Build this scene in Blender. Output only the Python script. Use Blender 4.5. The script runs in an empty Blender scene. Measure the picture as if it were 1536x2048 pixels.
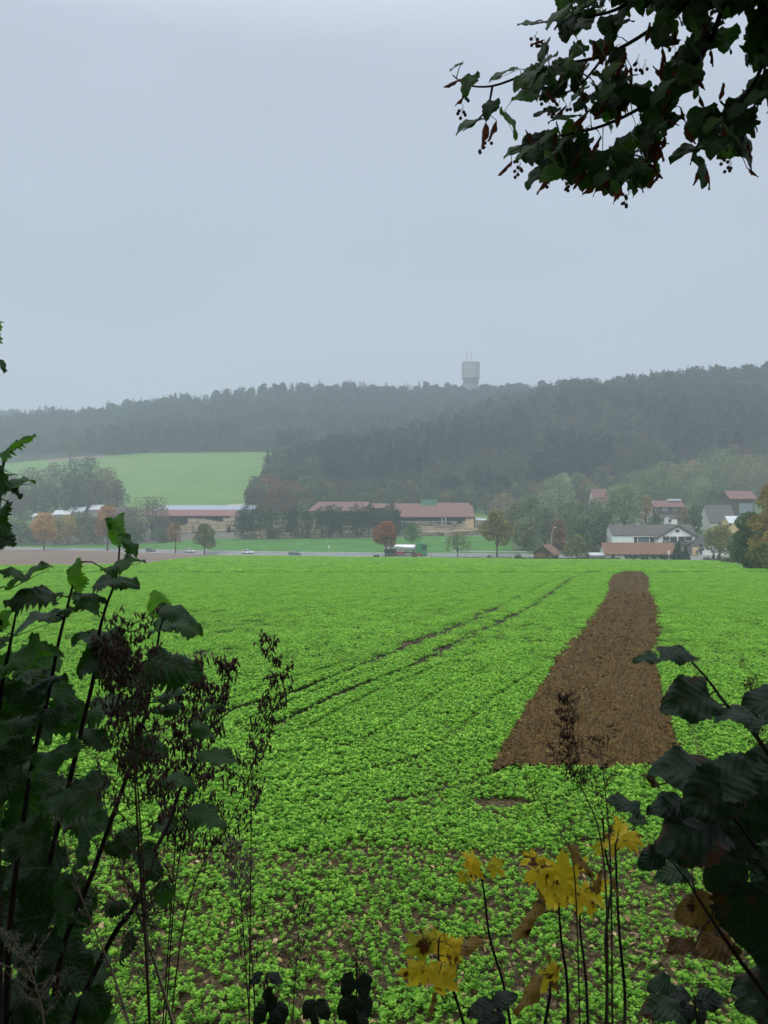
import bpy, math, random
import numpy as np
from mathutils import Vector, Matrix
R = math.radians
random.seed(7)
sc = bpy.context.scene
COL = sc.collection

# ------------------------------------------------------------------ camera
F = 1500.0          # focal length in pixels of the 1536x2048 frame
HY = 960.0          # image row of the horizon
CZ = 32.0           # camera height above the valley road
cam_d = bpy.data.cameras.new('camera')
cam = bpy.data.objects.new('camera', cam_d); COL.objects.link(cam)
cam_d.sensor_fit = 'VERTICAL'; cam_d.sensor_height = 36.0; cam_d.sensor_width = 27.0
cam_d.lens = F / 2048 * 36.0
cam_d.shift_y = -(1024 - HY) / 2048
cam_d.clip_start = 0.05; cam_d.clip_end = 6000
cam.location = (0, 0, CZ); cam.rotation_euler = (R(90), 0, 0)
cam_d.dof.use_dof = True; cam_d.dof.focus_distance = 4.0; cam_d.dof.aperture_fstop = 13.0
sc.camera = cam

# ------------------------------------------------------------------ sky, sun, exposure
world = bpy.data.worlds.new('World'); sc.world = world; world.use_nodes = True
wt = world.node_tree; wt.nodes.clear()
wo = wt.nodes.new('ShaderNodeOutputWorld'); bg = wt.nodes.new('ShaderNodeBackground')
wt.links.new(bg.outputs[0], wo.inputs[0])
sky = wt.nodes.new('ShaderNodeTexSky'); sky.sky_type = 'NISHITA'; sky.sun_disc = False
SUN_EL, SUN_ROT = R(50), R(205)
sky.sun_elevation = SUN_EL; sky.sun_rotation = SUN_ROT; sky.air_density = 1.6; sky.dust_density = 5.0
tc = wt.nodes.new('ShaderNodeTexCoord'); sp = wt.nodes.new('ShaderNodeSeparateXYZ')
wt.links.new(tc.outputs['Generated'], sp.inputs[0])
cr = wt.nodes.new('ShaderNodeValToRGB'); wt.links.new(sp.outputs['Z'], cr.inputs[0])
el = cr.color_ramp.elements
stops = [(0.0, (.66, .70, .79)), (.10, (.585, .635, .735)), (.28, (.525, .588, .715)), (.50, (.565, .63, .755)), (.78, (1.35, 1.42, 1.52)), (1.0, (1.6, 1.66, 1.74))]
el[0].position = 0; el[0].color = stops[0][1] + (1,)
el[1].position = 1; el[1].color = stops[-1][1] + (1,)
for p, c in stops[1:-1]:
    e = el.new(p); e.color = c + (1,)
nz = wt.nodes.new('ShaderNodeTexNoise'); nz.inputs['Scale'].default_value = 2.2; nz.inputs['Detail'].default_value = 3
mp = wt.nodes.new('ShaderNodeMapping'); mp.inputs['Scale'].default_value = (1, 1, 3.5)
wt.links.new(tc.outputs['Generated'], mp.inputs[0]); wt.links.new(mp.outputs[0], nz.inputs['Vector'])
mr = wt.nodes.new('ShaderNodeMapRange'); mr.inputs['From Min'].default_value = .3; mr.inputs['From Max'].default_value = .7
mr.inputs['To Min'].default_value = .945; mr.inputs['To Max'].default_value = 1.055
wt.links.new(nz.outputs['Fac'], mr.inputs[0])
vm = wt.nodes.new('ShaderNodeVectorMath'); vm.operation = 'SCALE'
wt.links.new(cr.outputs[0], vm.inputs[0]); wt.links.new(mr.outputs[0], vm.inputs['Scale'])
sk = wt.nodes.new('ShaderNodeVectorMath'); sk.operation = 'SCALE'; sk.inputs['Scale'].default_value = 0.10
wt.links.new(sky.outputs[0], sk.inputs[0])
mx = wt.nodes.new('ShaderNodeMix'); mx.data_type = 'RGBA'; mx.inputs[0].default_value = 0.93
wt.links.new(sk.outputs[0], mx.inputs[6]); wt.links.new(vm.outputs[0], mx.inputs[7])
wt.links.new(mx.outputs[2], bg.inputs[0]); bg.inputs[1].default_value = 1.0
sun_d = bpy.data.lights.new('sun', 'SUN'); sun = bpy.data.objects.new('sun', sun_d); COL.objects.link(sun)
sun_d.energy = 1.5; sun_d.angle = R(40); sun_d.color = (1, .965, .91)
sun.rotation_euler = (R(90) - SUN_EL, 0, R(180) - SUN_ROT)
sc.view_settings.view_transform = 'Standard'; sc.view_settings.look = 'None'
sc.view_settings.exposure = 0.0; sc.view_settings.gamma = 1.0
cy = sc.cycles
cy.max_bounces = 6; cy.diffuse_bounces = 2; cy.glossy_bounces = 2; cy.transmission_bounces = 4
cy.transparent_max_bounces = 8; cy.volume_bounces = 1; cy.use_denoising = True
cy.caustics_reflective = False; cy.caustics_refractive = False

# ------------------------------------------------------------------ helpers: tagging
def tag(o, label=None, cat=None, group=None, kind=None):
    if label: o['label'] = label
    if cat: o['category'] = cat
    if group: o['group'] = group
    if kind: o['kind'] = kind
    return o

def empty(name, loc=(0, 0, 0), rz=0.0, sc_=1.0):
    o = bpy.data.objects.new(name, None); COL.objects.link(o)
    o.location = loc; o.rotation_euler = (0, 0, rz); o.scale = (sc_,) * 3; o.empty_display_size = .2
    return o

# ------------------------------------------------------------------ helpers: materials
MATS = {}
def nodes_of(name):
    m = bpy.data.materials.new(name); m.use_nodes = True
    nt = m.node_tree; b = nt.nodes['Principled BSDF']
    MATS[name] = m
    return m, nt, b

def noise_ramp(nt, cols, scale=5.0, detail=4, coord='Object', distort=0, rough=.6, stretch=None):
    t = nt.nodes.new('ShaderNodeTexCoord'); n = nt.nodes.new('ShaderNodeTexNoise')
    n.inputs['Scale'].default_value = scale; n.inputs['Detail'].default_value = detail
    n.inputs['Roughness'].default_value = rough; n.inputs['Distortion'].default_value = distort
    if stretch:
        m_ = nt.nodes.new('ShaderNodeMapping'); m_.inputs['Scale'].default_value = stretch
        nt.links.new(t.outputs[coord], m_.inputs[0]); nt.links.new(m_.outputs[0], n.inputs['Vector'])
    else:
        nt.links.new(t.outputs[coord], n.inputs['Vector'])
    r = nt.nodes.new('ShaderNodeValToRGB'); nt.links.new(n.outputs['Fac'], r.inputs[0])
    e = r.color_ramp.elements
    lo, hi = .32, .68
    e[0].position = lo; e[0].color = tuple(cols[0]) + (1,)
    e[1].position = hi; e[1].color = tuple(cols[-1]) + (1,)
    for i, c in enumerate(cols[1:-1]):
        q = e.new(lo + (hi - lo) * (i + 1) / (len(cols) - 1)); q.color = tuple(c) + (1,)
    return n, r

def add_bump(nt, b, src, strength=.3, dist=.05):
    bp = nt.nodes.new('ShaderNodeBump'); bp.inputs['Strength'].default_value = strength
    bp.inputs['Distance'].default_value = dist
    nt.links.new(src, bp.inputs['Height']); nt.links.new(bp.outputs[0], b.inputs['Normal'])
    return bp

def mat_noise(name, cols, scale=3.0, rough=.85, bump=.3, bdist=.05, spec=.3, coord='Object', detail=5, metallic=0, stretch=None):
    m, nt, b = nodes_of(name)
    n, r = noise_ramp(nt, cols, scale, detail, coord, stretch=stretch)
    nt.links.new(r.outputs[0], b.inputs['Base Color'])
    b.inputs['Roughness'].default_value = rough; b.inputs['Specular IOR Level'].default_value = spec
    b.inputs['Metallic'].default_value = metallic
    if bump: add_bump(nt, b, n.outputs['Fac'], bump, bdist)
    return m

def mat_stripes(name, c1, c2, freq, axis='Z', rough=.8, bump=.4, noise_amt=.35, sharp=.12):
    """boards or tile courses: dark joints every 1/freq metres along an axis, plus blotchy noise"""
    m, nt, b = nodes_of(name)
    n, r = noise_ramp(nt, [c1, c2], 1.3, 5)
    t = nt.nodes.new('ShaderNodeTexCoord'); s = nt.nodes.new('ShaderNodeSeparateXYZ')
    nt.links.new(t.outputs['Object'], s.inputs[0])
    ml = nt.nodes.new('ShaderNodeMath'); ml.operation = 'MULTIPLY'; ml.inputs[1].default_value = freq
    nt.links.new(s.outputs[axis], ml.inputs[0])
    fr = nt.nodes.new('ShaderNodeMath'); fr.operation = 'FRACT'; nt.links.new(ml.outputs[0], fr.inputs[0])
    lt = nt.nodes.new('ShaderNodeMath'); lt.operation = 'GREATER_THAN'; lt.inputs[1].default_value = sharp
    nt.links.new(fr.outputs[0], lt.inputs[0])
    mr_ = nt.nodes.new('ShaderNodeMapRange'); mr_.inputs['To Min'].default_value = .55; mr_.inputs['To Max'].default_value = 1
    nt.links.new(lt.outputs[0], mr_.inputs[0])
    v = nt.nodes.new('ShaderNodeVectorMath'); v.operation = 'SCALE'
    nt.links.new(r.outputs[0], v.inputs[0]); nt.links.new(mr_.outputs[0], v.inputs['Scale'])
    nt.links.new(v.outputs[0], b.inputs['Base Color']); b.inputs['Roughness'].default_value = rough
    add_bump(nt, b, fr.outputs[0], bump, .04)
    return m

def mat_plain(name, col, rough=.5, metallic=0.0, spec=.5, emit=None, es=1.0, coat=0):
    m, nt, b = nodes_of(name)
    n, r = noise_ramp(nt, [tuple(c * .88 for c in col), tuple(min(1, c * 1.08) for c in col)], 2.5, 4)
    nt.links.new(r.outputs[0], b.inputs['Base Color'])
    b.inputs['Roughness'].default_value = rough; b.inputs['Metallic'].default_value = metallic
    b.inputs['Specular IOR Level'].default_value = spec; b.inputs['Coat Weight'].default_value = coat
    return m

def mat_foliage(name, cols, transl=.3, rough=.55, spec=.25, tintmix=False, inst_var=.25):
    """leaf material: colour by per-face 'tone' attribute and per-object random; optional object colour"""
    m, nt, b = nodes_of(name)
    at = nt.nodes.new('ShaderNodeAttribute'); at.attribute_name = 'tone'
    r = nt.nodes.new('ShaderNodeValToRGB'); e = r.color_ramp.elements
    e[0].position = 0; e[0].color = tuple(cols[0]) + (1,); e[1].position = 1; e[1].color = tuple(cols[-1]) + (1,)
    for i, c in enumerate(cols[1:-1]):
        q = e.new((i + 1) / (len(cols) - 1)); q.color = tuple(c) + (1,)
    oi = nt.nodes.new('ShaderNodeObjectInfo')
    ad = nt.nodes.new('ShaderNodeMath'); ad.operation = 'MULTIPLY_ADD'; ad.inputs[1].default_value = inst_var; ad.inputs[2].default_value = -inst_var / 2
    nt.links.new(oi.outputs['Random'], ad.inputs[0])
    a2 = nt.nodes.new('ShaderNodeMath'); a2.operation = 'ADD'; a2.use_clamp = True
    nt.links.new(ad.outputs[0], a2.inputs[0]); nt.links.new(at.outputs['Fac'], a2.inputs[1])
    nt.links.new(a2.outputs[0], r.inputs[0])
    src = r.outputs[0]
    if tintmix:
        mu = nt.nodes.new('ShaderNodeMix'); mu.data_type = 'RGBA'; mu.blend_type = 'MULTIPLY'; mu.inputs[0].default_value = 1
        nt.links.new(src, mu.inputs[6]); nt.links.new(oi.outputs['Color'], mu.inputs[7]); src = mu.outputs[2]
    nt.links.new(src, b.inputs['Base Color'])
    b.inputs['Roughness'].default_value = rough; b.inputs['Specular IOR Level'].default_value = spec
    if transl:
        tr = nt.nodes.new('ShaderNodeBsdfTranslucent'); ms = nt.nodes.new('ShaderNodeMixShader')
        ms.inputs[0].default_value = transl
        nt.links.new(src, tr.inputs[0]); nt.links.new(b.outputs[0], ms.inputs[1]); nt.links.new(tr.outputs[0], ms.inputs[2])
        nt.links.new(ms.outputs[0], nt.nodes['Material Output'].inputs[0])
    return m

# ------------------------------------------------------------------ helpers: mesh builder
class MB:
    def __init__(s):
        s.v = []; s.f = []; s.m = []; s.tone = []; s.uv = []; s.n = 0
    def add(s, V, Fc, mat=0, tone=.5, uv=None):
        V = np.asarray(V, dtype=float).reshape(-1, 3)
        s.v.append(V)
        o = s.n; s.n += len(V)
        for f in Fc:
            s.f.append(tuple(int(i) + o for i in f)); s.m.append(mat)
        if np.isscalar(tone): s.tone.append(np.full(len(V), tone))
        else: s.tone.append(np.asarray(tone, dtype=float))
        s.uv.append(np.zeros((len(V), 2)) if uv is None else np.asarray(uv, dtype=float))
        return s
    def box(s, x0, x1, y0, y1, z0, z1, mat=0, tone=.5, M=None):
        V = np.array([[x, y, z] for z in (z0, z1) for y in (y0, y1) for x in (x0, x1)], dtype=float)
        if M is not None: V = xf(V, M)
        s.add(V, [(0, 2, 3, 1), (4, 5, 7, 6), (0, 1, 5, 4), (2, 6, 7, 3), (0, 4, 6, 2), (1, 3, 7, 5)], mat, tone)
        return s
    def prism(s, poly, a, b, axis='y', mat=0, tone=.5):
        """2-D polygon extruded along an axis between a and b"""
        n = len(poly); V = []
        for t in (a, b):
            for p, q in poly:
                V.append({'y': (p, t, q), 'x': (t, p, q), 'z': (p, q, t)}[axis])
        fs = [tuple(range(n)), tuple(range(2 * n - 1, n - 1, -1))]
        fs += [(i, i + n, (i + 1) % n + n, (i + 1) % n) for i in range(n)]
        s.add(V, fs, mat, tone); return s
    def tube(s, pts, rad, n=6, mat=0, tone=.5, cap=True):
        pts = np.asarray(pts, dtype=float); k = len(pts)
        rad = np.full(k, rad) if np.isscalar(rad) else np.asarray(rad, dtype=float)
        T = np.gradient(pts, axis=0) if k > 2 else np.repeat((pts[1] - pts[0])[None], 2, 0)
        T /= np.linalg.norm(T, axis=1, keepdims=True) + 1e-12
        up = np.array([0, 0, 1.0]) if abs(T[0][2]) < .9 else np.array([1.0, 0, 0])
        a = np.linspace(0, 2 * math.pi, n, endpoint=False); V = []
        u = np.cross(T[0], up); u /= np.linalg.norm(u)
        for i in range(k):
            u = u - T[i] * np.dot(u, T[i]); u /= np.linalg.norm(u) + 1e-12
            w = np.cross(T[i], u)
            V.append(pts[i] + rad[i] * (np.cos(a)[:, None] * u + np.sin(a)[:, None] * w))
        V = np.concatenate(V)
        fs = [(i * n + j, i * n + (j + 1) % n, (i + 1) * n + (j + 1) % n, (i + 1) * n + j) for i in range(k - 1) for j in range(n)]
        if cap: fs += [tuple(range(n - 1, -1, -1)), tuple((k - 1) * n + j for j in range(n))]
        s.add(V, fs, mat, tone); return s
    def cyl(s, c, r, h, axis='z', n=16, mat=0, r2=None, tone=.5):
        c = np.array(c, dtype=float); d = {'x': (1, 0, 0), 'y': (0, 1, 0), 'z': (0, 0, 1)}[axis]
        return s.tube([c, c + np.array(d) * h], [r, r if r2 is None else r2], n, mat, tone)
    def lathe(s, prof, n=24, c=(0, 0, 0), mat=0):
        a = np.linspace(0, 2 * math.pi, n, endpoint=False); V = []
        for r, z in prof: V += [(c[0] + r * math.cos(t), c[1] + r * math.sin(t), c[2] + z) for t in a]
        k = len(prof)
        fs = [(i * n + j, i * n + (j + 1) % n, (i + 1) * n + (j + 1) % n, (i + 1) * n + j) for i in range(k - 1) for j in range(n)]
        fs += [tuple(range(n - 1, -1, -1)), tuple((k - 1) * n + j for j in range(n))]
        s.add(V, fs, mat); return s
    def ball(s, c, r, n=8, k=5, mat=0, tone=.5, sz=1.0):
        V = []; 
        for i in range(1, k):
            ph = math.pi * i / k
            V += [(c[0] + r * math.sin(ph) * math.cos(2 * math.pi * j / n), c[1] + r * math.sin(ph) * math.sin(2 * math.pi * j / n), c[2] + r * sz * math.cos(ph)) for j in range(n)]
        V += [(c[0], c[1], c[2] + r * sz), (c[0], c[1], c[2] - r * sz)]
        t, b_ = len(V) - 2, len(V) - 1
        fs = [(i * n + j, (i + 1) * n + j, (i + 1) * n + (j + 1) % n, i * n + (j + 1) % n) for i in range(k - 2) for j in range(n)]
        fs += [(t, j, (j + 1) % n) for j in range(n)] + [(b_, (k - 2) * n + (j + 1) % n, (k - 2) * n + j) for j in range(n)]
        s.add(V, fs, mat, tone); return s
    def mesh(s, name, mats, smooth=False, uv=False):
        me = bpy.data.meshes.new(name)
        V = np.concatenate(s.v) if s.v else np.zeros((0, 3))
        me.from_pydata(V.tolist(), [], s.f)
        for m_ in (mats if isinstance(mats, (list, tuple)) else [mats]): me.materials.append(m_)
        if len(set(s.m)) > 1: me.polygons.foreach_set('material_index', s.m)
        at = me.attributes.new('tone', 'FLOAT', 'POINT'); at.data.foreach_set('value', np.concatenate(s.tone).astype(np.float32))
        if uv:
            U = np.concatenate(s.uv); l = me.uv_layers.new(name='UVMap')
            idx = np.empty(len(me.loops), dtype=np.int32); me.loops.foreach_get('vertex_index', idx)
            l.data.foreach_set('uv', U[idx].astype(np.float32).ravel())
        if smooth: me.polygons.foreach_set('use_smooth', [True] * len(me.polygons))
        me.update(); return me
    def obj(s, name, mats, parent=None, smooth=False, uv=False, link=True):
        o = bpy.data.objects.new(name, s.mesh(name, mats, smooth, uv))
        if link: COL.objects.link(o)
        if parent is not None: o.parent = parent
        return o

def xf(V, M):
    V = np.asarray(V, dtype=float); M = np.array(M)
    return V @ M[:3, :3].T + M[:3, 3]

def copy_tree(o, parent=None):
    c = o.copy(); COL.objects.link(c)
    if parent is not None: c.parent = parent
    for ch in o.children: copy_tree(ch, c)
    return c

def vnoise(x, y, seed=0):
    x = np.asarray(x, dtype=float); y = np.asarray(y, dtype=float)
    xi = np.floor(x).astype(np.int64); yi = np.floor(y).astype(np.int64); fx = x - xi; fy = y - yi
    fx = fx * fx * (3 - 2 * fx); fy = fy * fy * (3 - 2 * fy)
    def h(a, b):
        n = (a * 374761393 + b * 668265263 + seed * 974711) & 0x7fffffff
        n = ((n ^ (n >> 13)) * 1274126177) & 0x7fffffff
        return ((n ^ (n >> 16)) & 0xffff) / 65535.0
    return (h(xi, yi) * (1 - fx) + h(xi + 1, yi) * fx) * (1 - fy) + (h(xi, yi + 1) * (1 - fx) + h(xi + 1, yi + 1) * fx) * fy

def fbm(x, y, seed=0, oct=4):
    s = 0; a = .5
    for i in range(oct):
        s = s + a * vnoise(x, y, seed + i); x = np.asarray(x) * 2.03; y = np.asarray(y) * 2.03; a *= .5
    return s

def in_poly(px, py, poly):
    px = np.asarray(px); py = np.asarray(py); c = np.zeros(px.shape, bool)
    n = len(poly)
    for i in range(n):
        x1, y1 = poly[i]; x2, y2 = poly[(i + 1) % n]
        if y1 == y2: continue
        k = ((y1 > py) != (y2 > py)) & (px < (x2 - x1) * (py - y1) / (y2 - y1) + x1)
        c ^= k
    return c

# ------------------------------------------------------------------ terrain
PXT = [0, 150, 300, 430, 550, 700, 850, 1000, 1100, 1200, 1400, 1536]
ROWS = [
 # D(px), y(px)
 ([116]*12, [1141.4]*12),
 ([140, 143, 159, 255, 262, 262, 257, 250, 243, 236, 222, 165], [1133, 1132, 1128, 1112.5, 1112.5, 1114.6, 1116, 1117.5, 1119, 1120, 1122, 1127.5]),   # crop edge
 ([345, 325, 303, 285, 275, 268, 262, 256, 250, 245, 235, 230], [1099, 1101, 1105.5, 1110, 1112, 1113.5, 1114.5, 1116, 1117.5, 1118.5, 1120.5, 1122]),  # road near
 ([355, 335, 313, 295, 285, 278, 272, 266, 260, 255, 246, 242], [1094, 1096, 1098.5, 1101, 1103, 1104.5, 1105.5, 1107, 1108, 1109.5, 1112, 1114]),  # road far
 ([375, 370, 355, 345, 340, 338, 335, 325, 310, 300, 290, 285], [1089, 1089, 1086, 1078, 1078, 1077, 1073, 1072, 1085, 1090, 1095, 1097]),  # meadow end
 ([430]*12, [1048, 1047, 1046, 1046, 1044, 1042, 1042, 1040, 1035, 1030, 1012, 1003]),   # yard end
 ([500]*12, [1015, 1012, 1012, 1012, 1008, 1000, 995, 985, 978, 970, 952, 946]),
 ([600]*12, [965, 960, 955, 953, 952, 925, 905, 890, 874, 860, 845, 840]),
 ([720]*12, [928, 914, 906, 905, 904, 912, 892, 845, 822, 803, 785, 780]),
 ([850]*12, [900, 892, 878, 868, 862, 862, 865, 840, 822, 806, 785, 778]),
 ([980]*12, [860, 852, 833, 818, 803, 797, 798, 795, 797, 797, 790, 780]),
 ([1300]*12, [838, 838, 850, 880, 890, 890, 890, 890, 890, 890, 890, 890]),
 ([1600]*12, [890]*12),
]
RD = [np.array(d, float) for d, y in ROWS]
RZ = [CZ - (np.array(y, float) - HY) / F * np.array(d, float) for d, y in ROWS]
def near_z(D):
    return CZ - np.interp(D, [-90, -3, 1.6, 5.4, 6.4, 116], [.4, 1.5, 1.62, 4.28, 3.82 + .088 * 6.4, 3.82 + .088 * 116])
def gzv(X, D):
    X = np.atleast_1d(np.asarray(X, float)); D = np.atleast_1d(np.asarray(D, float))
    X, D = np.broadcast_arrays(X, D)
    z = near_z(D)
    far = D >= 116
    if far.any():
        px = 768 + F * X / np.maximum(D, 1)
        for k in range(len(RD) - 1):
            d0 = np.interp(px, PXT, RD[k]); d1 = np.interp(px, PXT, RD[k + 1])
            z0 = np.interp(px, PXT, RZ[k]); z1 = np.interp(px, PXT, RZ[k + 1])
            m_ = far & (D >= d0) & ((D < d1) if k < len(RD) - 2 else True)
            t = (D - d0) / (d1 - d0)
            z = np.where(m_, z0 + (z1 - z0) * t, z)
    return z
def gz(X, D): return float(gzv(X, D)[0])
def wx(px, D): return (px - 768) / F * D
def wz(py, D): return CZ - (py - HY) / F * D
def P(px, py, D): return Vector((wx(px, D), D, wz(py, D)))
def G(px, D, dz=0.0):
    x = wx(px, D); return Vector((x, D, gz(x, D) + dz))

STRIP = [(978, 1545), (1020, 1470), (1060, 1410), (1100, 1345), (1130, 1295), (1165, 1260), (1195, 1220), (1214, 1190), (1217, 1162),
         (1225, 1150), (1250, 1144), (1285, 1143), (1300, 1155), (1302, 1170), (1301, 1185), (1312, 1200), (1320, 1230), (1316, 1290), (1315, 1340), (1330, 1400), (1352, 1470), (1368, 1545)]

# materials of the ground
M_soil = mat_noise('field_soil', [(.024, .017, .006), (.066, .047, .019), (.17, .13, .06)], 14, .95, .8, .06)
M_soilgreen = mat_noise('crop_floor', [(.11, .25, .03), (.17, .36, .05), (.215, .43, .07)], 6, .95, .8, .06)
M_plough = mat_noise('turned_earth', [(.030, .018, .004), (.092, .057, .015), (.21, .14, .048)], 26, .95, 1.0, .05)  # soil tones, contrast widened to stand in for shade among the clods
M_trackd = mat_noise('track_soil', [(.018, .014, .006), (.05, .038, .016)], 12, .95, .8, .05)
M_brown = mat_noise('brown_field', [(.15, .105, .08), (.20, .15, .115), (.25, .19, .14)], .06, .95, .3, .05, stretch=(.4, 3, 1))
M_path = mat_noise('gravel_path', [(.38, .34, .27), (.5, .46, .38)], 3, .9, .2, .02)
M_verge = mat_noise('verge_grass', [(.05, .085, .025), (.08, .13, .035), (.11, .14, .06)], .6, .95, .4, .05)
M_asph = mat_noise('asphalt', [(.20, .20, .20), (.27, .27, .27)], .4, .8, .2, .01)
M_mark = mat_noise('road_paint', [(.6, .6, .58), (.75, .75, .72)], 2, .7, 0)
M_meadow = mat_noise('meadow_grass', [(.045, .15, .025), (.065, .20, .03), (.10, .22, .04)], .12, .95, .3, .05)
M_hill = mat_noise('hillside_grass', [(.095, .20, .045), (.12, .24, .055), (.17, .26, .08)], .03, .95, .2, .05, stretch=(1, 5, 1))
M_yard = mat_noise('yard_gravel', [(.10, .10, .08), (.16, .14, .11), (.06, .10, .03)], .08, .95, .3, .05)
M_forest = mat_noise('forest_floor', [(.02, .03, .012), (.05, .05, .02)], .2, 1, .3, .05)
M_bank = mat_noise('bank_soil', [(.02, .025, .01), (.05, .045, .02), (.03, .05, .015)], 3, 1, .8, .08)

pxs = np.concatenate([np.linspace(-2300, -200, 16), np.linspace(-100, 1636, 140), np.linspace(1750, 3900, 16)])
nearD = [-90, -30, -3, 0, 1.6, 2.5, 3.5, 4.5, 5.4, 6.4, 8, 10, 14, 20, 30, 45, 70, 95]
def band_obj(name, mat, pred, rows_XYZ, cells, kind='structure'):
    mb = MB(); keep = [c for c in cells if pred(*c[4:])]
    ids = sorted({i for c in keep for i in c[:4]}); mp_ = {i: k for k, i in enumerate(ids)}
    mb.add(rows_XYZ[ids], [tuple(mp_[i] for i in c[:4]) for c in keep])
    o = mb.obj(name, mat, smooth=True); o['kind'] = kind; return o
grid = []; rowtag = []
for D in nearD:
    z = float(near_z(D)); grid.append([(wx(p, 116), D, z) for p in pxs]); rowtag.append((-1, D))
sub = [4, 6, 2, 4, 5, 6, 8, 8, 8, 8, 5, 3]
for k in range(len(RD)):
    n = sub[k] if k < len(sub) else 1
    if k == len(RD) - 1: n = 1
    for j in range(n):
        row = []
        for p in pxs:
            d = np.interp(p, PXT, RD[k]); z = np.interp(p, PXT, RZ[k])
            if k < len(RD) - 1:
                t = j / n
                d1 = np.interp(p, PXT, RD[k + 1]); z1 = np.interp(p, PXT, RZ[k + 1])
                d, z = d + (d1 - d) * t, z + (z1 - z) * t
            row.append((wx(p, d), d, z))
        grid.append(row); rowtag.append((k, j))
GXYZ = np.array(grid).reshape(-1, 3); nc = len(pxs)
cells = []
for i in range(len(grid) - 1):
    for j in range(nc - 1):
        a = i * nc + j
        cells.append((a, a + 1, a + nc + 1, a + nc, rowtag[i][0], rowtag[i][1], (pxs[j] + pxs[j + 1]) / 2))
fld = band_obj('crop_field', [M_soil, M_soilgreen], lambda k, j, p: (k == -1 and j >= 4.5) or k == 0, GXYZ, cells)
for pl in fld.data.polygons:
    if pl.center.y > 50: pl.material_index = 1
band_obj('bank_ground', M_bank, lambda k, j, p: k == -1 and j < 4.5, GXYZ, cells)
band_obj('brown_field', M_brown, lambda k, j, p: k == 1 and p < 420, GXYZ, cells)
band_obj('verge_ground', M_verge, lambda k, j, p: k == 1 and p >= 420, GXYZ, cells)
band_obj('road', M_asph, lambda k, j, p: k == 2, GXYZ, cells)
band_obj('meadow', M_meadow, lambda k, j, p: k == 3 and p < 1030, GXYZ, cells)
band_obj('village_ground', M_verge, lambda k, j, p: (k == 3 and p >= 1030) or (k in (4, 5) and p >= 1030), GXYZ, cells)
band_obj('yard_ground', M_yard, lambda k, j, p: k == 4 and p < 1030, GXYZ, cells)
band_obj('hillside_field', M_hill, lambda k, j, p: k in (5, 6, 7) and p < (1030 if k == 5 else 545) and not (k == 7 and p < 215 and p > 90 and j >= 7), GXYZ, cells)
band_obj('stubble_field', M_brown, lambda k, j, p: k == 7 and p < 215 and p > 90 and j >= 7, GXYZ, cells)
band_obj('forest_ground', M_forest, lambda k, j, p: k >= 8 or (k in (6, 7) and p >= 545), GXYZ, cells)

def ribbon(name, mat, pts, w, dz=.01, n=40, kind='structure'):
    """a thin draped sheet along a polyline of (px, D)"""
    pts = np.array([(wx(a, d), d) for a, d in pts]); s = np.concatenate([[0], np.cumsum(np.linalg.norm(np.diff(pts, axis=0), axis=1))])
    t = np.linspace(0, s[-1], n); X = np.interp(t, s, pts[:, 0]); Y = np.interp(t, s, pts[:, 1])
    T = np.gradient(np.stack([X, Y], 1), axis=0); T /= np.linalg.norm(T, axis=1, keepdims=True); N = np.stack([-T[:, 1], T[:, 0]], 1)
    V = []
    for sgn in (-.5, .5):
        x = X + N[:, 0] * w * sgn; y = Y + N[:, 1] * w * sgn
        V.append(np.stack([x, y, gzv(x, y) + dz], 1))
    V = np.concatenate(V); mb = MB(); mb.add(V, [(i, i + 1, n + i + 1, n + i) for i in range(n - 1)])
    o = mb.obj(name, mat); o['kind'] = kind; return o
def road_line(frac): return [(p, np.interp(p, PXT, RD[2]) * (1 - frac) + np.interp(p, PXT, RD[3]) * frac) for p in range(-300, 1700, 40)]
ribbon('road_edge_marking', M_mark, road_line(.08), .25, .03, 120)
ribbon('road_edge_marking', M_mark, road_line(.93), .25, .03, 120)
cl = MB()
for a in range(-200, 1600, 16):
    pts = []
    for p in (a, a + 7):
        d = (np.interp(p, PXT, RD[2]) + np.interp(p, PXT, RD[3])) / 2
        for s_ in (-.1, .1):
            x = wx(p, d); pts.append((x, d + s_, gz(x, d + s_) + .03))
    cl.add(pts, [(0, 2, 3, 1)])
o = cl.obj('road_centre_marking', M_mark); o['kind'] = 'structure'
ribbon('footpath', M_path, [(p, np.interp(p, PXT, RD[1]) + (1.6 if p < 430 else 1.2)) for p in range(240, 500, 12)], 2.2, .05, 60)
ribbon('track', M_path, [(455, 500), (480, 500), (500, 498), (520, 495), (545, 490)], 6, .15, 20)

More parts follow.
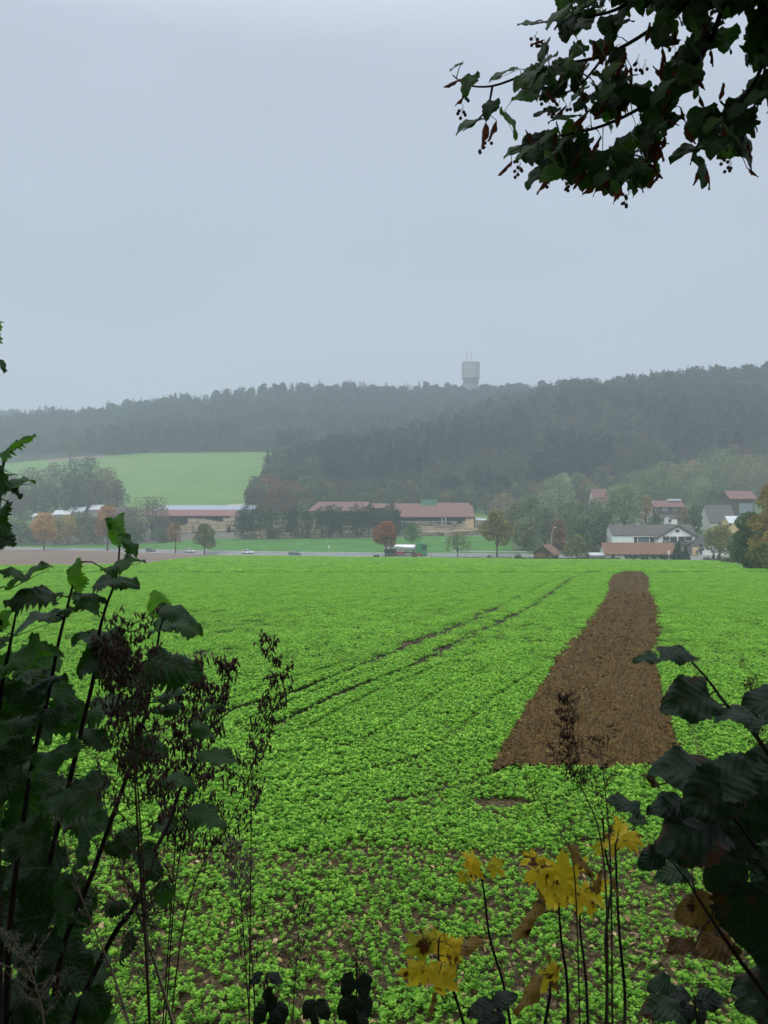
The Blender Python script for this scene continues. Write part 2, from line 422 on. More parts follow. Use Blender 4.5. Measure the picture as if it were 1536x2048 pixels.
# the bare strip of turned earth
def strip_mesh():
    cols = 150; Ds = []; d = 12.66
    while d < 113.5:
        Ds.append(d); d += max(.035, d * d / 1500 / 1.0)
    Ds = np.array(Ds); poly = np.array(STRIP)
    def edge(xs, ys, yq):
        o_ = np.argsort(ys); return np.interp(yq, np.array(ys)[o_], np.array(xs)[o_])
    L = poly[:11]; Rr = poly[11:]
    yq = 1092 + 5730 / Ds
    xl = edge(L[:, 0], L[:, 1], yq); xr = edge(Rr[:, 0], Rr[:, 1], yq)
    V = []
    for i, D in enumerate(Ds):
        s = np.linspace(0, 1, cols); xa = (xl[i] - 768) / F * D; xb = (xr[i] - 768) / F * D
        X = xa + (xb - xa) * s + (vnoise(np.full(cols, D * .9), s * 1.5, 5) - .5) * .50 + (s - .5) * .12
        e = np.minimum(1, np.minimum(s, 1 - s) * 12)
        h = fbm(X * 7, np.full(cols, D * 7.0), 11, 4); cl_ = np.maximum(0, vnoise(X * 13, np.full(cols, D * 13.0), 3) - .55) * .16
        Z = near_z(np.full(cols, D)) + .006 + (np.maximum(0, h - .25) * .30 + cl_ * 2.0) * e
        V.append(np.stack([X, np.full(cols, D), Z], 1))
    V = np.concatenate(V); n = len(Ds); mb = MB()
    mb.add(V, [(i * cols + j, i * cols + j + 1, (i + 1) * cols + j + 1, (i + 1) * cols + j) for i in range(n - 1) for j in range(cols - 1)])
    return mb
o = strip_mesh().obj('ploughed_ground', M_plough); o['kind'] = 'structure'
# ================================================================== geometry-node scatter for stuff
LIB = {}
def scatter(name, V, rz, scl, idx, sources, label=None, cat=None, kind='stuff', tilt=None):
    """one object whose geometry nodes put copies of the source meshes on its points"""
    V = np.asarray(V, np.float32); N = len(V)
    me = bpy.data.meshes.new(name); me.vertices.add(N); me.vertices.foreach_set('co', V.ravel())
    rot = np.zeros((N, 3), np.float32); rot[:, 2] = rz
    if tilt is not None: rot[:, :2] = tilt
    a = me.attributes.new('rot', 'FLOAT_VECTOR', 'POINT'); a.data.foreach_set('vector', rot.ravel())
    a = me.attributes.new('scl', 'FLOAT', 'POINT'); a.data.foreach_set('value', np.asarray(scl, np.float32))
    a = me.attributes.new('idx', 'INT', 'POINT'); a.data.foreach_set('value', np.asarray(idx, np.int32))
    o = bpy.data.objects.new(name, me); COL.objects.link(o)
    lib = bpy.data.collections.new(name + '_kinds')
    for s in sources: lib.objects.link(s)
    ng = bpy.data.node_groups.new(name + '_scatter', 'GeometryNodeTree')
    ng.interface.new_socket('Geometry', in_out='INPUT', socket_type='NodeSocketGeometry')
    ng.interface.new_socket('Geometry', in_out='OUTPUT', socket_type='NodeSocketGeometry')
    gi = ng.nodes.new('NodeGroupInput'); go = ng.nodes.new('NodeGroupOutput')
    iop = ng.nodes.new('GeometryNodeInstanceOnPoints'); ci = ng.nodes.new('GeometryNodeCollectionInfo')
    ci.inputs['Collection'].default_value = lib; ci.inputs['Separate Children'].default_value = True; ci.inputs['Reset Children'].default_value = True
    def attr(nm, ty):
        n = ng.nodes.new('GeometryNodeInputNamedAttribute'); n.data_type = ty; n.inputs['Name'].default_value = nm
        return [q for q in n.outputs if q.name == 'Attribute' and q.enabled][0]
    e2r = ng.nodes.new('FunctionNodeEulerToRotation')
    L = ng.links.new
    L(gi.outputs[0], iop.inputs['Points']); L(ci.outputs[0], iop.inputs['Instance'])
    iop.inputs['Pick Instance'].default_value = True
    L(attr('idx', 'INT'), iop.inputs['Instance Index']); L(attr('rot', 'FLOAT_VECTOR'), e2r.inputs[0])
    L(e2r.outputs[0], iop.inputs['Rotation']); L(attr('scl', 'FLOAT'), iop.inputs['Scale'])
    L(iop.outputs[0], go.inputs[0])
    md = o.modifiers.new('scatter', 'NODES'); md.node_group = ng
    tag(o, label, cat, kind=kind)
    return o

# ================================================================== trees
rng = np.random.default_rng(12)
M_bark = mat_noise('bark', [(.05, .04, .03), (.10, .08, .06)], 4, .95, .5, .03)
M_spruce = mat_foliage('spruce_needles', [(.010, .024, .014), (.020, .042, .022), (.034, .060, .032)], .1, .7, .1, tintmix=True)
M_spruce_s = mat_foliage('wood_needles', [(.008, .020, .012), (.022, .044, .024), (.050, .085, .042)], .1, .7, .1, inst_var=.7)
M_broad = mat_foliage('broad_leaves', [(.55, .55, .55), (.9, .9, .9), (1.25, 1.25, 1.25)], .25, .7, .15, tintmix=True, inst_var=.2)

def rand_dirs(n, r): 
    v = r.normal(size=(n, 3)); return v / np.linalg.norm(v, axis=1, keepdims=True)
def quads(mb, C, size, r, mat=0, tone=None, flat=0.0, asp=1.5):
    """many small leaf cards at points C with random orientation"""
    n = len(C); t = rand_dirs(n, r); a = rand_dirs(n, r)
    if flat: a = a * np.array([1, 1, 1 - flat]); t = t * np.array([1, 1, 1 - flat])
    t /= np.linalg.norm(t, axis=1, keepdims=True) + 1e-9
    b = np.cross(t, a); b /= np.linalg.norm(b, axis=1, keepdims=True) + 1e-9
    sz = np.broadcast_to(size, (n,)) * r.uniform(.6, 1.3, n)
    l = t * (sz * asp * .5)[:, None]; w = b * (sz * .5)[:, None]
    V = np.stack([C - l, C - l * .1 + w, C + l, C + l * .05 - w * .9], 1).reshape(-1, 3)
    tn = np.full(n, .5) if tone is None else tone
    mb.add(V, [(4 * i, 4 * i + 1, 4 * i + 2, 4 * i + 3) for i in range(n)], mat, np.repeat(tn, 4))
    return mb

def spruce(seed, h=1.0, wid=.17, lo=.12, levels=22, ragged=.3, trunk_r=.011):
    r = np.random.default_rng(seed); cr_, tk = MB(), MB()
    tk.tube([(0, 0, -.03), (0, 0, .3), (0, 0, .6), (0, 0, .97)], [trunk_r, trunk_r * .8, trunk_r * .5, .001], 5)
    for k in range(levels):
        f = k / (levels - 1); z = lo + (1 - lo) * f ** .92
        rad = wid * (1 - f) ** .68 * (1 if f > .12 else .75 + f * 2) + .008
        nb = max(4, int(9 - 4 * f)); off = r.uniform(0, 6.28)
        if r.random() < ragged * .4 and f < .9: rad *= .72
        for j in range(nb):
            a = off + j * 2 * math.pi / nb + r.uniform(-.25, .25); L = rad * r.uniform(1 - ragged, 1 + ragged * .45)
            ca, sa = math.cos(a), math.sin(a); dz = -L * r.uniform(.2, .55); tn = r.uniform(.1, .95)
            ww = L * r.uniform(.28, .45)
            pts = []
            for s_, q, dd in ((0, .15, 0), (.35, 1, .15), (.7, .8, .6), (1, .05, 1)):
                for sg in (-1, 1):
                    x = L * s_; y = sg * ww * q + r.uniform(-.1, .1) * ww
                    pts.append((ca * x - sa * y, sa * x + ca * y, z + dz * dd - abs(q) * .012 * (1 + r.random()) + (.012 if s_ == 0 else 0)))
            cr_.add(pts, [(0, 1, 3, 2), (2, 3, 5, 4), (4, 5, 7, 6)], 0, tn)
            # hanging tufts
            m_ = 4
            C = np.array([[ca * L * u, sa * L * u, z + dz * u - .012] for u in r.uniform(.3, 1, m_)])
            quads(cr_, C + r.normal(size=(m_, 3)) * .008, .03, r, 0, np.clip(tn + r.uniform(-.2, .2, m_), 0, 1))
    return cr_, tk

def broadleaf(seed, shape='round', n=1500, leaf=.05, wid=.42, trunk=.22, lobes=9, limbs=6, gaps=.35, tr=.02, hollow=.4, lean=0):
    """unit-height tree: crown of leaf clumps around lobes, tapered trunk with limbs. Returns crown, trunk builders"""
    r = np.random.default_rng(seed); cr_, tk = MB(), MB()
    cz = trunk + (1 - trunk) * .52; hz = (1 - trunk) * .5
    L = []
    for i in range(lobes):
        a = 2 * math.pi * (i / lobes) * 1.618 * 2 + r.uniform(-.4, .4); f = (i + .5) / lobes
        z = cz + hz * (f * 1.6 - .85)
        prof = {'round': math.sin(math.pi * min(1, max(0, f * .85 + .12))) , 'tall': .75 - .35 * f, 'cone': 1 - .85 * f, 'wide': 1 - .5 * f ** 2}[shape]
        d = wid * prof * r.uniform(.45, .75)
        lr = wid * r.uniform(.42, .62) * (1 if shape != 'cone' else (1 - .5 * f))
        L.append((d * math.cos(a), d * math.sin(a), z, lr))
    L.append((r.uniform(-.05, .05), r.uniform(-.05, .05), 1 - wid * .42, wid * .42)); L.append((0, 0, cz, wid * .7))
    tot = sum(l[3] ** 2 for l in L)
    for (x, y, z, lr) in L:
        m_ = int(n * lr ** 2 / tot); d = rand_dirs(m_, r); rr = lr * (hollow + (1 - hollow) * r.random(m_) ** .45)
        C = np.stack([x + d[:, 0] * rr, y + d[:, 1] * rr, z + d[:, 2] * rr * .85], 1)
        g = vnoise(C[:, 0] * 9 + seed, C[:, 1] * 9 + C[:, 2] * 7, seed)
        keep = (g > gaps) & (C[:, 2] > trunk * .75) 
        C = C[keep]; C[:, 2] = np.minimum(C[:, 2], 1.0)
        tn = np.clip(.5 + (g[keep] - .6) * 1.1 + r.normal(size=len(C)) * .18, 0, 1)
        quads(cr_, C, leaf, r, 0, tn)
        if len(tk.v) < limbs + 1:
            tk.tube([(0, 0, trunk * .8), (x * .35, y * .35, trunk + (z - trunk) * .55), (x * .8, y * .8, z)], [tr * .55, tr * .35, tr * .12], 5)
    tk.tube([(0, 0, -.04), (lean * .1, 0, trunk * .6), (lean * .3, 0, trunk * 1.2), (0, 0, cz), (0, 0, .93)], [tr * 1.25, tr, tr * .8, tr * .45, tr * .1], 7)
    return cr_, tk

def far_spruce(seed):   # lighter mesh for the stuff wood
    c, t = spruce(seed, levels=12, wid=.21, ragged=.5); c.add(np.concatenate(t.v), t.f, 1); return c
SPR = [spruce(101 + i, wid=[.18, .22, .20, .17][i], lo=[.1, .06, .3, .22][i], levels=[24, 22, 20, 22][i], ragged=[.3, .35, .45, .5][i]) for i in range(4)]
PIN = [broadleaf(231 + i, shape=['tall', 'round'][i], n=1900, leaf=.045, wid=[.24, .27][i], trunk=[.3, .42][i], gaps=.3, lobes=11) for i in range(2)]
BRD = [broadleaf(201 + i, shape=['round', 'wide', 'tall', 'round', 'cone'][i], n=[2000, 2100, 1800, 1900, 1700][i], leaf=.05, wid=[.38, .44, .30, .34, .34][i], trunk=[.14, .12, .1, .2, .12][i], gaps=[.25, .3, .3, .4, .3][i]) for i in range(5)]

def inst_tree(name, pair, mats, loc, h, wscale=1.0, color=(1, 1, 1), rz=None, label=None, cat='tree', group=None, meshes={}):
    key = id(pair)
    if key not in meshes:
        meshes[key] = (pair[0].mesh('crown', mats[0]), pair[1].mesh('trunk', mats[1]))
    e = empty(name, loc, random.uniform(0, 6.28) if rz is None else rz)
    e.scale = (h * wscale, h * wscale, h)
    for nm, me in zip(('crown', 'trunk'), meshes[key]):
        o = bpy.data.objects.new(nm, me); COL.objects.link(o); o.parent = e
        o.color = tuple(color) + (1,)
    tag(e, label, cat, group); return e

# -------- crown-line targets: where the woods stand and how tall
def wood_points(poly_px_D, spacing, jitter=.45, seed=1):
    r = np.random.default_rng(seed); D0, D1 = poly_px_D; out = []
    D = D0
    while D < D1:
        X = np.arange(wx(-260, D), wx(1800, D), spacing)
        x = X + r.uniform(-jitter, jitter, len(X)) * spacing; y = D + r.uniform(-jitter, jitter, len(X)) * spacing
        out.append(np.stack([x, y], 1)); D += spacing
    return np.concatenate(out)
def in_wood(px, D):
    """mask of wooded land, in (px, D) of the photograph's rays"""
    a = np.zeros(len(px), bool)
    # right hill, its left edge runs back along the hillside field
    le = np.interp(D, [440, 480, 520, 600, 700], [500, 506, 522, 545, 556])
    a |= (px > le) & (D > np.interp(px, [480, 540, 1000, 1080, 1250, 1536], [448, 436, 436, 425, 418, 410])) & (D < 860)
    a |= (px > 206) & (D > np.interp(px, [206, 300, 540, 700], [716, 722, 726, 700])) & (D < 1040)     # main far wood
    a |= (px <= 215) & (D > np.interp(px, [0, 215], [800, 735])) & (D < 1060)
    return a
pts = wood_points((440, 1060), 8.0, seed=3)
px = 768 + F * pts[:, 0] / pts[:, 1]; D = pts[:, 1]
k = in_wood(px, D); pts, px, D = pts[k], px[k], D[k]
zz = gzv(pts[:, 0], D)
# drop trees that stand fully behind the ridge in front of them
top = HY - (zz + 24 - CZ) / D * F
colw = {}
order = np.argsort(D); vis = np.zeros(len(D), bool); hor = {}
for i in order:
    c = int(px[i] // 10); hh = hor.get(c, 5000)
    if top[i] < hh + 6: vis[i] = True
    hor[c] = min(hh, top[i] + 3)
near = (D < 760)
kp = vis | ((D < 700) & (rng.random(len(D)) < .25))
pts, px, D, zz, top = pts[kp], px[kp], D[kp], zz[kp], top[kp]
mix = vnoise(pts[:, 0] / 45, pts[:, 1] / 45, 77)
edge = (D < np.interp(px, [480, 540, 700, 1000, 1080, 1250, 1536], [530, 520, 480, 465, 475, 510, 530]))
decid = ((mix > .66) & (D < 800)) | edge | ((px < 640) & (D < 560)) | ((px < 210) & (rng.random(len(D)) < .75)) | ((D > 860) & (px > 640) & (mix > .5))
patch = (((px - 810) / 60) ** 2 + ((D - 650) / 45) ** 2 < 1) 
decid |= patch
AUT = [(.07, .10, .045), (.06, .105, .045), (.09, .115, .05), (.13, .13, .05), (.125, .10, .045), (.07, .095, .045), (.05, .085, .04)]
def pick_col(i):
    if patch[i]: return (.22, .10, .05) if px[i] < 850 else (.13, .12, .04)
    c = random.choice(AUT)
    if px[i] > 1100 and random.random() < .3: c = random.choice([(.17, .14, .045), (.13, .17, .06), (.19, .12, .05)])
    if abs(px[i] - 560) < 26 and D[i] < 500: c = (.15, .075, .03)
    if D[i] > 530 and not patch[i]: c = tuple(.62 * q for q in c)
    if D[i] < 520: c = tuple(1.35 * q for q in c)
    return c
def zone(p):
    for a, n_ in ((520, 'at the wood edge by the hillside field'), (640, 'above the alder row'), (760, 'above the left sawmill hall'), (960, 'above the main sawmill hall'), (1150, 'between sawmill and village'), (1320, 'above the village willows'), (1450, 'above the village houses')):
        if p < a: return n_
    return 'above the timber barn at the right'
def cname(c):
    if c[0] > .2: return 'orange-brown'
    if c[0] > .12: return 'ochre'
    if c[0] > c[1]: return 'brownish'
    return 'olive' if c[0] > .055 else 'dark green'
srt = np.argsort(D)
n_sp = n_br = n_pi = 0; rest = {'s': [], 'b': [], 'f': []}
for i in srt:
    h = random.uniform(17, 24) if not decid[i] else random.uniform(11, 19)
    h *= .78 + .42 * float(vnoise(np.array([pts[i, 0] / 14]), np.array([pts[i, 1] / 14]), 91)[0])
    if px[i] < 640 and D[i] < 560: h = random.uniform(13, 21)
    if decid[i] and D[i] < 560 and px[i] > 640: h = random.uniform(10, 16)
    if not decid[i] and D[i] < 480 : h *= .85
    loc = (pts[i, 0], pts[i, 1], zz[i] - .3)
    if D[i] > 845: rest['f'].append((loc, h, decid[i])); continue
    if decid[i]:
        if n_br < 290:
            k_ = random.randrange(5); n_br += 1
            w_ = 'in front of the dark spruces' if D[i] < 560 else 'among the dark spruces'
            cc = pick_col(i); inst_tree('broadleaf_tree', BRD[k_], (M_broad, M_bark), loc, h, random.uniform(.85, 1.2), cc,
                      label=cname(cc) + ' broadleaf tree ' + w_.replace('in front of the dark spruces', 'before the spruces').replace('among the dark spruces', 'among the spruces') + ', ' + zone(px[i]), group='broadleaf trees of the hillside wood')
        else: rest['b'].append((loc, h, pick_col(i)))
    else:
        if random.random() < .3 and n_pi < 300:
            n_pi += 1; q = random.uniform(.35, 1.5)
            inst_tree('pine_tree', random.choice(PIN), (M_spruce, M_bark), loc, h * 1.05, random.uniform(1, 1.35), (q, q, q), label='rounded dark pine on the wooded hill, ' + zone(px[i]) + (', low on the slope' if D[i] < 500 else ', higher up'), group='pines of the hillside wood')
        elif n_sp < 300:
            k_ = random.randrange(4); n_sp += 1
            q = random.uniform(.3, 1.5)
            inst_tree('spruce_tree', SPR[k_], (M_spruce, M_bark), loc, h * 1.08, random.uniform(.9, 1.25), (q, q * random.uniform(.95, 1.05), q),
                      label=('tall' if h > 19 else 'shorter') + ' dark spruce on the wooded hill, ' + zone(px[i]) + (', low on the slope' if D[i] < 500 else ', higher up'), group='spruces of the hillside wood')
        else: rest['s'].append((loc, h))
def src(mb, mats, nm, col=None, link=False):
    o = bpy.data.objects.new(nm, mb.mesh(nm, mats))
    if col: o.color = tuple(col) + (1,)
    return o
FS = [far_spruce(301 + i) for i in range(4)]
def FB(seed, **kw):
    c, t = broadleaf(seed, n=900, leaf=.07, **kw); c.add(np.concatenate(t.v), t.f, 1); return c
ss = [src(m_, [M_spruce_s, M_bark], 'spruce_kind_%d' % i) for i, m_ in enumerate(FS)] + [src(FB(421 + i, wid=.26, trunk=.3, shape='tall'), [M_spruce_s, M_bark], 'spruce_kind_%d' % (4 + i)) for i in range(2)]
def m_wood(c, i): return mat_foliage('wood_leaves_%d' % i, [tuple(q * .4 for q in c), tuple(q * .7 for q in c), c], .22, .7, .15)
bb = [src(FB(401 + i, wid=.36, trunk=.12), [m_wood(c, i), M_bark], 'wood_kind_%d' % i) for i, c in enumerate(AUT[:5] + [(.22, .10, .05)])]
if rest['s']:
    A = rest['s']; n = len(A)
    scatter('spruce_wood', [a[0] for a in A], rng.uniform(0, 6.28, n), [a[1] * 1.08 for a in A], rng.integers(0, 6, n), ss, 'dark mass of spruces higher up the wooded hill', 'wood')
if rest['b']:
    A = rest['b']; n = len(A)
    idx = [5 if a[2][0] > .2 else random.randrange(5) for a in A]
    scatter('broadleaf_wood', [a[0] for a in A], rng.uniform(0, 6.28, n), [a[1] for a in A], idx, bb, 'muted broadleaf crowns mixed into the wooded hill', 'wood')
A = rest['f']; n = len(A)
idx = [4 + random.randrange(2) if a[2] else random.choice([0, 1, 2, 3, 0, 1, 2, 3, 6, 7]) for a in A]
src_f = ss_f = [src(m_, [M_spruce_s, M_bark], 'far_kind_%d' % i) for i, m_ in enumerate(FS)] + [src(FB(451 + i, wid=.36, trunk=.12), [m_wood(c, 10 + i), M_bark], 'far_kind_%d' % (4 + i)) for i, c in enumerate([(.045, .06, .025), (.06, .06, .03)])] + [src(FB(471 + i, wid=.27, trunk=.25, shape='tall'), [M_spruce_s, M_bark], 'far_kind_%d' % (6 + i)) for i in range(2)]
scatter('far_wood', [a[0] for a in A], rng.uniform(0, 6.28, n), [a[1] * (1.1 if not a[2] else 1.1) for a in A], idx, src_f, 'hazy wood along the far ridge below the water tower', 'wood')
print('TREES', n_sp, n_br, {k: len(v) for k, v in rest.items()})
# faint wood on the last hill at the left
r_ = np.random.default_rng(5); n = 260
x = r_.uniform(wx(-300, 1300), wx(330, 1300), n); y = r_.uniform(1255, 1340, n)
scatter('distant_wood', np.stack([x, y, gzv(x, y)], 1), r_.uniform(0, 6, n), r_.uniform(13, 19, n), r_.integers(0, 6, n), [src(m_, [M_spruce_s, M_bark], 'last_kind_%d' % i) for i, m_ in enumerate(FS)] + [src(FB(461 + i, wid=.36, trunk=.12), [m_wood((.05, .06, .03), 20 + i), M_bark], 'last_kind_%d' % (4 + i)) for i in range(2)], 'faint wood fading in haze beyond the left ridge', 'wood')

# ================================================================== crop: young mustard in rows of clumps
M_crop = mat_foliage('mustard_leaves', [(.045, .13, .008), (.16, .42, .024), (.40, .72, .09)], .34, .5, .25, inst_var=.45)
def crop_leaf(mb, base, az, L, W, el_, r, tone):
    """lobed leaf: 3x2 quads, arching outward"""
    ca, sa = math.cos(az), math.sin(az); pts = []; ts = [0, .3, .62, 1]; ws = [.12, .8, 1.0, .12]
    for t, w in zip(ts, ws):
        out = L * t * math.cos(el_ - t * .7); up = L * (t * math.sin(el_) - t * t * .35)
        for sg in (-1, 0, 1):
            y = sg * W * .5 * w; zf = abs(sg) * W * .12 * w
            pts.append((base[0] + ca * out - sa * y, base[1] + sa * out + ca * y, base[2] + up + zf))
    fs = []
    for i in range(3):
        fs += [(i * 3, i * 3 + 1, i * 3 + 4, i * 3 + 3), (i * 3 + 1, i * 3 + 2, i * 3 + 5, i * 3 + 4)]
    mb.add(pts, fs, 0, tone)
def crop_plant(seed, mb=None, c=(0, 0), s=1.0, nl=8, simple=False):
    r = np.random.default_rng(seed); mb = mb or MB(); H = r.uniform(.10, .16) * s
    mb.tube([(c[0], c[1], -.01), (c[0] + .004, c[1], H * .9)], .0025 * s, 3, 0, .35, cap=False)
    az = r.uniform(0, 6.28)
    for i in range(nl):
        az += 2.4; f = i / nl
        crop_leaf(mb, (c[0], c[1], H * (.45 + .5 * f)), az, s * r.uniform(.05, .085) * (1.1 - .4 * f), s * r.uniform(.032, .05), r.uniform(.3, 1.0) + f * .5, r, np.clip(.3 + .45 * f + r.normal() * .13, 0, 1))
    return mb
PL = [src(crop_plant(500 + i, nl=[7, 8, 9, 6, 8, 7][i]), [M_crop], 'plant_kind_%d' % i) for i in range(6)]
def clump(seed, rad, n, s, quads_only=False, leafs=6):
    r = np.random.default_rng(seed); mb = MB()
    for i in range(n):
        a = r.uniform(0, 6.28); q = rad * math.sqrt(r.random())
        if quads_only:
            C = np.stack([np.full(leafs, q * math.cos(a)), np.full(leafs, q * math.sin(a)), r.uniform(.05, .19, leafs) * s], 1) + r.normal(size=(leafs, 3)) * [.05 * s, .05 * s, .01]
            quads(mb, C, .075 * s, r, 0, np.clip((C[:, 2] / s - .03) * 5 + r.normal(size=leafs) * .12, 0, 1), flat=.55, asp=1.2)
        else: crop_plant(seed * 97 + i, mb, (q * math.cos(a), q * math.sin(a)), s, 6)
    return mb
CL = [src(clump(600 + i, .3, 22, .9), [M_crop], 'clump_kind_%d' % i) for i in range(5)]
TL = [src(clump(650 + i, .75, 42, 1.35, True, 4), [M_crop], 'tile_kind_%d' % i) for i in range(5)]
TR1 = [(-2.28, 15.7), (-.89, 19.6), (.97, 23.6), (3.8, 32.2), (5.6, 36.3), (10.5, 50.7), (22, 88), (31, 112)]
TR2 = [(-5.4, 14), (-3.9, 16.5), (-2.3, 19.2), (-.75, 23.6), (1.67, 30.5), (2.97, 33.7), (7.2, 46.6), (19, 84), (28, 108)]
def dist_line(X, Y, L):
    L = np.array(L, float); d = np.full(len(X), 1e9)
    for a, b in zip(L[:-1], L[1:]):
        ab = b - a; t = np.clip(((X - a[0]) * ab[0] + (Y - a[1]) * ab[1]) / (ab @ ab), 0, 1)
        d = np.minimum(d, np.hypot(X - a[0] - t * ab[0], Y - a[1] - t * ab[1]))
    return d
def edgeD(px_): return np.interp(px_, PXT, RD[1])
def crop_pts(D0, D1, dens, margin, seed, pad=0.0, trackw=.17):
    r = np.random.default_rng(seed); hw = .53 * D1 + margin
    n = int(dens * (D1 - D0) * 2 * hw); X = r.uniform(-hw, hw, n); Y = r.uniform(D0, D1, n)
    k_ = np.abs(X) < .53 * Y + margin
    px_ = 768 + F * X / Y; py_ = 1092 + 5730 / Y
    k_ &= Y < np.where((px_ > 1436) & (Y > 110), np.interp(px_, [1436, 1475, 1500, 1700], [215, 125, 117, 116]), edgeD(px_)) - pad
    for dx, dy in ((0, 0), (pad, 0), (-pad, 0), (0, pad), (0, -pad)):
        yy = Y + dy
        k_ &= ~in_poly(768 + F * (X + dx) / yy, 1092 + 5730 / yy, STRIP)
    tw = trackw * (.6 + .8 * vnoise(Y * .9, X * .9, 9))
    br = vnoise(Y * .35, X * .2, 21)
    k_ &= (dist_line(X, Y, TR1) > tw * np.where(br > .2, 1, .75)) & (dist_line(X, Y, TR2) > tw * .8 * np.where(br > .38, 1, .7))
    return X[k_], Y[k_], r
def track_ribbon(L_, w):
    L_ = np.array(L_, float); sg = np.concatenate([[0], np.cumsum(np.hypot(*np.diff(L_, axis=0).T))]); t = np.linspace(0, sg[-1], 160)
    X = np.interp(t, sg, L_[:, 0]); Y = np.interp(t, sg, L_[:, 1]); T = np.stack([np.gradient(X), np.gradient(Y)], 1); T /= np.linalg.norm(T, axis=1, keepdims=True)
    N_ = np.stack([-T[:, 1], T[:, 0]], 1); ww = w * (.45 + .9 * vnoise(t * .5, t * 0, 13)); V = []
    for sd in (-.5, .5):
        x = X + N_[:, 0] * ww * sd; y = Y + N_[:, 1] * ww * sd; V.append(np.stack([x, y, near_z(y) + .006], 1))
    mb = MB(); mb.add(np.concatenate(V), [(i, i + 1, 161 + i, 160 + i) for i in range(159)])
    o = mb.obj('wheel_track_ground', M_trackd); o['kind'] = 'structure'
track_ribbon(TR1, .60); track_ribbon(TR2, .48)
def near_density(X, Y):
    base = np.interp(Y, [4.5, 5.4, 6.2, 6.8, 7.3, 7.9, 8.5, 9.1, 9.7, 10.5], [.95, 1.0, .9, .34, .40, .8, .42, .6, 1.2, 1.3])
    n1 = fbm(X * 1.1, Y * 2.4, 31, 3); p = base * np.where(Y < 9.6, .80, 1) + (n1 - .45) * 2.1 * (Y < 10)
    bd = vnoise(X * .22 + 3, Y * 1.7, 47); p = p - .6 * (bd < .2) * (Y < 15)
    hol = vnoise(X * .9, Y * .9, 41)
    p = np.where((hol > .86) & (Y < 16), p - .7, p)
    p = np.where(Y < 10, np.maximum(p, .36 + .35 * (vnoise(X * 5, Y * 5, 43) > .6)), p)
    # the small bare hollow left of the strip's foot
    p = np.where(np.hypot((X - 1.75) / .45, (Y - 11.05) / .22) < 1, -1, p)
    return p
Xa, Ya, r = crop_pts(4.4, 10, 520, 1.2, 1, trackw=.12); Xb, Yb, r = crop_pts(10, 24, 430, 2.0, 4, trackw=.14)
X = np.concatenate([Xa, Xb]); Y = np.concatenate([Ya, Yb])
k_ = r.random(len(X)) < near_density(X, Y); X, Y = X[k_], Y[k_]
size = r.uniform(.7, 1.25, len(X)) * np.interp(Y, [5, 9, 11, 14], [.56, .58, .72, .80]) * (.62 + .8 * fbm(X * .7, Y * 1.1, 55, 3)) * np.where(Y < 9.5, .9, 1)
dl = dist_line(X, Y, TR1); size = size * np.where((np.abs(dl % 1.5 - .75) < .10) & (Y > 11), .62, 1.0)
print('CROP near', len(X))
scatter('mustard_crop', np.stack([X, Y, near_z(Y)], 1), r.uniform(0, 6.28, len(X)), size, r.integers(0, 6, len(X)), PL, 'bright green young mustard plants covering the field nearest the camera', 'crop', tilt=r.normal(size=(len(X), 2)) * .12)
X, Y, r = crop_pts(24, 105, 13, 4.0, 2, pad=.05, trackw=.30)
dl = dist_line(X, Y, TR1); k_ = ~((np.abs((dl + .5 * vnoise(X * .1, Y * .1, 5)) % 3.0 - 1.5) < .12) & (vnoise(X * .25, Y * .12, 15) > .55)); X, Y = X[k_], Y[k_]
print('CROP mid', len(X))
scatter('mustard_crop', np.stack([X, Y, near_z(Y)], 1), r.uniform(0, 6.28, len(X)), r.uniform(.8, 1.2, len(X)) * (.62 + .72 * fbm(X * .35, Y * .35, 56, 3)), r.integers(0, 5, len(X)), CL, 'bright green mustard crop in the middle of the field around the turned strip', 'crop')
X, Y, r = crop_pts(105, 262, 1.15, 8.0, 3, pad=.35, trackw=.5)
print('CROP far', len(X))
scatter('mustard_crop', np.stack([X, Y, gzv(X, Y)], 1), r.uniform(0, 6.28, len(X)), r.uniform(.8, 1.2, len(X)), r.integers(0, 5, len(X)), TL, 'smooth green mustard crop at the far end of the field by the road', 'crop')

# fallen leaves on the near soil
M_fall = mat_foliage('fallen_leaf', [(.14, .085, .035), (.36, .25, .10), (.60, .48, .24)], .1, .6, .3, inst_var=.6)
def fallen(seed):
    r = np.random.default_rng(seed); mb = MB(); L = .085; W = .028 if seed % 2 else .045
    pts = []; 
    for t, w in ((0, .05), (.3, .9), (.6, .8), (1, .04)):
        for sg in (-1, 0, 1): pts.append((L * t, sg * W * w * .5, abs(sg) * .006 + .012 * math.sin(t * 3) * r.uniform(.3, 1.4)))
    fs = []
    for i in range(3): fs += [(i * 3, i * 3 + 1, i * 3 + 4, i * 3 + 3), (i * 3 + 1, i * 3 + 2, i * 3 + 5, i * 3 + 4)]
    mb.add(pts, fs, 0, r.uniform(.2, .9)); return mb
FL = [src(fallen(i), [M_fall], 'leaf_kind_%d' % i) for i in range(4)]
r = np.random.default_rng(8); n = 1500
Y = 5.0 + 4.6 * r.random(n); X = r.uniform(-1, 1, n) * (.55 * Y + 1)
k_ = vnoise(X * 2, Y * 2, 61) > .45; X, Y = X[k_], Y[k_]; n = len(X)
scatter('fallen_leaves', np.stack([X, Y, near_z(Y) + .012 + .07 * (r.random(n) ** 3)], 1), r.uniform(0, 6.28, n), r.uniform(.5, 1.2, n), r.integers(0, 4, n), FL, 'pale yellow and brown fallen leaves on the thin soil at the field edge', 'fallen leaves', tilt=r.normal(size=(n, 2)) * .35)

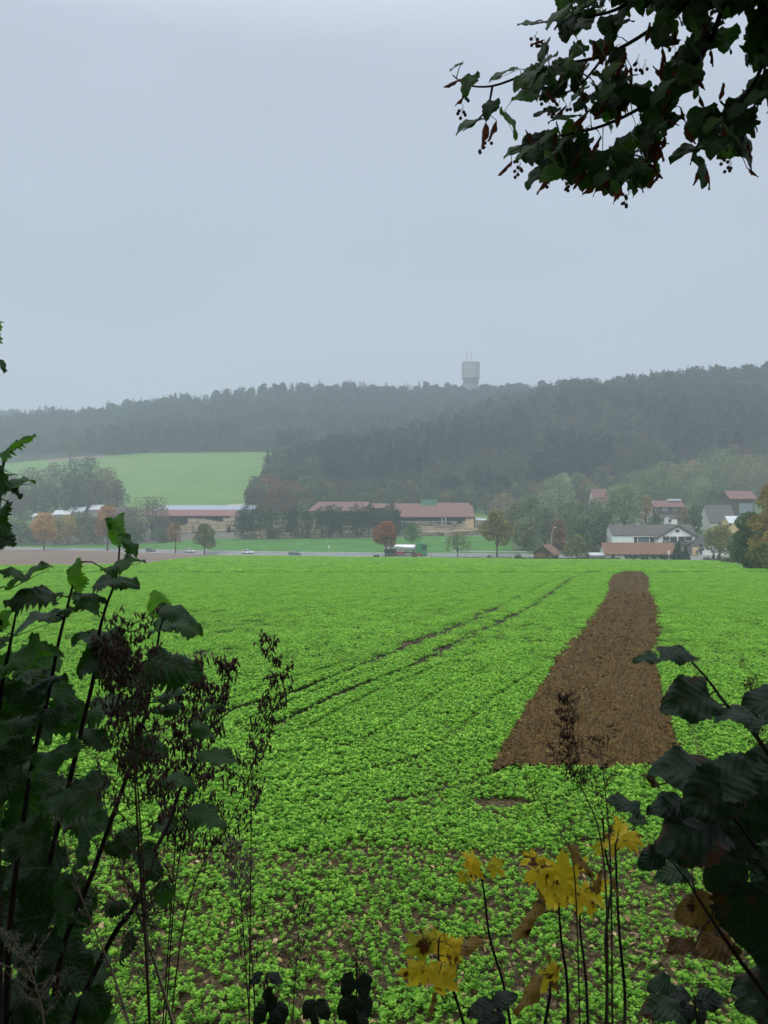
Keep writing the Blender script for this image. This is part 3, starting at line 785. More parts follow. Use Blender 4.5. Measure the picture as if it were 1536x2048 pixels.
# clods and pale stones lying on the strip of turned earth
def lump(seed, flat=.6):
    r_ = np.random.default_rng(seed); mb = MB(); mb.ball((0, 0, .012), .03, 7, 5, sz=flat); V = mb.v[0]; V += r_.normal(size=V.shape) * .006; return mb
M_stone = mat_noise('pale_stone', [(.35, .33, .28), (.6, .57, .5)], 20, .8, .2, .01)
def on_strip(n, seed, dmax):
    r_ = np.random.default_rng(seed); py_ = 1092 + 5730 / (13.1 + (dmax - 13.1) * r_.random(n) ** 1.4); px_ = r_.uniform(980, 1370, n)
    k_ = in_poly(px_, py_, STRIP); D_ = 5730 / (py_[k_] - 1092); return wx(px_[k_], D_), D_, r_
X, Y, r = on_strip(16000, 71, 60); n = len(X)
scatter('soil_clods', np.stack([X, Y, near_z(Y) + .03], 1), r.uniform(0, 6.28, n), (.4 + 2.6 * r.random(n) ** 3) * (.8 + Y / 60), r.integers(0, 4, n), [src(lump(i), [M_plough], 'clod_kind_%d' % i) for i in range(4)], 'brown clods of earth on the turned strip', 'soil clods', tilt=r.normal(size=(n, 2)) * .5)
X, Y, r = on_strip(90, 72, 45); n = len(X)
scatter('pebbles', np.stack([X, Y, near_z(Y) + .055], 1), r.uniform(0, 6.28, n), r.uniform(.5, 1.1, n), r.integers(0, 4, n), [src(lump(10 + i), [M_stone], 'stone_kind_%d' % i) for i in range(4)], 'small pale stones scattered on the turned strip', 'stones')
# straw and dead leaf litter on the thin soil near the camera
def straw(seed):
    r_ = np.random.default_rng(seed); mb = MB()
    for i in range(5):
        a = r_.uniform(0, 6.28); L_ = r_.uniform(.04, .12); c = r_.normal(size=2) * .06
        mb.tube([(c[0], c[1], .008), (c[0] + L_ * math.cos(a), c[1] + L_ * math.sin(a), .012 + r_.random() * .02)], [.002, .0012], 4, 0, r_.uniform(.2, 1))
    C = np.stack([r_.normal(size=4) * .06, r_.normal(size=4) * .06, r_.uniform(.006, .02, 4)], 1); quads(mb, C, .035, r_, 0, r_.uniform(0, .8, 4), flat=.8); return mb
r = np.random.default_rng(81); n = 2600; Y = r.uniform(4.6, 10, n); X = r.uniform(-1, 1, n) * (.55 * Y + .8)
scatter('plant_litter', np.stack([X, Y, near_z(Y)], 1), r.uniform(0, 6.28, n), r.uniform(.6, 1.3, n), r.integers(0, 4, n), [src(straw(i), [mat_foliage('litter_%d' % i, [(.07, .045, .025), (.20, .14, .08), (.40, .32, .2)], .05, .8, .2)], 'straw_kind_%d' % i) for i in range(4)], 'brown straw and dead leaf scraps on the soil at the field edge', 'plant litter')
# ================================================================== materials of the built things
M_white = mat_noise('white_render', [(.84, .85, .85), (.92, .93, .93)], .8, .9, .1, .01)
M_offw = mat_noise('aged_render', [(.48, .47, .43), (.6, .59, .55)], .7, .9, .1, .01)
M_greyroof = mat_stripes('grey_roof_tiles', (.075, .07, .065), (.125, .115, .105), 3, 'Z')
M_darkroof = mat_stripes('dark_roof_tiles', (.06, .055, .055), (.10, .09, .085), 3, 'Z')
M_redroof = mat_stripes('red_roof_tiles', (.17, .085, .078), (.23, .12, .108), 3, 'Z')
M_rustroof = mat_stripes('weathered_clay_tiles', (.13, .09, .07), (.30, .135, .085), 3, 'Z')
M_redsteel = mat_stripes('red_sheet_roof', (.22, .085, .085), (.27, .11, .11), 1.2, 'X', rough=.5)
M_solar = mat_stripes('pale_panel_roof', (.30, .35, .42), (.38, .43, .50), .6, 'X', rough=.35, sharp=.05)
M_lightroof = mat_plain('light_sheet_roof', (.6, .63, .66), .5)
M_wooddk = mat_stripes('dark_boards', (.05, .035, .025), (.085, .06, .04), 5, 'X')
M_woodgrey = mat_stripes('grey_boards', (.22, .21, .20), (.30, .29, .28), 3, 'X')
M_lumber = mat_stripes('sawn_lumber', (.42, .33, .22), (.66, .55, .40), 3.2, 'Z', rough=.8, sharp=.25)
M_lumber2 = mat_stripes('fresh_boards', (.60, .42, .23), (.70, .52, .30), 1.5, 'X')
M_logs = mat_noise('peeled_logs', [(.35, .24, .15), (.55, .42, .28)], 3, .85, .3)
M_glass = mat_plain('window_glass', (.05, .07, .09), .12, 0, .6)
M_glassb = mat_plain('sky_lit_glass', (.16, .20, .27), .15, 0, .7)
M_greenp = mat_plain('green_paint', (.03, .24, .10), .35, coat=.3)
M_signgreen = mat_plain('sign_green', (.25, .50, .34), .5)
M_signpale = mat_plain('sign_board', (.78, .88, .84), .5)
M_concrete = mat_noise('tower_concrete', [(.30, .30, .29), (.40, .40, .38)], .25, .9, .2, .05, stretch=(1, 1, .15))
M_concdk = mat_noise('tower_shaft_concrete', [(.20, .21, .22), (.27, .28, .28)], .3, .9, .2, .05)
M_steel = mat_plain('galvanised_steel', (.42, .43, .44), .4, .7)
M_darkst = mat_plain('dark_steel', (.05, .05, .055), .5, .3)
M_rubber = mat_plain('tyre_rubber', (.02, .02, .02), .85)
M_rim = mat_plain('wheel_rim', (.5, .5, .5), .35, .8)
M_tank = mat_plain('polished_tank', (.82, .84, .86), .35, .5)
M_redp = mat_plain('red_paint', (.42, .045, .05), .35, coat=.3)
M_whitep = mat_plain('white_paint', (.75, .75, .75), .35, coat=.4)
M_lampgl = mat_plain('lamp_glass', (.7, .7, .68), .3)
M_hedge = mat_foliage('hedge_leaves', [(.012, .03, .010), (.025, .06, .018), (.045, .09, .025)], .15, .7, .15)

# ================================================================== houses
def house(name, px_, D_, w, dpt, hw, hr, walls, roofm, label, cat='house', ridge='x', rz=0.0, over=.6, dz=0, z0=None, sink=.8, group=None, roofcol=None):
    """walls w x dpt x hw, gable roof rising hr above the eaves; ridge along local x or y. Origin at the middle of the base."""
    x = wx(px_, D_); z = (gz(x, D_) if z0 is None else z0) + dz
    e = empty(name, (x, D_, z), rz); tag(e, label, cat, group)
    b = MB(); a, c = w / 2, dpt / 2
    if ridge == 'x':
        b.prism([(-c, -sink), (c, -sink), (c, hw), (0, hw + hr * .98), (-c, hw)], -a, a, 'x')
    else:
        b.prism([(-a, -sink), (a, -sink), (a, hw), (0, hw + hr * .98), (-a, hw)], -c, c, 'y')
    b.obj('wall', walls, e)
    rf = MB(); t = .22
    s_ = hr / (c if ridge == 'x' else a)
    if ridge == 'x':
        o_ = c + over; y0 = hw - over * s_
        rf.prism([(-o_, y0 + .03), (0, hw + hr + .03), (o_, y0 + .03), (o_, y0 + .03 + t), (0, hw + hr + t + .03), (-o_, y0 + .03 + t)], -a - over, a + over, 'x')
    else:
        o_ = a + over; y0 = hw - over * s_
        rf.prism([(-o_, y0 + .03), (0, hw + hr + .03), (o_, y0 + .03), (o_, y0 + .03 + t), (0, hw + hr + t + .03), (-o_, y0 + .03 + t)], -c - over, c + over, 'y')
    r_ = rf.obj('roof', roofm, e)
    return e, r_

def win(e, x, z, w, h, y, mat=None, frame=None, sh=None, name='window', side='front'):
    """a window (or door) on the front wall at local y: frame proud of the wall, pane set back in it"""
    frame = frame or M_whitep; mat = mat or M_glass
    f = MB(); t = .09; p = .05
    def bx(m_, x0, x1, z0, z1, d0, d1): m_.box(x0, x1, y - d1, y - d0, z0, z1)
    bx(f, x - w / 2, x - w / 2 + t, z, z + h, -.1, p); bx(f, x + w / 2 - t, x + w / 2, z, z + h, -.1, p)
    bx(f, x - w / 2 + t, x + w / 2 - t, z, z + t, -.1, p); bx(f, x - w / 2 + t, x + w / 2 - t, z + h - t, z + h, -.1, p)
    fo = f.obj(name, frame, e)
    g = MB(); bx(g, x - w / 2 + t, x + w / 2 - t, z + t, z + h - t, -.02, .02)
    if w > 1.3:
        n = int(w // 1.0)
        for i in range(1, n): bx(g, x - w / 2 + w * i / n - .04, x - w / 2 + w * i / n + .04, z + t, z + h - t, .02, .045)
    g.obj('pane', mat, fo)
    if sh:
        for s_ in (-1, 1):
            m_ = MB(); cx = x + s_ * (w / 2 + w * .22); bx(m_, cx - w * .2, cx + w * .2, z, z + h, -.02, .07); m_.obj('shutter', sh, e)
    return fo
def door(e, x, z, w, h, y, mat):
    d = MB(); d.box(x - w / 2, x + w / 2, y - .06, y + .1, z, z + h); d.box(x - w / 2 - .1, x + w / 2 + .1, y - .04, y + .1, z + h, z + h + .12)
    o = d.obj('door', mat, e); k = MB(); k.ball((x + w * .38, y - .1, z + h * .45), .05); k.obj('handle', M_steel, o); return o

# --- main village house: long grey roof with a white cross gable and balcony
D0 = 262.0; u = D0 / F
def X_(p): return wx(p, D0)
zb = gz(X_(1300), 262)
cxm = (1212 + 1384) / 2
hgt = lambda y: wz(y, D0) - zb
e, rr = house('village_house', cxm, 268, (1380 - 1215) * u, 11, hgt(1070), hgt(1053) - hgt(1070) + .1, M_white, M_greyroof,
              'long white house with grey roof, cross gable and dark wooden balcony', z0=zb, over=.4)
ey = 268 - 262.0
# cross gable
gx = X_(1335.5) - X_(cxm); gw = (1375 - 1297) * u
g = MB(); hwg, hrg = hgt(1073), hgt(1050) - hgt(1073)
yf = -ey - 3.2
g.prism([(gx - gw / 2, -.8), (gx + gw / 2, -.8), (gx + gw / 2, hwg), (gx, hwg + hrg * .98), (gx - gw / 2, hwg)], yf, 0, 'y')
g.obj('gable_wall', M_white, e)
g = MB(); o_ = gw / 2 + .9; s_ = hrg / (gw / 2); y0 = hwg - .9 * s_
g.prism([(gx - o_, y0 + .03), (gx, hwg + hrg + .03), (gx + o_, y0 + .03), (gx + o_, y0 + .28), (gx, hwg + hrg + .3), (gx - o_, y0 + .28)], yf - .6, -.1, 'y')
g.obj('gable_roof', M_greyroof, e)
for s_ in (-1, 1):
    bb_ = MB(); bb_.prism([(gx, hwg + hrg + .02), (gx + s_ * o_, y0 + .02), (gx + s_ * o_, y0 - .22), (gx, hwg + hrg - .25)], yf - .66, yf - .59, 'y'); bb_.obj('bargeboard', M_wooddk, e)
for pxw, w_ in ((1313.5, 1.25), (1328, 1.25), (1344, 1.25), (1358, 1.25)):
    tall = pxw in (1328, 1344)
    win(e, X_(pxw) - X_(cxm), hgt(1080) if not tall else hgt(1082), w_, hgt(1071.5) - hgt(1080) + (0.3 if tall else 0), yf, M_glass, M_wooddk, M_wooddk)
win(e, gx, hgt(1063.5), 1.3, .95, yf, M_glass, M_wooddk)
bal = MB(); bz0, bz1 = hgt(1088), hgt(1081); bx0, bx1 = X_(1303) - X_(cxm), X_(1366) - X_(cxm)
bal.box(bx0, bx1, yf - 1.3, yf - .01, bz0 - .15, bz0)
for i in range(42):
    q = bx0 + (bx1 - bx0) * i / 42; bal.box(q + .02, q + (bx1 - bx0) / 42 - .03, yf - 1.3, yf - 1.24, bz0, bz1)
bal.box(bx0 - .05, bx1 + .05, yf - 1.36, yf - 1.2, bz1, bz1 + .1)
bal.obj('balcony', M_wooddk, e)
# shop front in the left wing
yl = -5.5
sg = MB(); sg.box(X_(1213) - X_(cxm), X_(1254) - X_(cxm), yl - .12, yl - .02, hgt(1087), hgt(1072.5)); so = sg.obj('sign_panel', M_signpale, e)
sg = MB(); sg.box(X_(1214) - X_(cxm), X_(1222) - X_(cxm), yl - .15, yl - .12, hgt(1075), hgt(1073.5)); sg.box(X_(1228) - X_(cxm), X_(1252) - X_(cxm), yl - .15, yl - .12, hgt(1074.6), hgt(1073.6)); sg.obj('sign_band', M_signgreen, so)
win(e, X_(1276) - X_(cxm), hgt(1087.5), (1288 - 1265) * u, hgt(1074) - hgt(1087.5), yl, M_glassb, M_whitep, name='shop_window')
for a_ in ((1257, 1263), (1289, 1296)):
    q = MB(); q.box(X_(a_[0]) - X_(cxm), X_(a_[1]) - X_(cxm), yl - .1, yl - .01, hgt(1087.5), hgt(1074)); q.obj('folding_shutter', M_darkst, e)
q = MB(); q.box(X_(1255) - X_(cxm), X_(1297) - X_(cxm), yl - .9, yl - .03, hgt(1073.2), hgt(1072)); q.obj('canopy', M_whitep, e)
ch = MB(); ch.box(-4, -3.3, .5, 1.2, hgt(1054), hgt(1049)); ch.box(-4.08, -3.22, .42, 1.28, hgt(1049), hgt(1048.4)); ch.obj('chimney', M_offw, rr)

# --- low building with weathered clay roof in front of it
D1 = 240.0; u1 = D1 / F; z1 = gz(wx(1275, D1), D1)
h1 = lambda y: wz(y, D1) - z1
e, rr = house('low_outbuilding', 1274.5, 243.5, (1343 - 1203) * u1, 7, h1(1107.5) + .1, h1(1088.5) - h1(1107), M_offw, M_rustroof,
              'long low outbuilding with weathered orange clay roof behind the clipped hedge', 'outbuilding', z0=z1, over=.5)
cx1 = wx(1274.5, 243.5)
for a_, w_ in ((1226, 1.1), (1271, 1.2), (1308, 1.3)):
    win(e, wx(a_, D1) - cx1, .5, w_, 1.4, -3.5, M_glass, M_wooddk)
q = MB(); q.box(wx(1318, D1) - cx1, wx(1335, D1) - cx1, -3.58, -3.5, .2, 1.9); q.obj('barn_door', M_wooddk, e)
q = MB(); q.box(wx(1335.5, D1) - cx1, wx(1337.5, D1) - cx1, -4.4, -3.52, 0, 3.0); q.obj('end_pier', M_white, e)
# --- lean-to at its left end
e, rr = house('lean_to_shed', 1192, 243, 5.2, 5, 1.5, .5, M_woodgrey, M_lightroof, 'low grey lean-to shed at the left end of the clay-roofed outbuilding', 'shed', z0=gz(wx(1192, 243), 243), over=.2)
win(e, 0, .4, 1.0, .8, -2.5)

# --- white gabled house to the right, steep dark roof
D2 = 250.0; z2 = gz(wx(1400, D2), D2) ; h2 = lambda y: wz(y, D2) - z2
e, rr = house('white_gable_house', 1414, 254, (1446 - 1382) * D2 / F, 11, h2(1100), h2(1073) - h2(1100), M_white, M_darkroof,
              'white gabled house with steep dark roof edge and orange wooden gate', ridge='y', z0=z2, over=.9, rz=0)
cx2 = wx(1414, 254)
door(e, wx(1387, D2) - cx2, .1, 2.1, 2.6, -5.5, M_lumber2)
for a_, b_ in ((1391, 1100), (1398, 1091), (1402, 1100)):
    win(e, wx(a_, D2) - cx2, h2(b_), .8, .7, -5.5, M_glass, M_wooddk)
win(e, wx(1398, D2) - cx2, .3, .8, 1.6, -5.5, M_glass, M_wooddk)
# --- dark roofed annexe between the two houses
e, rr = house('dark_roof_annexe', 1392, 268, 9.5, 8, wz(1088, 268) - gz(wx(1392, 268), 268), 2.6, M_offw, M_darkroof, 'annexe with dark roof wedged between the balcony house and the white gable house', ridge='x', over=.4)
win(e, -1, 1.2, 1.2, 1.1, -4)

# --- houses further up the slope
def slope_house(name, pa, pb, D_, y_eave, y_ridge, y_base, walls, roofm, label, ridge='x', dpt=10, wins=(), over=.7):
    uu = D_ / F; c = (pa + pb) / 2; zb_ = wz(y_base, D_)
    e_, r_ = house(name, c, D_ + dpt / 2, (pb - pa) * uu - 2 * over, dpt, wz(y_eave, D_) - zb_, wz(y_ridge, D_) - wz(y_eave, D_), walls, roofm, label, ridge=ridge, z0=zb_, sink=6, over=over)
    for (a, b, w_, h_, m_, fr) in wins:
        win(e_, wx(a, D_) - wx(c, D_ + dpt / 2), wz(b, D_) - zb_, w_, h_, -dpt / 2, m_, fr)
    return e_, r_
e, r_ = slope_house('red_roof_house', 1300, 1363, 380, 1013, 1003, 1036, M_wooddk, M_redroof, 'brown timber house with low red roof and white lower storey', wins=((1313, 1021, 1.6, 1.5, M_glass, M_whitep), (1330, 1022, 2.2, 1.6, M_glassb, M_whitep), (1350, 1022, 1.6, 1.5, M_glass, M_whitep)))
q = MB(); q.box(-2, 7, -8.5, -5.02, -8, -.8); q.obj('lower_storey', M_white, e)
q = MB(); q.prism([(-9.5, -.4), (-5.02, 1.6), (-5.02, 1.85), (-9.5, -.15)], -6, 6, 'x'); q.obj('porch_roof', M_darkroof, e)
win(e, 0, -4, 1.8, 2.0, -8.5, M_glass, M_whitep); win(e, 4.5, -4, 1.2, 1.4, -8.5, M_glass, M_wooddk)
q = MB(); q.box(1, 7.3, -1.5, 1.5, wz(1003, 380) - wz(1036, 380) + .2, wz(1002, 380) - wz(1036, 380) + .9); q.obj('skylight', M_lightroof, r_)
slope_house('pale_cottage', 1284, 1301, 376, 1018, 1015, 1028, M_offw, M_lightroof, 'small pale cottage beside the red flat-roofed timber house, on its left', dpt=6, over=.2, wins=((1288, 1023, .9, 1, M_glass, M_wooddk), (1295, 1023, .9, 1, M_glass, M_wooddk)))
slope_house('white_garage', 1333, 1350, 330, 1037, 1032, 1052, M_white, M_darkroof, 'small white building just above the ridge of the balcony house', dpt=7, over=.3, wins=((1340, 1045, 1.2, 1.4, M_glass, M_wooddk),))
slope_house('grey_roof_house', 1406, 1462, 330, 1043, 1012, 1062, M_offw, M_greyroof, 'house under a broad grey hipped roof behind the yellowing tree', dpt=12, over=.5, wins=((1440, 1050, 1.4, 1.4, M_glass, M_wooddk), (1452, 1050, 1.4, 1.4, M_glass, M_wooddk)))
e, r_ = slope_house('timber_barn', 1447, 1502, 360, 996, 983, 1030, M_wooddk, M_redroof, 'dark timber barn with dull red roof high at the right edge of the village', dpt=11, over=1.0)
q = MB()
for i in range(9): q.box(-1.5 + i * .75, -1.42 + i * .75, -5.75, -5.6, 1.0, 5.6)
for i in range(5): q.box(-1.6, 4.8, -5.8, -5.7, 1.2 + i * 1.05, 1.32 + i * 1.05)
q.box(-1.75, -1.55, -5.85, -5.55, -1, 6); q.box(4.75, 4.95, -5.85, -5.55, -1, 6); q.obj('lattice_gate', M_steel, e)
q = MB(); q.box(-1.4, 4.7, -5.55, -5.5, 1, 5.6); q.obj('bay_screen', M_solar, e)
slope_house('red_roof_farmhouse', 1181, 1213, 390, 1008, 979, 1026, M_offw, M_redroof, 'farmhouse with tall steep red roof half hidden between two willow trees', dpt=12, over=.3, wins=((1190, 1014, 1.2, 1.4, M_glass, M_wooddk), (1202, 1014, 1.2, 1.4, M_glass, M_wooddk)))
slope_house('hillside_villa', 1353, 1378, 480, 945, 938, 966, M_white, M_lightroof, 'pale house among the trees, highest building on the slope', dpt=9, over=.4, wins=((1360, 952, 1.5, 1.5, M_glass, M_wooddk), (1370, 952, 1.5, 1.5, M_glass, M_wooddk)))
slope_house('yellow_cottage', 1449, 1476, 300, 1046, 1034, 1066, M_lumber2, M_lightroof, 'cream cottage peeping out below the grey hipped roof beside the autumn bush', ridge='x', dpt=7, over=.3, wins=((1460, 1052, 1.0, 1.2, M_glass, M_wooddk),))
# --- garden shed at the left of the village
D3 = 238.0; z3 = gz(wx(1092, D3), D3); h3 = lambda y: wz(y, D3) - z3
e, rr = house('garden_shed', 1092, D3 + 4, 6.4, 6.5, h3(1108), h3(1091) - h3(1108) - .2, mat_stripes('brown_boards', (.14, .075, .045), (.2, .11, .065), 4, 'X'), M_rustroof,
              'small brown wooden shed with gabled tile roof left of the village beside the road', 'shed', ridge='y', z0=z3, over=.7, rz=R(-28))
q = MB(); q.prism([(-2.6, h3(1107)), (2.6, h3(1107)), (0, h3(1093))], -3.33, -3.26, 'y'); q.obj('gable_boarding', M_wooddk, e)
door(e, 1.2, .05, 1.2, 1.9, -3.25, M_wooddk)

# --- hedges
def hedge(pa, pb, D_, h, w, label, dens=26, seed=1, col=None):
    r = np.random.default_rng(seed); xa, xb = wx(pa, D_), wx(pb, D_)
    e_ = empty('hedge', ((xa + xb) / 2, D_, gz((xa + xb) / 2, D_))); tag(e_, label, 'hedge')
    L = xb - xa; n = int(L * dens * h); cr_ = MB()
    x = r.uniform(-L / 2, L / 2, n); y = r.uniform(-w / 2, w / 2, n); z = h * r.random(n) ** .6
    zg = gzv(x + (xa + xb) / 2, y + D_) - gz((xa + xb) / 2, D_)
    hh = .85 + .15 * vnoise(x * .6, x * 0, seed)
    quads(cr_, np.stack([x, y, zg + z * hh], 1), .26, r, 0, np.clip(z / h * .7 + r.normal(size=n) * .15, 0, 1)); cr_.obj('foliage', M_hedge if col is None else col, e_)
    st = MB()
    for i in range(int(L / 1.5)):
        q = -L / 2 + 1.5 * i + .5; st.tube([(q, 0, float(np.interp(q, np.sort(x), zg[np.argsort(x)])) - .1), (q, 0, h * .6)], .04, 4)
    st.obj('stem', M_bark, e_); return e_
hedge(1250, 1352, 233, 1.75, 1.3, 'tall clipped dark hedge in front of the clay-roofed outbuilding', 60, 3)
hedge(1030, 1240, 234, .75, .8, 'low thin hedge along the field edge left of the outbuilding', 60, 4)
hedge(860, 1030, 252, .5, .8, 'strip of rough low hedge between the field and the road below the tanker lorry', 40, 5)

# ================================================================== sawmill
D4 = 372.0; u4 = D4 / F
zs = gz(wx(800, D4), D4)
h4 = lambda y: wz(y, D4) - zs
def hall(name, pa, pb, D_, dpt, y_eave, y_ridge, roofm, label, zbase, open_front=True, gable=None, hip=0):
    uu = D_ / F; c = (pa + pb) / 2; e_ = empty(name, (wx(c, D_), D_ + dpt / 2, zbase)); tag(e_, label, 'sawmill hall')
    W = (pb - pa) * uu; a = W / 2; d = dpt / 2; he = wz(y_eave, D_) - zbase; hr = wz(y_ridge, D_ + d) - wz(y_eave, D_)
    r_ = MB(); t = .3; sk = hip
    V = [(-a - sk, -d - 1, he - .1), (a, -d - 1, he - .1), (a, 0, he + hr), (-a, 0, he + hr), (-a, d + 1, he - .1), (a, d + 1, he - .1)]
    V2 = [(x, y, z - t) for x, y, z in V]
    r_.add(V + V2, [(0, 1, 2, 3), (3, 2, 5, 4), (6, 9, 8, 7), (9, 10, 11, 8), (0, 6, 7, 1), (1, 7, 8, 2), (2, 8, 11, 5), (0, 3, 9, 6), (3, 4, 10, 9), (4, 5, 11, 10)])
    ro = r_.obj('roof', roofm, e_)
    w_ = MB(); w_.box(-a + .3, a - .3, d - .3, d, -1, he - .45); w_.box(-a + .05, -a + .25, -d + .5, d - .35, -1, he - .45)
    w_.obj('rear_wall', M_wooddk, e_)
    n = int(W // 7)
    for i in range(n + 1):
        q = MB(); x = -a + .4 + (W - .8) * i / n; q.box(x - .15, x + .15, -d, -d + .3, -1, he - .4); q.box(x - .12, x + .12, -d + .3, d - .4, he - .8, he - .45); q.obj('post', M_wooddk, e_)
    g_ = MB(); g_.prism([(-d - .4, he - .5), (d + .4, he - .5), (0, he + hr - .4)], a - .35, a - .15, 'x'); g_.prism([(-d - .4, he - .5), (d + .4, he - .5), (0, he + hr - .4)], -a + .25, -a + .45, 'x'); g_.obj('gable_wall', gable or M_woodgrey, e_)
    return e_, ro, a, d, he
e, ro, a, d, he = hall('sawmill_hall', 772, 950, D4, 22, 1033, 1011, M_redroof, 'long open sawmill hall with dull red roof and grey boarded end, above the lorry', zs)
q = MB(); q.box(a - 4.6, a - .5, -d - .2, -d - .05, -.5, he - .9); q.obj('board_wall', M_lumber2, e)
q = MB(); q.box(a + .02, a + .22, -d, d, -1, he - .5); q.obj('end_wall', M_woodgrey, e)
q = MB(); q.prism([(a + .25, he - 1.6), (a + 9.5, he - 2.3), (a + 9.5, he - 2.1), (a + .25, he - 1.35)], -d - 1, d - 6, 'y'); q.obj('lean_to_roof', M_lightroof, e)
for yy in (-d - .8, 0):
    q = MB(); q.box(a + 9, a + 9.2, yy, yy + .2, -1, he - 2.2); q.obj('post', M_steel, e)
q = MB(); q.box(-a + 2, a - 9, -d - 1.6, -d - 1.2, he - 2.7, he - 2.2)
for i in range(7): x = -a + 3 + i * (2 * a - 14) / 6; q.box(x - .15, x + .15, -d - 1.55, -d - 1.25, -1, he - 2.7)
q.obj('crane_beam', M_woodgrey, e)
for xx in (5.5, 7.2):
    q = MB(); q.box(xx, xx + .5, -d - .35, -d - .05, he - 5, he - .5); q.obj('white_post', M_whitep, e)
e, ro, a, d, he = hall('sawmill_hall', 632, 737, 366, 24, 1021, 1003.5, M_redroof, 'left sawmill hall with red roof slanting at its left end, behind the alders', gz(wx(680, 366), 366), hip=4)
e, ro, a, d, he = hall('sawmill_hall', 742, 850, 402, 16, 1015, 1007, M_redroof, 'rear sawmill hall whose red ridge shows behind the main hall roof', gz(wx(800, 402), 402))
e, ro, a, d, he = hall('sawmill_hall', 862, 941, 410, 14, 1014, 1005.5, M_redroof, 'rearmost sawmill hall, a thin red ridge right of the green machine cabin', gz(wx(900, 410), 410))
e = empty('extraction_cabin', (wx(858, 404), 404, gz(wx(858, 404), 404))); tag(e, 'green metal cabin sticking up behind the red sawmill roofs', 'cabin')
q = MB(); q.box(-4.3, 4.3, 0, 5, -1, wz(1000, 404) - gz(wx(858, 404), 404)); q.obj('body', mat_stripes('green_sheet', (.09, .22, .15), (.12, .28, .19), 1.5, 'X'), e)
q = MB(); q.box(-4.5, 4.5, -.2, 5.2, wz(1000, 404) - gz(wx(858, 404), 404) + .02, wz(999, 404) - gz(wx(858, 404), 404)); q.obj('roof', M_greenp, e)
# left open shed with pale panel roof and red lower band
zl = gz(wx(400, 392), 392)
e = empty('drying_shed', (wx(395, 392), 400, zl)); tag(e, 'long open shed with pale panel roof above a red lower edge', 'shed')
cxl = wx(395, 392)
def xl(p, d_=392): return wx(p, d_) - cxl
r1 = MB(); r1.prism([(-9.5, wz(1031, 392) - zl), (-4, wz(1020.3, 394) - zl), (-4, wz(1020.3, 394) - zl - .3), (-9.5, wz(1031, 392) - zl - .3)], xl(290), xl(500), 'x'); r1.obj('lower_roof', M_redsteel, e)
r1 = MB(); r1.prism([(-3.98, wz(1020, 394) - zl + .1), (8, wz(1011, 405) - zl), (8, wz(1011, 405) - zl - .3), (-3.98, wz(1020, 394) - zl - .2)], xl(305), xl(505), 'x'); r1.obj('roof', M_solar, e)
q = MB(); q.box(xl(292), xl(500), 7, 7.3, -1, wz(1014, 405) - zl); q.obj('rear_wall', M_wooddk, e)
for p_ in range(296, 500, 17):
    q = MB(); q.box(xl(p_), xl(p_) + .3, -9, -8.7, -1, wz(1031, 392) - zl - .3); q.obj('post', M_wooddk, e)
# pale sheds further left
def small_shed(pa, pb, D_, ye, yr, label, roofm=None, dpt=8):
    z_ = gz(wx((pa + pb) / 2, D_), D_)
    e_, r_ = house('storage_shed', (pa + pb) / 2, D_ + dpt / 2, (pb - pa) * D_ / F, dpt, wz(ye, D_) - z_, wz(yr, D_ + dpt / 2) - wz(ye, D_), M_woodgrey, roofm or M_lightroof, label, 'shed', z0=z_, over=.3)
    return e_
small_shed(70, 112, 430, 1033, 1027.5, 'leftmost of the pale-roofed yard sheds, low and flat')
small_shed(112, 145, 432, 1029, 1021, 'second pale-roofed yard shed from the left, brighter and taller')
small_shed(142, 172, 436, 1024, 1014.5, 'third pale-roofed yard shed, highest of the left group, above the orange trees')
small_shed(184, 206, 440, 1019, 1010.5, 'small pale-roofed yard shed standing apart behind the orange tree')
small_shed(225, 262, 436, 1022, 1015.5, 'grey-roofed yard shed left of the long drying shed', M_greyroof)

# lumber
def lumber_proto(seed):
    r = np.random.default_rng(seed); mb = MB()
    n = 7
    for i in range(n):
        z = i / n; sh_ = r.uniform(-.03, .03)
        mb.box(-.5 + sh_, .5 + sh_, -.5, .5, z, z + .8 / n, 0, .5)
        for k_ in (-.38, 0, .38): mb.box(k_ - .02, k_ + .02, -.49, .49, z + .8 / n, z + 1 / n, 0)
    return mb
LM = [lumber_proto(i).mesh('lumber_stack', M_lumber) for i in range(3)]
def stack(px_, D_, w, dp, h, label, rz=0.0, z=None, group='lumber stacks in the sawmill yard'):
    x = wx(px_, D_); o = bpy.data.objects.new('lumber_stack', random.choice(LM)); COL.objects.link(o)
    o.location = (x, D_, gz(x, D_) if z is None else z); o.scale = (w, dp, h); o.rotation_euler = (0, 0, rz)
    return tag(o, label, 'lumber stack', group)
for (p_, D_, w, h, lb) in [
    (366, 381, 4.5, 4.0, 'broad pale lumber stack at the left front corner of the drying shed'), (378, 380, 3.5, 4.6, 'taller pale lumber stack, second from the left before the drying shed'),
    (394, 382, 5, 4.2, 'wide lumber stack behind the green roadside tree'), (412, 383, 5.5, 6.0, 'tallest light lumber stack in the middle before the drying shed'),
    (427, 381, 4.5, 5.4, 'orange-pale lumber stack right of the tallest one'), (443, 380, 5, 5.0, 'lumber stack with grey end beside the small dark fir'),
    (469, 382, 3.5, 7.5, 'narrow high lumber stack at the right end of the drying shed'), (476, 380, 4, 4.2, 'lumber stack just left of the dark alder row'),
    (386, 391, 5, 6.5, 'lumber stack under the roof at the left of the drying shed'), (402, 392, 5, 6.0, 'lumber stack in shade under the drying shed roof'), (455, 392, 4, 6.0, 'grey lumber stack under the drying shed near the fir')]:
    stack(p_, D_, w, 3.5, h, lb)
rs = random.Random(4)
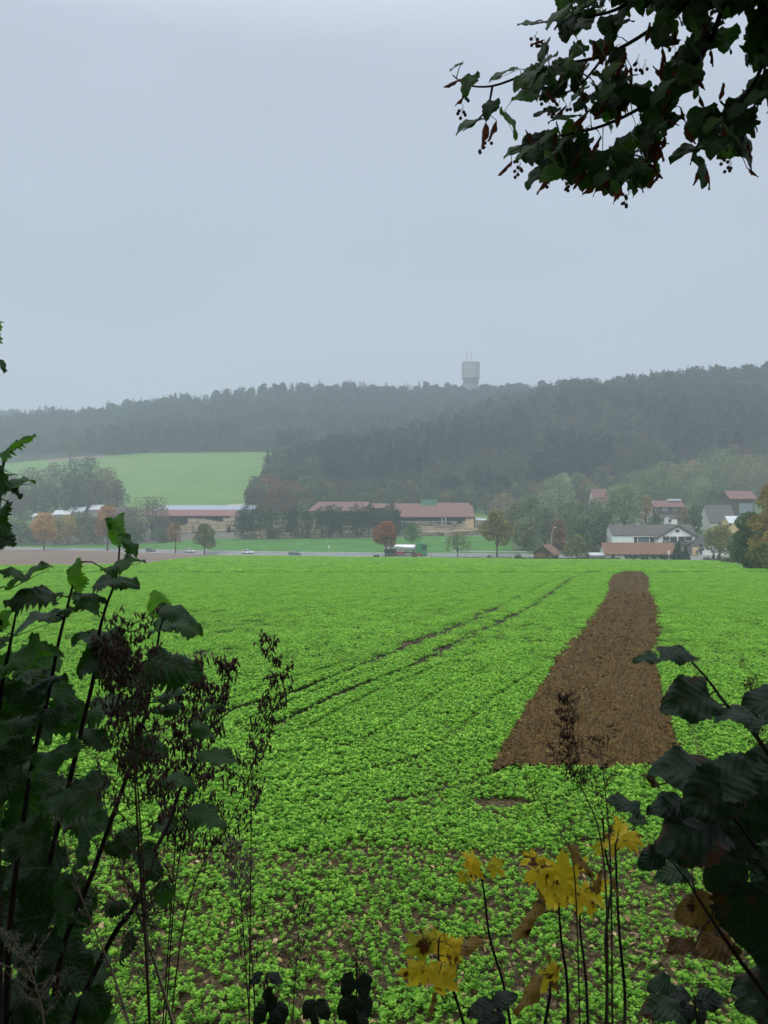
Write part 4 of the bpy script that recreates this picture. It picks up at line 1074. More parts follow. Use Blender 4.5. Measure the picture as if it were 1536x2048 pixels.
for i in range(46):
    p_ = rs.uniform(500, 775); D_ = rs.uniform(342, 364)
    stack(p_, D_, rs.uniform(2.2, 5), 3, rs.uniform(1.4, 4.6), 'pale lumber stack glimpsed between the trunks of the dark alder row', rs.uniform(-.3, .3), group='lumber stacks behind the alder row')
for i in range(26):
    p_ = rs.uniform(845, 965); D_ = rs.uniform(336, 360)
    stack(p_, D_, rs.uniform(3, 6.5), 3, rs.uniform(.7, 2.6), 'low stack of sawn timber on the open yard before the main hall', rs.uniform(-.4, .4), group='timber stacks before the main hall')
for i in range(14):
    p_ = 835 + i * 7.2; stack(p_, D4 + 1.5, rs.uniform(2, 3.5), 3, rs.uniform(1.5, 4.2), 'lumber stack standing under the main hall roof', 0, group='lumber stacks under the main hall')
for i in range(16):
    p_ = rs.uniform(540, 622); stack(p_, rs.uniform(372, 400), rs.uniform(3, 6), 3, rs.uniform(2, 5), 'pale lumber stack on the open yard left of the red halls', rs.uniform(-.3, .3), group='lumber stacks left of the red halls')
# log piles
def log_pile(px_, D_, n, L, label, rz):
    e_ = bpy.data.objects; mb = MB(); rr_ = random.Random(int(px_))
    lay = int(math.sqrt(n)) + 1; k_ = 0
    for j in range(lay):
        for i in range(lay * 2 - j):
            y = (i - (lay * 2 - j) / 2) * .42; o_ = rr_.uniform(-.5, .5)
            mb.tube([(-L / 2 + o_, y, .2 + j * .36), (L / 2 + o_, y, .2 + j * .36)], [.2, .17], 7)
    o = mb.obj('log_pile', M_logs); x = wx(px_, D_); o.location = (x, D_, gz(x, D_)); o.rotation_euler = (0, 0, rz)
    return tag(o, label, 'log pile')
log_pile(868, 343, 12, 9, 'pile of peeled pale logs at the left of the open yard', .5)
log_pile(893, 341, 14, 10, 'slanting pile of long pale logs in the middle of the open yard', .35)
log_pile(935, 342, 12, 9, 'pile of peeled logs at the right end of the open yard below the lean-to', -.1)

# ================================================================== water tower
Dt = 965.0; ut = Dt / F; zt = gz(wx(941.5, Dt), Dt)
e = empty('water_tower', (wx(941.5, Dt), Dt, zt)); tag(e, 'pale concrete water tower with wide drum and roof antennas rising above the far wood', 'water tower')
ht = lambda y: wz(y, Dt) - zt
rd, rs_ = 17.6 * ut, 15.3 * ut
b = MB(); b.lathe([(rd, ht(757)), (rd * 1.0, ht(727.5)), (rd * 1.03, ht(727)), (rd * 1.03, ht(725.6)), (rd * .5, ht(724.6))], 40)
for i in range(20):
    a = 2 * math.pi * i / 20; b.box(-.25, .25, -.25, .25, ht(756.5), ht(728), M=Matrix.Translation((rd * math.cos(a), rd * math.sin(a), 0)))
b.obj('drum', M_concrete, e)
b = MB(); b.lathe([(rs_, ht(757.2) - 2.4), (rd * .99, ht(757.2))], 40); b.obj('drum_collar', M_concdk, e)
b = MB(); b.lathe([(rs_, -3), (rs_, ht(757.2) - 2.42)], 40); b.obj('shaft', M_concdk, e)
for i in range(20):
    a = 2 * math.pi * i / 20 + .1
    w_ = MB(); w_.box(-.1, .1, -1.1, 1.1, ht(768), ht(763.5), M=Matrix.Translation((rs_ * math.cos(a), rs_ * math.sin(a), 0)) @ Matrix.Rotation(a, 4, 'Z')); w_.obj('window', M_glass, e)
for (p_, y_, r__) in ((934, 695.5, .5), (942.6, 705, .45), (928, 717, .32), (931, 720, .3), (938.5, 717, .32)):
    m_ = MB(); x = wx(p_, Dt) - wx(941.5, Dt); m_.tube([(x, 0, ht(726)), (x, 0, ht(y_))], [r__, r__ * .6], 6)
    if p_ == 942.6: m_.cyl((x, 0, ht(710.5)), .55, ht(705.5) - ht(710.5), n=8)
    if p_ == 934:
        for k_ in (700, 708, 716): m_.box(x - .8, x + .8, -.1, .1, ht(k_), ht(k_) + .2)
    m_.obj('antenna', M_steel, e)
m_ = MB(); m_.lathe([(2.2, ht(725)), (2.2, ht(722.5)), (.4, ht(722))], 12); m_.obj('roof_hatch', M_concrete, e)

# ================================================================== vehicles
def wheel(par, x, y, r_, w_, nm='wheel'):
    t = MB(); t.lathe([(r_ * .62, -w_ / 2), (r_ * .95, -w_ / 2), (r_, -w_ / 4), (r_, w_ / 4), (r_ * .95, w_ / 2), (r_ * .62, w_ / 2)], 18)
    V = np.concatenate(t.v); V = V[:, [0, 2, 1]]; t.v = [V + np.array([x, y, r_])]
    o = t.obj(nm, M_rubber, par)
    q = MB(); q.cyl((x, y - w_ / 2 - .012, r_), r_ * .6, w_ + .024, 'y', 14)
    for k_ in range(5):
        a = k_ * 2 * math.pi / 5; q.box(-.03, .03, -w_ / 2 - .03, -w_ / 2 - .012, .05, r_ * .55, M=Matrix.Translation((x, y, r_)) @ Matrix.Rotation(a, 4, 'Y'))
    q.obj('rim', M_rim, o); return o
def car(px_, frac, paint, label, style='hatch', L=4.4, H=1.48, rz=None):
    D_ = float(np.interp(px_, PXT, RD[2]) * (1 - frac) + np.interp(px_, PXT, RD[3]) * frac); x = wx(px_, D_)
    x2 = x + 4; 
    p2 = px_ + 16; D2_ = float(np.interp(p2, PXT, RD[2]) * (1 - frac) + np.interp(p2, PXT, RD[3]) * frac); X2 = wx(p2, D2_)
    e_ = empty('parked_car' if False else 'passenger_car', (x, D_, gz(x, D_) + .04), math.atan2(D2_ - D_, X2 - x))
    tag(e_, label, 'car', 'cars driving on the road')
    a = L / 2; bt = .28
    low = [(-a, bt + .1), (-a + .08, .62), (-a + .02, .86), (-a * .55, .93), (a * .42, .93), (a * .85, .80), (a - .03, .62), (a, .4), (a - .1, bt), (a * .80, bt)]
    for cxw in (a * .62, -a * .62):
        pass
    low += [(a * .62 + .38, bt), (a * .62 + .3, .6), (a * .62 - .3, .6), (a * .62 - .38, bt), (-a * .62 + .38, bt), (-a * .62 + .3, .6), (-a * .62 - .3, .6), (-a * .62 - .38, bt)]
    b_ = MB(); b_.prism(low, -.88, .88, 'y')
    rf = {'hatch': [(-a * .93, .9), (-a * .72, H - .06), (-a * .2, H), (a * .08, H - .03), (a * .5, .9)],
          'sedan': [(-a * .72, .9), (-a * .38, H - .06), (-a * .05, H), (a * .12, H - .05), (a * .52, .9)],
          'suv': [(-a * .97, .9), (-a * .86, H - .1), (-a * .3, H), (a * .05, H - .03), (a * .42, .9)]}[style]
    V = []
    for s_, in ((-1,), (1,)):
        for (q, z) in rf: V.append((q, s_ * (.84 if z < 1 else .66), z))
    n = len(rf)
    cabf = [tuple(range(n)), tuple(range(2 * n - 1, n - 1, -1))] + [(i, i + n, i + 1 + n, i + 1) for i in range(n - 1)]
    b_.add(V, cabf); b_.obj('body', paint, e_)
    g_ = MB()
    def lerp(p, q, t): return tuple(p[i] + (q[i] - p[i]) * t for i in range(3))
    for s_ in (0, 1):
        off = s_ * n; W_ = [V[off + i] for i in range(n)]; c = np.mean(W_, axis=0)
        q = [tuple(np.array(c) + (np.array(v) - c) * np.array([.88, 1, .74]) + np.array([0, (.02 if s_ else -.02), .02])) for v in W_]
        g_.add(q, [tuple(range(n))])
    g_.obj('side_window', M_glass, e_)
    g_ = MB(); A = [V[n - 1], V[n - 2], V[2 * n - 2], V[2 * n - 1]]; c = np.mean(A, axis=0)
    g_.add([tuple(c + (np.array(v) - c) * .86 + np.array([.03, 0, .02])) for v in A], [(0, 1, 2, 3)])
    g_.obj('windscreen', M_glass, e_)
    g_ = MB(); A = [V[0], V[1], V[n + 1], V[n]]; c = np.mean(A, axis=0)
    g_.add([tuple(c + (np.array(v) - c) * .82 + np.array([-.03, 0, .02])) for v in A], [(0, 1, 2, 3)])
    g_.obj('rear_window', M_glass, e_)
    for sx in (-.62, .62):
        for sy in (-.78, .78): wheel(e_, a * sx, sy, .34, .22)
    for sy in (-.62, .62):
        q = MB(); q.box(a * .9, a * .985, sy - .16, sy + .16, .6, .74); q.obj('headlight', M_lampgl, e_)
        q = MB(); q.box(-a - .01, -a + .1, sy - .14, sy + .14, .66, .84); q.obj('tail_light', M_redp, e_)
    return e_
car(301, .35, mat_plain('grey_car_paint', (.12, .135, .16), .3, .4, coat=.5), 'dark grey hatchback, first car from the left on the road', 'hatch')
car(379.5, .4, mat_plain('silver_car_paint', (.75, .75, .75), .3, .2, coat=.5), 'silver-white estate car, second from the left, between two small roadside trees', 'suv', 4.6, 1.55)
car(495.5, .4, mat_plain('white_car_paint', (.9, .9, .9), .3, .1, coat=.5), 'white compact car, third from the left, alone on the open road', 'hatch', 4.3, 1.6)
car(589.5, .35, mat_plain('blue_grey_car_paint', (.24, .29, .34), .3, .5, coat=.5), 'blue-grey saloon car, closest of the cars behind the tanker lorry', 'sedan', 4.7, 1.42)

def truck():
    fr = .33; D_ = float(np.interp(810, PXT, RD[2]) * (1 - fr) + np.interp(810, PXT, RD[3]) * fr); x = wx(810, D_)
    Da = float(np.interp(766, PXT, RD[2]) * (1 - fr) + np.interp(766, PXT, RD[3]) * fr); Db = float(np.interp(853, PXT, RD[2]) * (1 - fr) + np.interp(853, PXT, RD[3]) * fr)
    e_ = empty('tanker_lorry', (x, D_, gz(x, D_) + .05), math.atan2(Db - Da, wx(853, Db) - wx(766, Da)))
    tag(e_, 'tanker lorry with green cab, polished silver tank and red side box on the road', 'lorry')
    uu = D_ / F; X = lambda p: (p - 810) * uu
    H = lambda y: (1113.6 - y) * uu
    # cab
    c = MB(); x0, x1 = X(834), X(853); z0, z1 = .55, H(1089)
    side = [(x0, z0 + .5), (x0, z1 - .25), (x0 + .35, z1), (x1 - .75, z1 + .12), (x1 - .25, z1 - .35), (x1, H(1100)), (x1 + .05, z0), (x0 + 1.9, z0), (x0 + 1.75, z0 + .55), (x0 + .75, z0 + .55), (x0 + .6, z0 + .3)]
    c.prism(side, -1.2, 1.2, 'y'); cb = c.obj('cab', M_greenp, e_)
    q = MB(); q.add([(x1 - .22, -1.08, z1 - .45), (x1 - .22, 1.08, z1 - .45), (x1 + .02, 1.1, H(1101)), (x1 + .02, -1.1, H(1101))], [(0, 1, 2, 3)])
    V = np.concatenate(q.v) + np.array([.04, 0, 0]); q.v = [V]; q.obj('windscreen', M_glass, cb)
    for s_ in (-1, 1):
        q = MB(); q.prism([(x1 - 1.5, H(1100.5)), (x1 - .25, H(1100.5)), (x1 - .45, z1 - .5), (x1 - 1.5, z1 - .5)], s_ * 1.205, s_ * 1.225, 'y'); q.obj('side_window', M_glass, cb)
        q = MB(); q.box(x1 - .2, x1 + .05, s_ * 1.42 - .12, s_ * 1.42 + .12, H(1101), z1 - .6); q.obj('mirror', M_darkst, cb)
        q = MB(); q.box(x1 - .05, x1 + .1, s_ * .95 - .2, s_ * .95 + .2, .75, 1.0); q.obj('headlight', M_lampgl, cb)
    q = MB(); q.box(x1 - .1, x1 + .12, -1.18, 1.18, .35, .72); q.obj('bumper', M_darkst, cb)
    q = MB(); q.box(X(831), x0 + 1.7, -1.22, 1.22, .42, 1.02); q.obj('lower_skirt', M_redp, e_)
    # tank: rounded ends
    t0, t1 = X(768.5), X(832.5); zc = H(1097.3); r_ = 1.12; prof = [(0, t0 - .05), (.55, t0), (.95, t0 + .2), (r_, t0 + .5), (r_, t1 - .5), (.95, t1 - .2), (.55, t1), (0.02, t1 + .05)]
    m_ = MB(); a = np.linspace(0, 2 * math.pi, 28, endpoint=False); VV = []
    for rr_, xx in prof: VV += [(xx, rr_ * 1.05 * math.cos(t), zc + rr_ * math.sin(t)) for t in a]
    n = 28; m_.add(VV, [(i * n + j, i * n + (j + 1) % n, (i + 1) * n + (j + 1) % n, (i + 1) * n + j) for i in range(len(prof) - 1) for j in range(n)])
    tk = m_.obj('tank', M_tank, e_, smooth=True)
    m_ = MB()
    for xx in np.linspace(t0 + .8, t1 - .8, 6):
        VV = []
        for dx in (-.05, .05): VV += [(xx + dx, (r_ + .02) * 1.05 * math.cos(t), zc + (r_ + .02) * math.sin(t)) for t in a]
        m_.add(VV, [(j, (j + 1) % n, n + (j + 1) % n, n + j) for j in range(n)])
    m_.obj('tank_band', M_steel, tk)
    m_ = MB(); m_.box(t0 + .6, t1 - .6, -.35, .35, zc + r_ + .01, zc + r_ + .06)
    for xx in np.linspace(t0 + 1.2, t1 - 1.2, 5): m_.cyl((xx, 0, zc + r_ + .05), .28, .12, n=10)
    m_.obj('catwalk', M_steel, tk)
    m_ = MB(); m_.box(t0 + .1, X(834), -.9, .9, .85, 1.25)
    for xx in (t0 + .3, t0 + 2.5, -1.5, 3): m_.box(xx, xx + .3, -1.1, 1.1, 1.2, zc - .85)
    m_.obj('chassis', M_darkst, e_)
    m_ = MB(); m_.box(t0 - .1, X(792), -1.22, -1.16, 1.02, 1.75); m_.box(t0 - .1, X(792), 1.16, 1.22, 1.02, 1.75); m_.obj('side_guard', M_darkst, e_)
    m_ = MB(); m_.box(X(793), X(810), -1.25, 1.25, .5, 1.5); rb = m_.obj('valve_box', M_redp, e_)
    m_ = MB(); m_.box(X(793), X(810), -1.27, 1.27, 1.5, 1.72); m_.obj('box_lid', M_whitep, rb)
    for s_ in (-1, 1):
        m_ = MB(); m_.box(t0 - .12, t0 - .02, s_ * .95 - .2, s_ * .95 + .2, .9, 1.1); m_.obj('tail_light', M_redp, e_)
    for p_ in (774, 781.5, 789.2, 825, 841.5):
        for sy in (-1.0, 1.0): wheel(e_, X(p_), sy, .5, .36)
    return e_
truck()

# ================================================================== street furniture
def lamp(px_, D_, ytop, label, head=1):
    x = wx(px_, D_); z = gz(x, D_); e_ = empty('street_lamp', (x, D_, z)); tag(e_, label, 'street lamp')
    h_ = wz(ytop, D_) - z; m_ = MB()
    m_.tube([(0, 0, -.3), (0, 0, h_ * .3), (0, 0, h_ * .72), (.12, 0, h_ * .86), (.5, 0, h_ * .96), (1.0, 0, h_)], [.11, .10, .085, .07, .06, .05], 8); m_.obj('pole', mat_plain('lamp_pole_%d' % int(px_), (.55, .56, .55), .5, .2), e_)
    m_ = MB(); m_.ball((1.15, 0, h_), .32, 10, 6, sz=.45); m_.obj('lamp_head', M_lampgl, e_)
lamp(1103.5, 246, 1055, 'tall curved pale street lamp rising behind the small brown shed')
lamp(1386.5, 275, 1055, 'street lamp behind the roof of the balcony house, at its right end')
e = empty('information_board', (wx(1067.5, 248), 248, gz(wx(1067.5, 248), 248))); tag(e, 'pale green information board on two legs at the roadside left of the brown shed', 'board')
q = MB(); q.box(-.75, .75, -.05, .05, 1.0, 2.3); q.obj('panel', M_signpale, e)
q = MB(); q.box(-.75, .75, -.07, -.052, 1.9, 2.3); q.obj('header', M_signgreen, e)
for s_ in (-.6, .6): q = MB(); q.tube([(s_, 0, -.2), (s_, 0, 1.0)], .05, 6); q.obj('leg', M_steel, e)
def post(px_, D_, h_, label, sign=False):
    x = wx(px_, D_); e_ = empty('marker_post', (x, D_, gz(x, D_))); tag(e_, label, 'post')
    q = MB(); q.tube([(0, 0, -.1), (0, 0, h_)], [.07, .06], 6); q.obj('pole', M_whitep, e_)
    if sign: q = MB(); q.box(-.35, .35, -.11, -.075, h_ - .8, h_); q.obj('plate', M_whitep, e_)
    else: q = MB(); q.box(-.075, .075, -.085, -.06, h_ * .72, h_ * .85); q.obj('reflector', M_darkst, e_)
post(527.5, 273, 3.4, 'tall thin pale pole standing at the near road edge left of the saloon car')
post(658, 285, 2.0, 'pole with small white plate on the meadow behind the road', True)
post(704, 280.5, 1.1, 'white roadside marker post behind the road left of the rust-red tree')
post(412, 297, 1.1, 'white roadside marker post beside the round green tree')
post(360, 309, 1.1, 'white roadside marker post behind the silver estate car')
post(941, 262, 1.1, 'white roadside marker post in front of the tall yellow-green tree')
# roadside guard rail at the right part of the road
e = empty('guard_rail', (wx(990, 262), 262, gz(wx(990, 262), 262))); tag(e, 'long pale guard rail along the far edge of the road right of the lorry', 'guard rail')
rp = [(p_, float(np.interp(p_, PXT, RD[3])) + .6) for p_ in range(900, 1062, 9)]
org = np.array(e.location); pl = np.array([[wx(a, b), b, gz(wx(a, b), b)] for a, b in rp]) - org
q = MB()
for a, b in zip(pl[:-1], pl[1:]):
    q.add([a + [0, 0, .5], b + [0, 0, .5], b + [0, 0, .8], a + [0, 0, .8], a + [0, .05, .5], b + [0, .05, .5], b + [0, .05, .8], a + [0, .05, .8]], [(0, 1, 2, 3), (5, 4, 7, 6), (3, 2, 6, 7), (0, 4, 5, 1)])
q.obj('rail', M_lightroof, e)
for a in pl[::2]: q = MB(); q.box(a[0] - .05, a[0] + .05, a[1] + .06, a[1] + .14, a[2] - .2, a[2] + .78); q.obj('post', M_steel, e)

# ================================================================== trees between the field, road, yard and village
def own_tree(name, px_, y_top, D_, w_px, color, label, shape='round', leaf=.3, n=2600, gaps=.3, trunk=.2, seed=None, group=None, tr=.018, ybase=None, lobes=9, transl=None, wobj=None, hollow=.4):
    x = wx(px_, D_); z = gz(x, D_) if ybase is None else wz(ybase, D_)
    h_ = wz(y_top, D_) - z; wid = w_px * D_ / F / 2 / h_
    c, t = broadleaf(seed or int(px_ * 7 + D_), shape, int(n * 1.5), leaf * 1.3 / h_, wid * .92, trunk, lobes if 'roadside' not in name and 'maple' not in name else 7, 7, gaps * (.75 if 'roadside' not in name and 'maple' not in name else 1.15), tr, hollow)
    V = np.concatenate(c.v); c.v = [V]
    e_ = empty(name, (x, D_, z - .1)); e_.scale = (h_,) * 3; tag(e_, label, 'tree', group)
    o = c.obj('crown', M_broad, e_); o.color = tuple(min(1, q * 1.4) for q in color) + (1,)
    t.obj('trunk', M_bark, e_); return e_
RED = (.26, .10, .055); OCH = (.34, .19, .045); YEL = (.32, .23, .05); OLV = (.13, .15, .05); GRN = (.09, .15, .045); DGR = (.045, .075, .035); BRN = (.13, .10, .07); WIL = (.24, .28, .18)
own_tree('maple_tree', 771, 1043, 258.5, 58, RED, 'rust-red maple standing before the rear of the tanker lorry', n=3600, leaf=.32, gaps=.25, trunk=.38)
own_tree('maple_tree', 994, 1020, 253, 66, (.22, .18, .05), 'tall yellow-green maple at the roadside right of the tanker lorry', n=3600, leaf=.34, gaps=.25, trunk=.28)
own_tree('young_tree', 915, 1064, 254, 56, (.12, .13, .06), 'thin see-through young tree on the field edge right of the lorry', n=900, leaf=.28, gaps=.45, trunk=.3, shape='wide')
own_tree('young_tree', 824, 1045, 300, 52, (.10, .16, .06), 'loose light-green tree behind the tank of the lorry', n=1400, leaf=.32, gaps=.4)
own_tree('roadside_tree', 409, 1047, 286, 56, (.17, .18, .055), 'round green roadside tree with dark trunk between two white cars', n=3200, leaf=.34, gaps=.2, trunk=.28)
own_tree('roadside_tree', 351, 1043, 297, 46, (.22, .14, .055), 'forked orange-brown roadside tree left of the round green one', n=1500, leaf=.32, gaps=.35, trunk=.38, shape='tall')
own_tree('roadside_tree', 215, 1012, 318, 66, (.30, .17, .07), 'large loose orange roadside tree, second from the left', n=3000, leaf=.4, gaps=.3, trunk=.3)
own_tree('roadside_tree', 88, 1026, 330, 74, (.38, .23, .06), 'yellow-orange roadside tree, leftmost by the road', n=3000, leaf=.42, gaps=.3, trunk=.28)
own_tree('ash_tree', 305, 994, 362, 96, (.14, .12, .085), 'tall grey-brown half-bare tree left of the drying shed', n=2600, leaf=.34, gaps=.45, trunk=.25, tr=.03, shape='wide')
own_tree('ash_tree', 262, 1014, 372, 80, (.13, .115, .08), 'lower grey-brown half-bare tree beside the tallest one at the yard', n=2200, leaf=.36, gaps=.42, trunk=.2)
for i, (p_, yt, D_, w_, c) in enumerate([(10, 1035, 365, 60, (.16, .20, .08)), (40, 1040, 368, 56, (.14, .19, .07)), (135, 1030, 366, 64, (.34, .25, .06)), (165, 1022, 372, 66, (.13, .16, .06)), (190, 1034, 362, 60, (.10, .14, .06)),
                               (235, 1026, 362, 70, (.16, .13, .08)), (268, 1040, 358, 56, (.10, .13, .06)), (330, 1058, 352, 54, (.09, .12, .055)), (108, 1036, 362, 60, (.13, .17, .07)), (70, 1052, 368, 56, (.10, .15, .06)), (-30, 1030, 372, 70, (.13, .17, .08))]):
    own_tree('hedgerow_tree', p_, yt, D_, w_, c, ['pale green', 'light green', 'yellow-tinged', 'dull green', 'dark green', 'brownish', 'low dark', 'rightmost low', 'small olive', 'broad olive', 'edge-of-view green'][i] + ' bushy tree in the hedgerow behind the left part of the road', n=1900, leaf=.42, gaps=.2, trunk=.06, shape='round')
# big clump at left, behind the yard
for i, (p_, yt, D_, w_, c) in enumerate([(-10, 935, 470, 90, (.12, .11, .08)), (28, 948, 455, 90, (.14, .12, .085)), (70, 935, 460, 90, (.12, .12, .07)), (112, 926, 475, 80, (.15, .12, .085)), (150, 918, 482, 70, DGR), (180, 912, 478, 66, (.05, .08, .04)),
                               (140, 945, 452, 76, (.08, .10, .055)), (215, 934, 468, 72, (.17, .14, .08)), (190, 955, 450, 66, (.10, .11, .06)), (90, 965, 446, 80, (.08, .10, .06)), (40, 975, 444, 80, (.12, .12, .08)), (232, 958, 455, 50, (.15, .14, .08)), (150, 978, 442, 60, (.07, .09, .05))]):
    own_tree('copse_tree', p_, yt, D_, w_, c, 'tree of the hazy copse behind the left yard, ' + ['at the left edge', 'broad brownish one near the left edge', 'wide olive one', 'brownish rounded one', 'dark pointed one', 'tallest and darkest one', 'dull green one before the tallest', 'light brown one at the right', 'low olive one at the right front', 'low dark one in front', 'low grey-brown one in front', 'rightmost small one', 'lowest dark one in the middle'][i],
             n=2000, leaf=.5, gaps=.22, trunk=.1, shape='tall' if i in (4, 5) else 'round')
own_tree('lone_tree', 140, 878, 690, 34, (.10, .11, .05), 'small lone tree on the far field before the left wood', n=700, leaf=.6, trunk=.15)
# dark alder row before the sawmill
for i, (p_, yt, w_) in enumerate([(484, 1015, 34), (500, 1006, 40), (520, 1010, 42), (541, 1014, 36), (575, 1018, 34), (592, 1012, 32), (615, 1022, 36), (640, 1013, 36), (660, 1008, 36), (682, 1012, 34), (712, 1004, 28), (738, 1006, 28), (755, 1020, 28), (780, 1004, 30), (792, 1016, 26)]):
    own_tree('alder_tree', p_, yt, 341 + (i * 7) % 5, w_ * 1.5, (.05, .068, .045), 'dark alder in the row before the sawmill, number %s from its left end' % ['one', 'two', 'three', 'four', 'five', 'six', 'seven', 'eight', 'nine', 'ten', 'eleven', 'twelve', 'thirteen', 'fourteen', 'fifteen'][i],
             n=1500, leaf=.34, gaps=.42, trunk=.04, shape='tall', group='alders in the row before the sawmill', lobes=11)
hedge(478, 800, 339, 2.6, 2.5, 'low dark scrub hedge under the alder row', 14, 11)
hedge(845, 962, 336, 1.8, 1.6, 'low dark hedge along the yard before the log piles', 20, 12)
# small conifer by the shed
def conifer(px_, y_top, D_, w_, label, name='conifer_tree', seed=900, q=1.0):
    x = wx(px_, D_); z = gz(x, D_); h_ = wz(y_top, D_) - z; c, t = spruce(seed, wid=w_ * D_ / F / 2 / h_, lo=.04, levels=24, ragged=.2)
    e_ = empty(name, (x, D_, z - .1)); e_.scale = (h_,) * 3; tag(e_, label, 'tree')
    o = c.obj('crown', M_spruce, e_); o.color = (q, q, q, 1); t.obj('trunk', M_bark, e_)
conifer(458, 1048, 376, 15, 'small dark fir in front of the lumber stacks at the drying shed', seed=901)
conifer(1357, 1080, 236, 27, 'broad dark conifer before the right half of the balcony house', seed=902, q=1.1)
conifer(1371, 1090, 234, 26, 'second, lower dark conifer right of the balcony', seed=903, q=1.2)
conifer(1349, 1094, 235, 18, 'small conifer at the right end of the clay-roofed outbuilding', seed=904, q=1.5)
conifer(1427, 1103, 238, 9, 'slim dark conifer column by the entrance of the white gable house', seed=905)
conifer(1437, 1104, 236, 9, 'second slim conifer column right of the entrance', seed=906)
# village greenery
own_tree('willow_tree', 1118, 945, 330, 104, WIL, 'large silvery willow left of the village, the tallest round crown', n=4200, leaf=.38, gaps=.15, trunk=.15, shape='round')
own_tree('willow_tree', 1250, 968, 300, 88, (.19, .24, .13), 'broad silver-green willow with dark forked trunk above the shop roof', n=4200, leaf=.36, gaps=.2, trunk=.3, shape='wide', tr=.035)
own_tree('copper_beech', 1118, 1037, 262, 40, (.20, .11, .06), 'round orange-brown bush tree behind the curved street lamp', n=2200, leaf=.3, gaps=.15, trunk=.1)
own_tree('garden_tree', 1153, 1066, 243, 60, (.20, .20, .07), 'yellow-green garden tree between the brown shed and the outbuilding', n=2800, leaf=.3, gaps=.25, trunk=.1, shape='cone')
own_tree('garden_tree', 1440, 1050, 228, 70, (.20, .20, .05), 'round tree with yellow top before the white gable house', n=3600, leaf=.3, gaps=.2, trunk=.25)
own_tree('garden_tree', 1390, 1006, 292, 36, (.08, .12, .05), 'dark green tree before the grey hipped roof', n=1600, leaf=.35, gaps=.2)
own_tree('garden_tree', 1310, 1025, 290, 40, (.10, .14, .07), 'grey-green tree between the willow and the white small building', n=1400, leaf=.32, gaps=.25)
own_tree('garden_tree', 1368, 1012, 330, 44, (.20, .13, .07), 'loose brownish tree beside the red flat-roofed house', n=1200, leaf=.34, gaps=.4)
own_tree('garden_tree', 1292, 988, 345, 34, (.25, .17, .06), 'ochre tree peeping out right of the broad willow', n=1200, leaf=.36, gaps=.25)
for i, (p_, yt, D_, w_, c) in enumerate([(1060, 990, 300, 70, (.10, .12, .06)), (1090, 1012, 290, 70, (.09, .11, .055)), (1150, 1005, 280, 76, (.09, .12, .06)), (1190, 1000, 300, 70, (.085, .115, .06)), (1205, 1020, 275, 60, (.07, .10, .05)), (1050, 1040, 275, 56, (.11, .13, .06)), (1175, 1040, 268, 60, (.06, .09, .045)), (1030, 1010, 310, 56, (.09, .10, .055)), (1010, 990, 420, 60, (.17, .14, .07))]):
    own_tree('thicket_tree', p_, yt - 4, D_, w_ * 1.15, tuple(q * 1.4 for q in c), 'tree of the grey-green thicket left of the village, ' + ['tall left one', 'one behind the brown shed', 'one below the large willow', 'one between the willows', 'dark one above the shop sign', 'low left one by the information board', 'lowest dark one behind the garden tree', 'leftmost dull one', 'pale brown one by the sawmill end'][i], n=2400, leaf=.4, gaps=.2, trunk=.08)
for i, (p_, yt, D_, w_, c) in enumerate([(1330, 930, 430, 70, (.12, .14, .06)), (1290, 945, 420, 70, (.11, .14, .06)), (1400, 925, 440, 90, (.11, .14, .06)), (1440, 905, 460, 100, (.12, .15, .06)), (1500, 915, 450, 90, (.14, .14, .06)), (1480, 945, 420, 70, (.12, .12, .06)), (1400, 960, 400, 60, (.15, .18, .10)), (1345, 965, 410, 60, (.09, .12, .05)), (1540, 940, 430, 90, (.14, .12, .06)), (1385, 928, 470, 40, (.26, .15, .06)), (1265, 950, 440, 50, (.09, .12, .06)), (1430, 975, 385, 60, (.08, .12, .05))]):
    own_tree('slope_tree', p_, yt - 6, D_, w_ * 1.25, tuple(q * 1.35 for q in c), 'tree on the slope above the village, ' + ['green one left of the pale villa', 'one above the broad willow', 'wide one right of the villa', 'largest yellow-green one', 'one above the timber barn', 'low brownish one by the barn', 'pale feathery one above the red flat roof', 'dark one below the villa', 'one at the right edge of the picture', 'small orange one by the villa', 'narrow one left of the others', 'dark one left of the barn'][i], n=2200, leaf=.45, gaps=.22, trunk=.08)
# big autumn bush at the right, nearer
for i, (p_, yt, D_, w_, c, n_) in enumerate([(1500, 1020, 150, 70, (.08, .13, .04), 5200), (1545, 965, 140, 96, (.26, .19, .045), 6500), (1478, 1062, 160, 46, (.10, .15, .045), 2600), (1525, 1085, 120, 60, (.13, .15, .045), 3200), (1505, 1108, 125, 50, (.05, .08, .03), 2200), (1560, 1040, 130, 60, (.30, .16, .04), 2500)]):
    own_tree('hazel_thicket', p_, yt, D_, w_, c, ['dark green bush at the right edge of the field', 'tall autumn tree with orange and yellow leaves at the right picture edge', 'small green bush at the left foot of the autumn tree', 'low yellow-green bush on the field corner', 'lowest dark bush on the field corner', 'orange bush cut off by the right picture edge'][i], n=n_, leaf=.2 if D_ < 145 else .24, gaps=.22, trunk=.05)
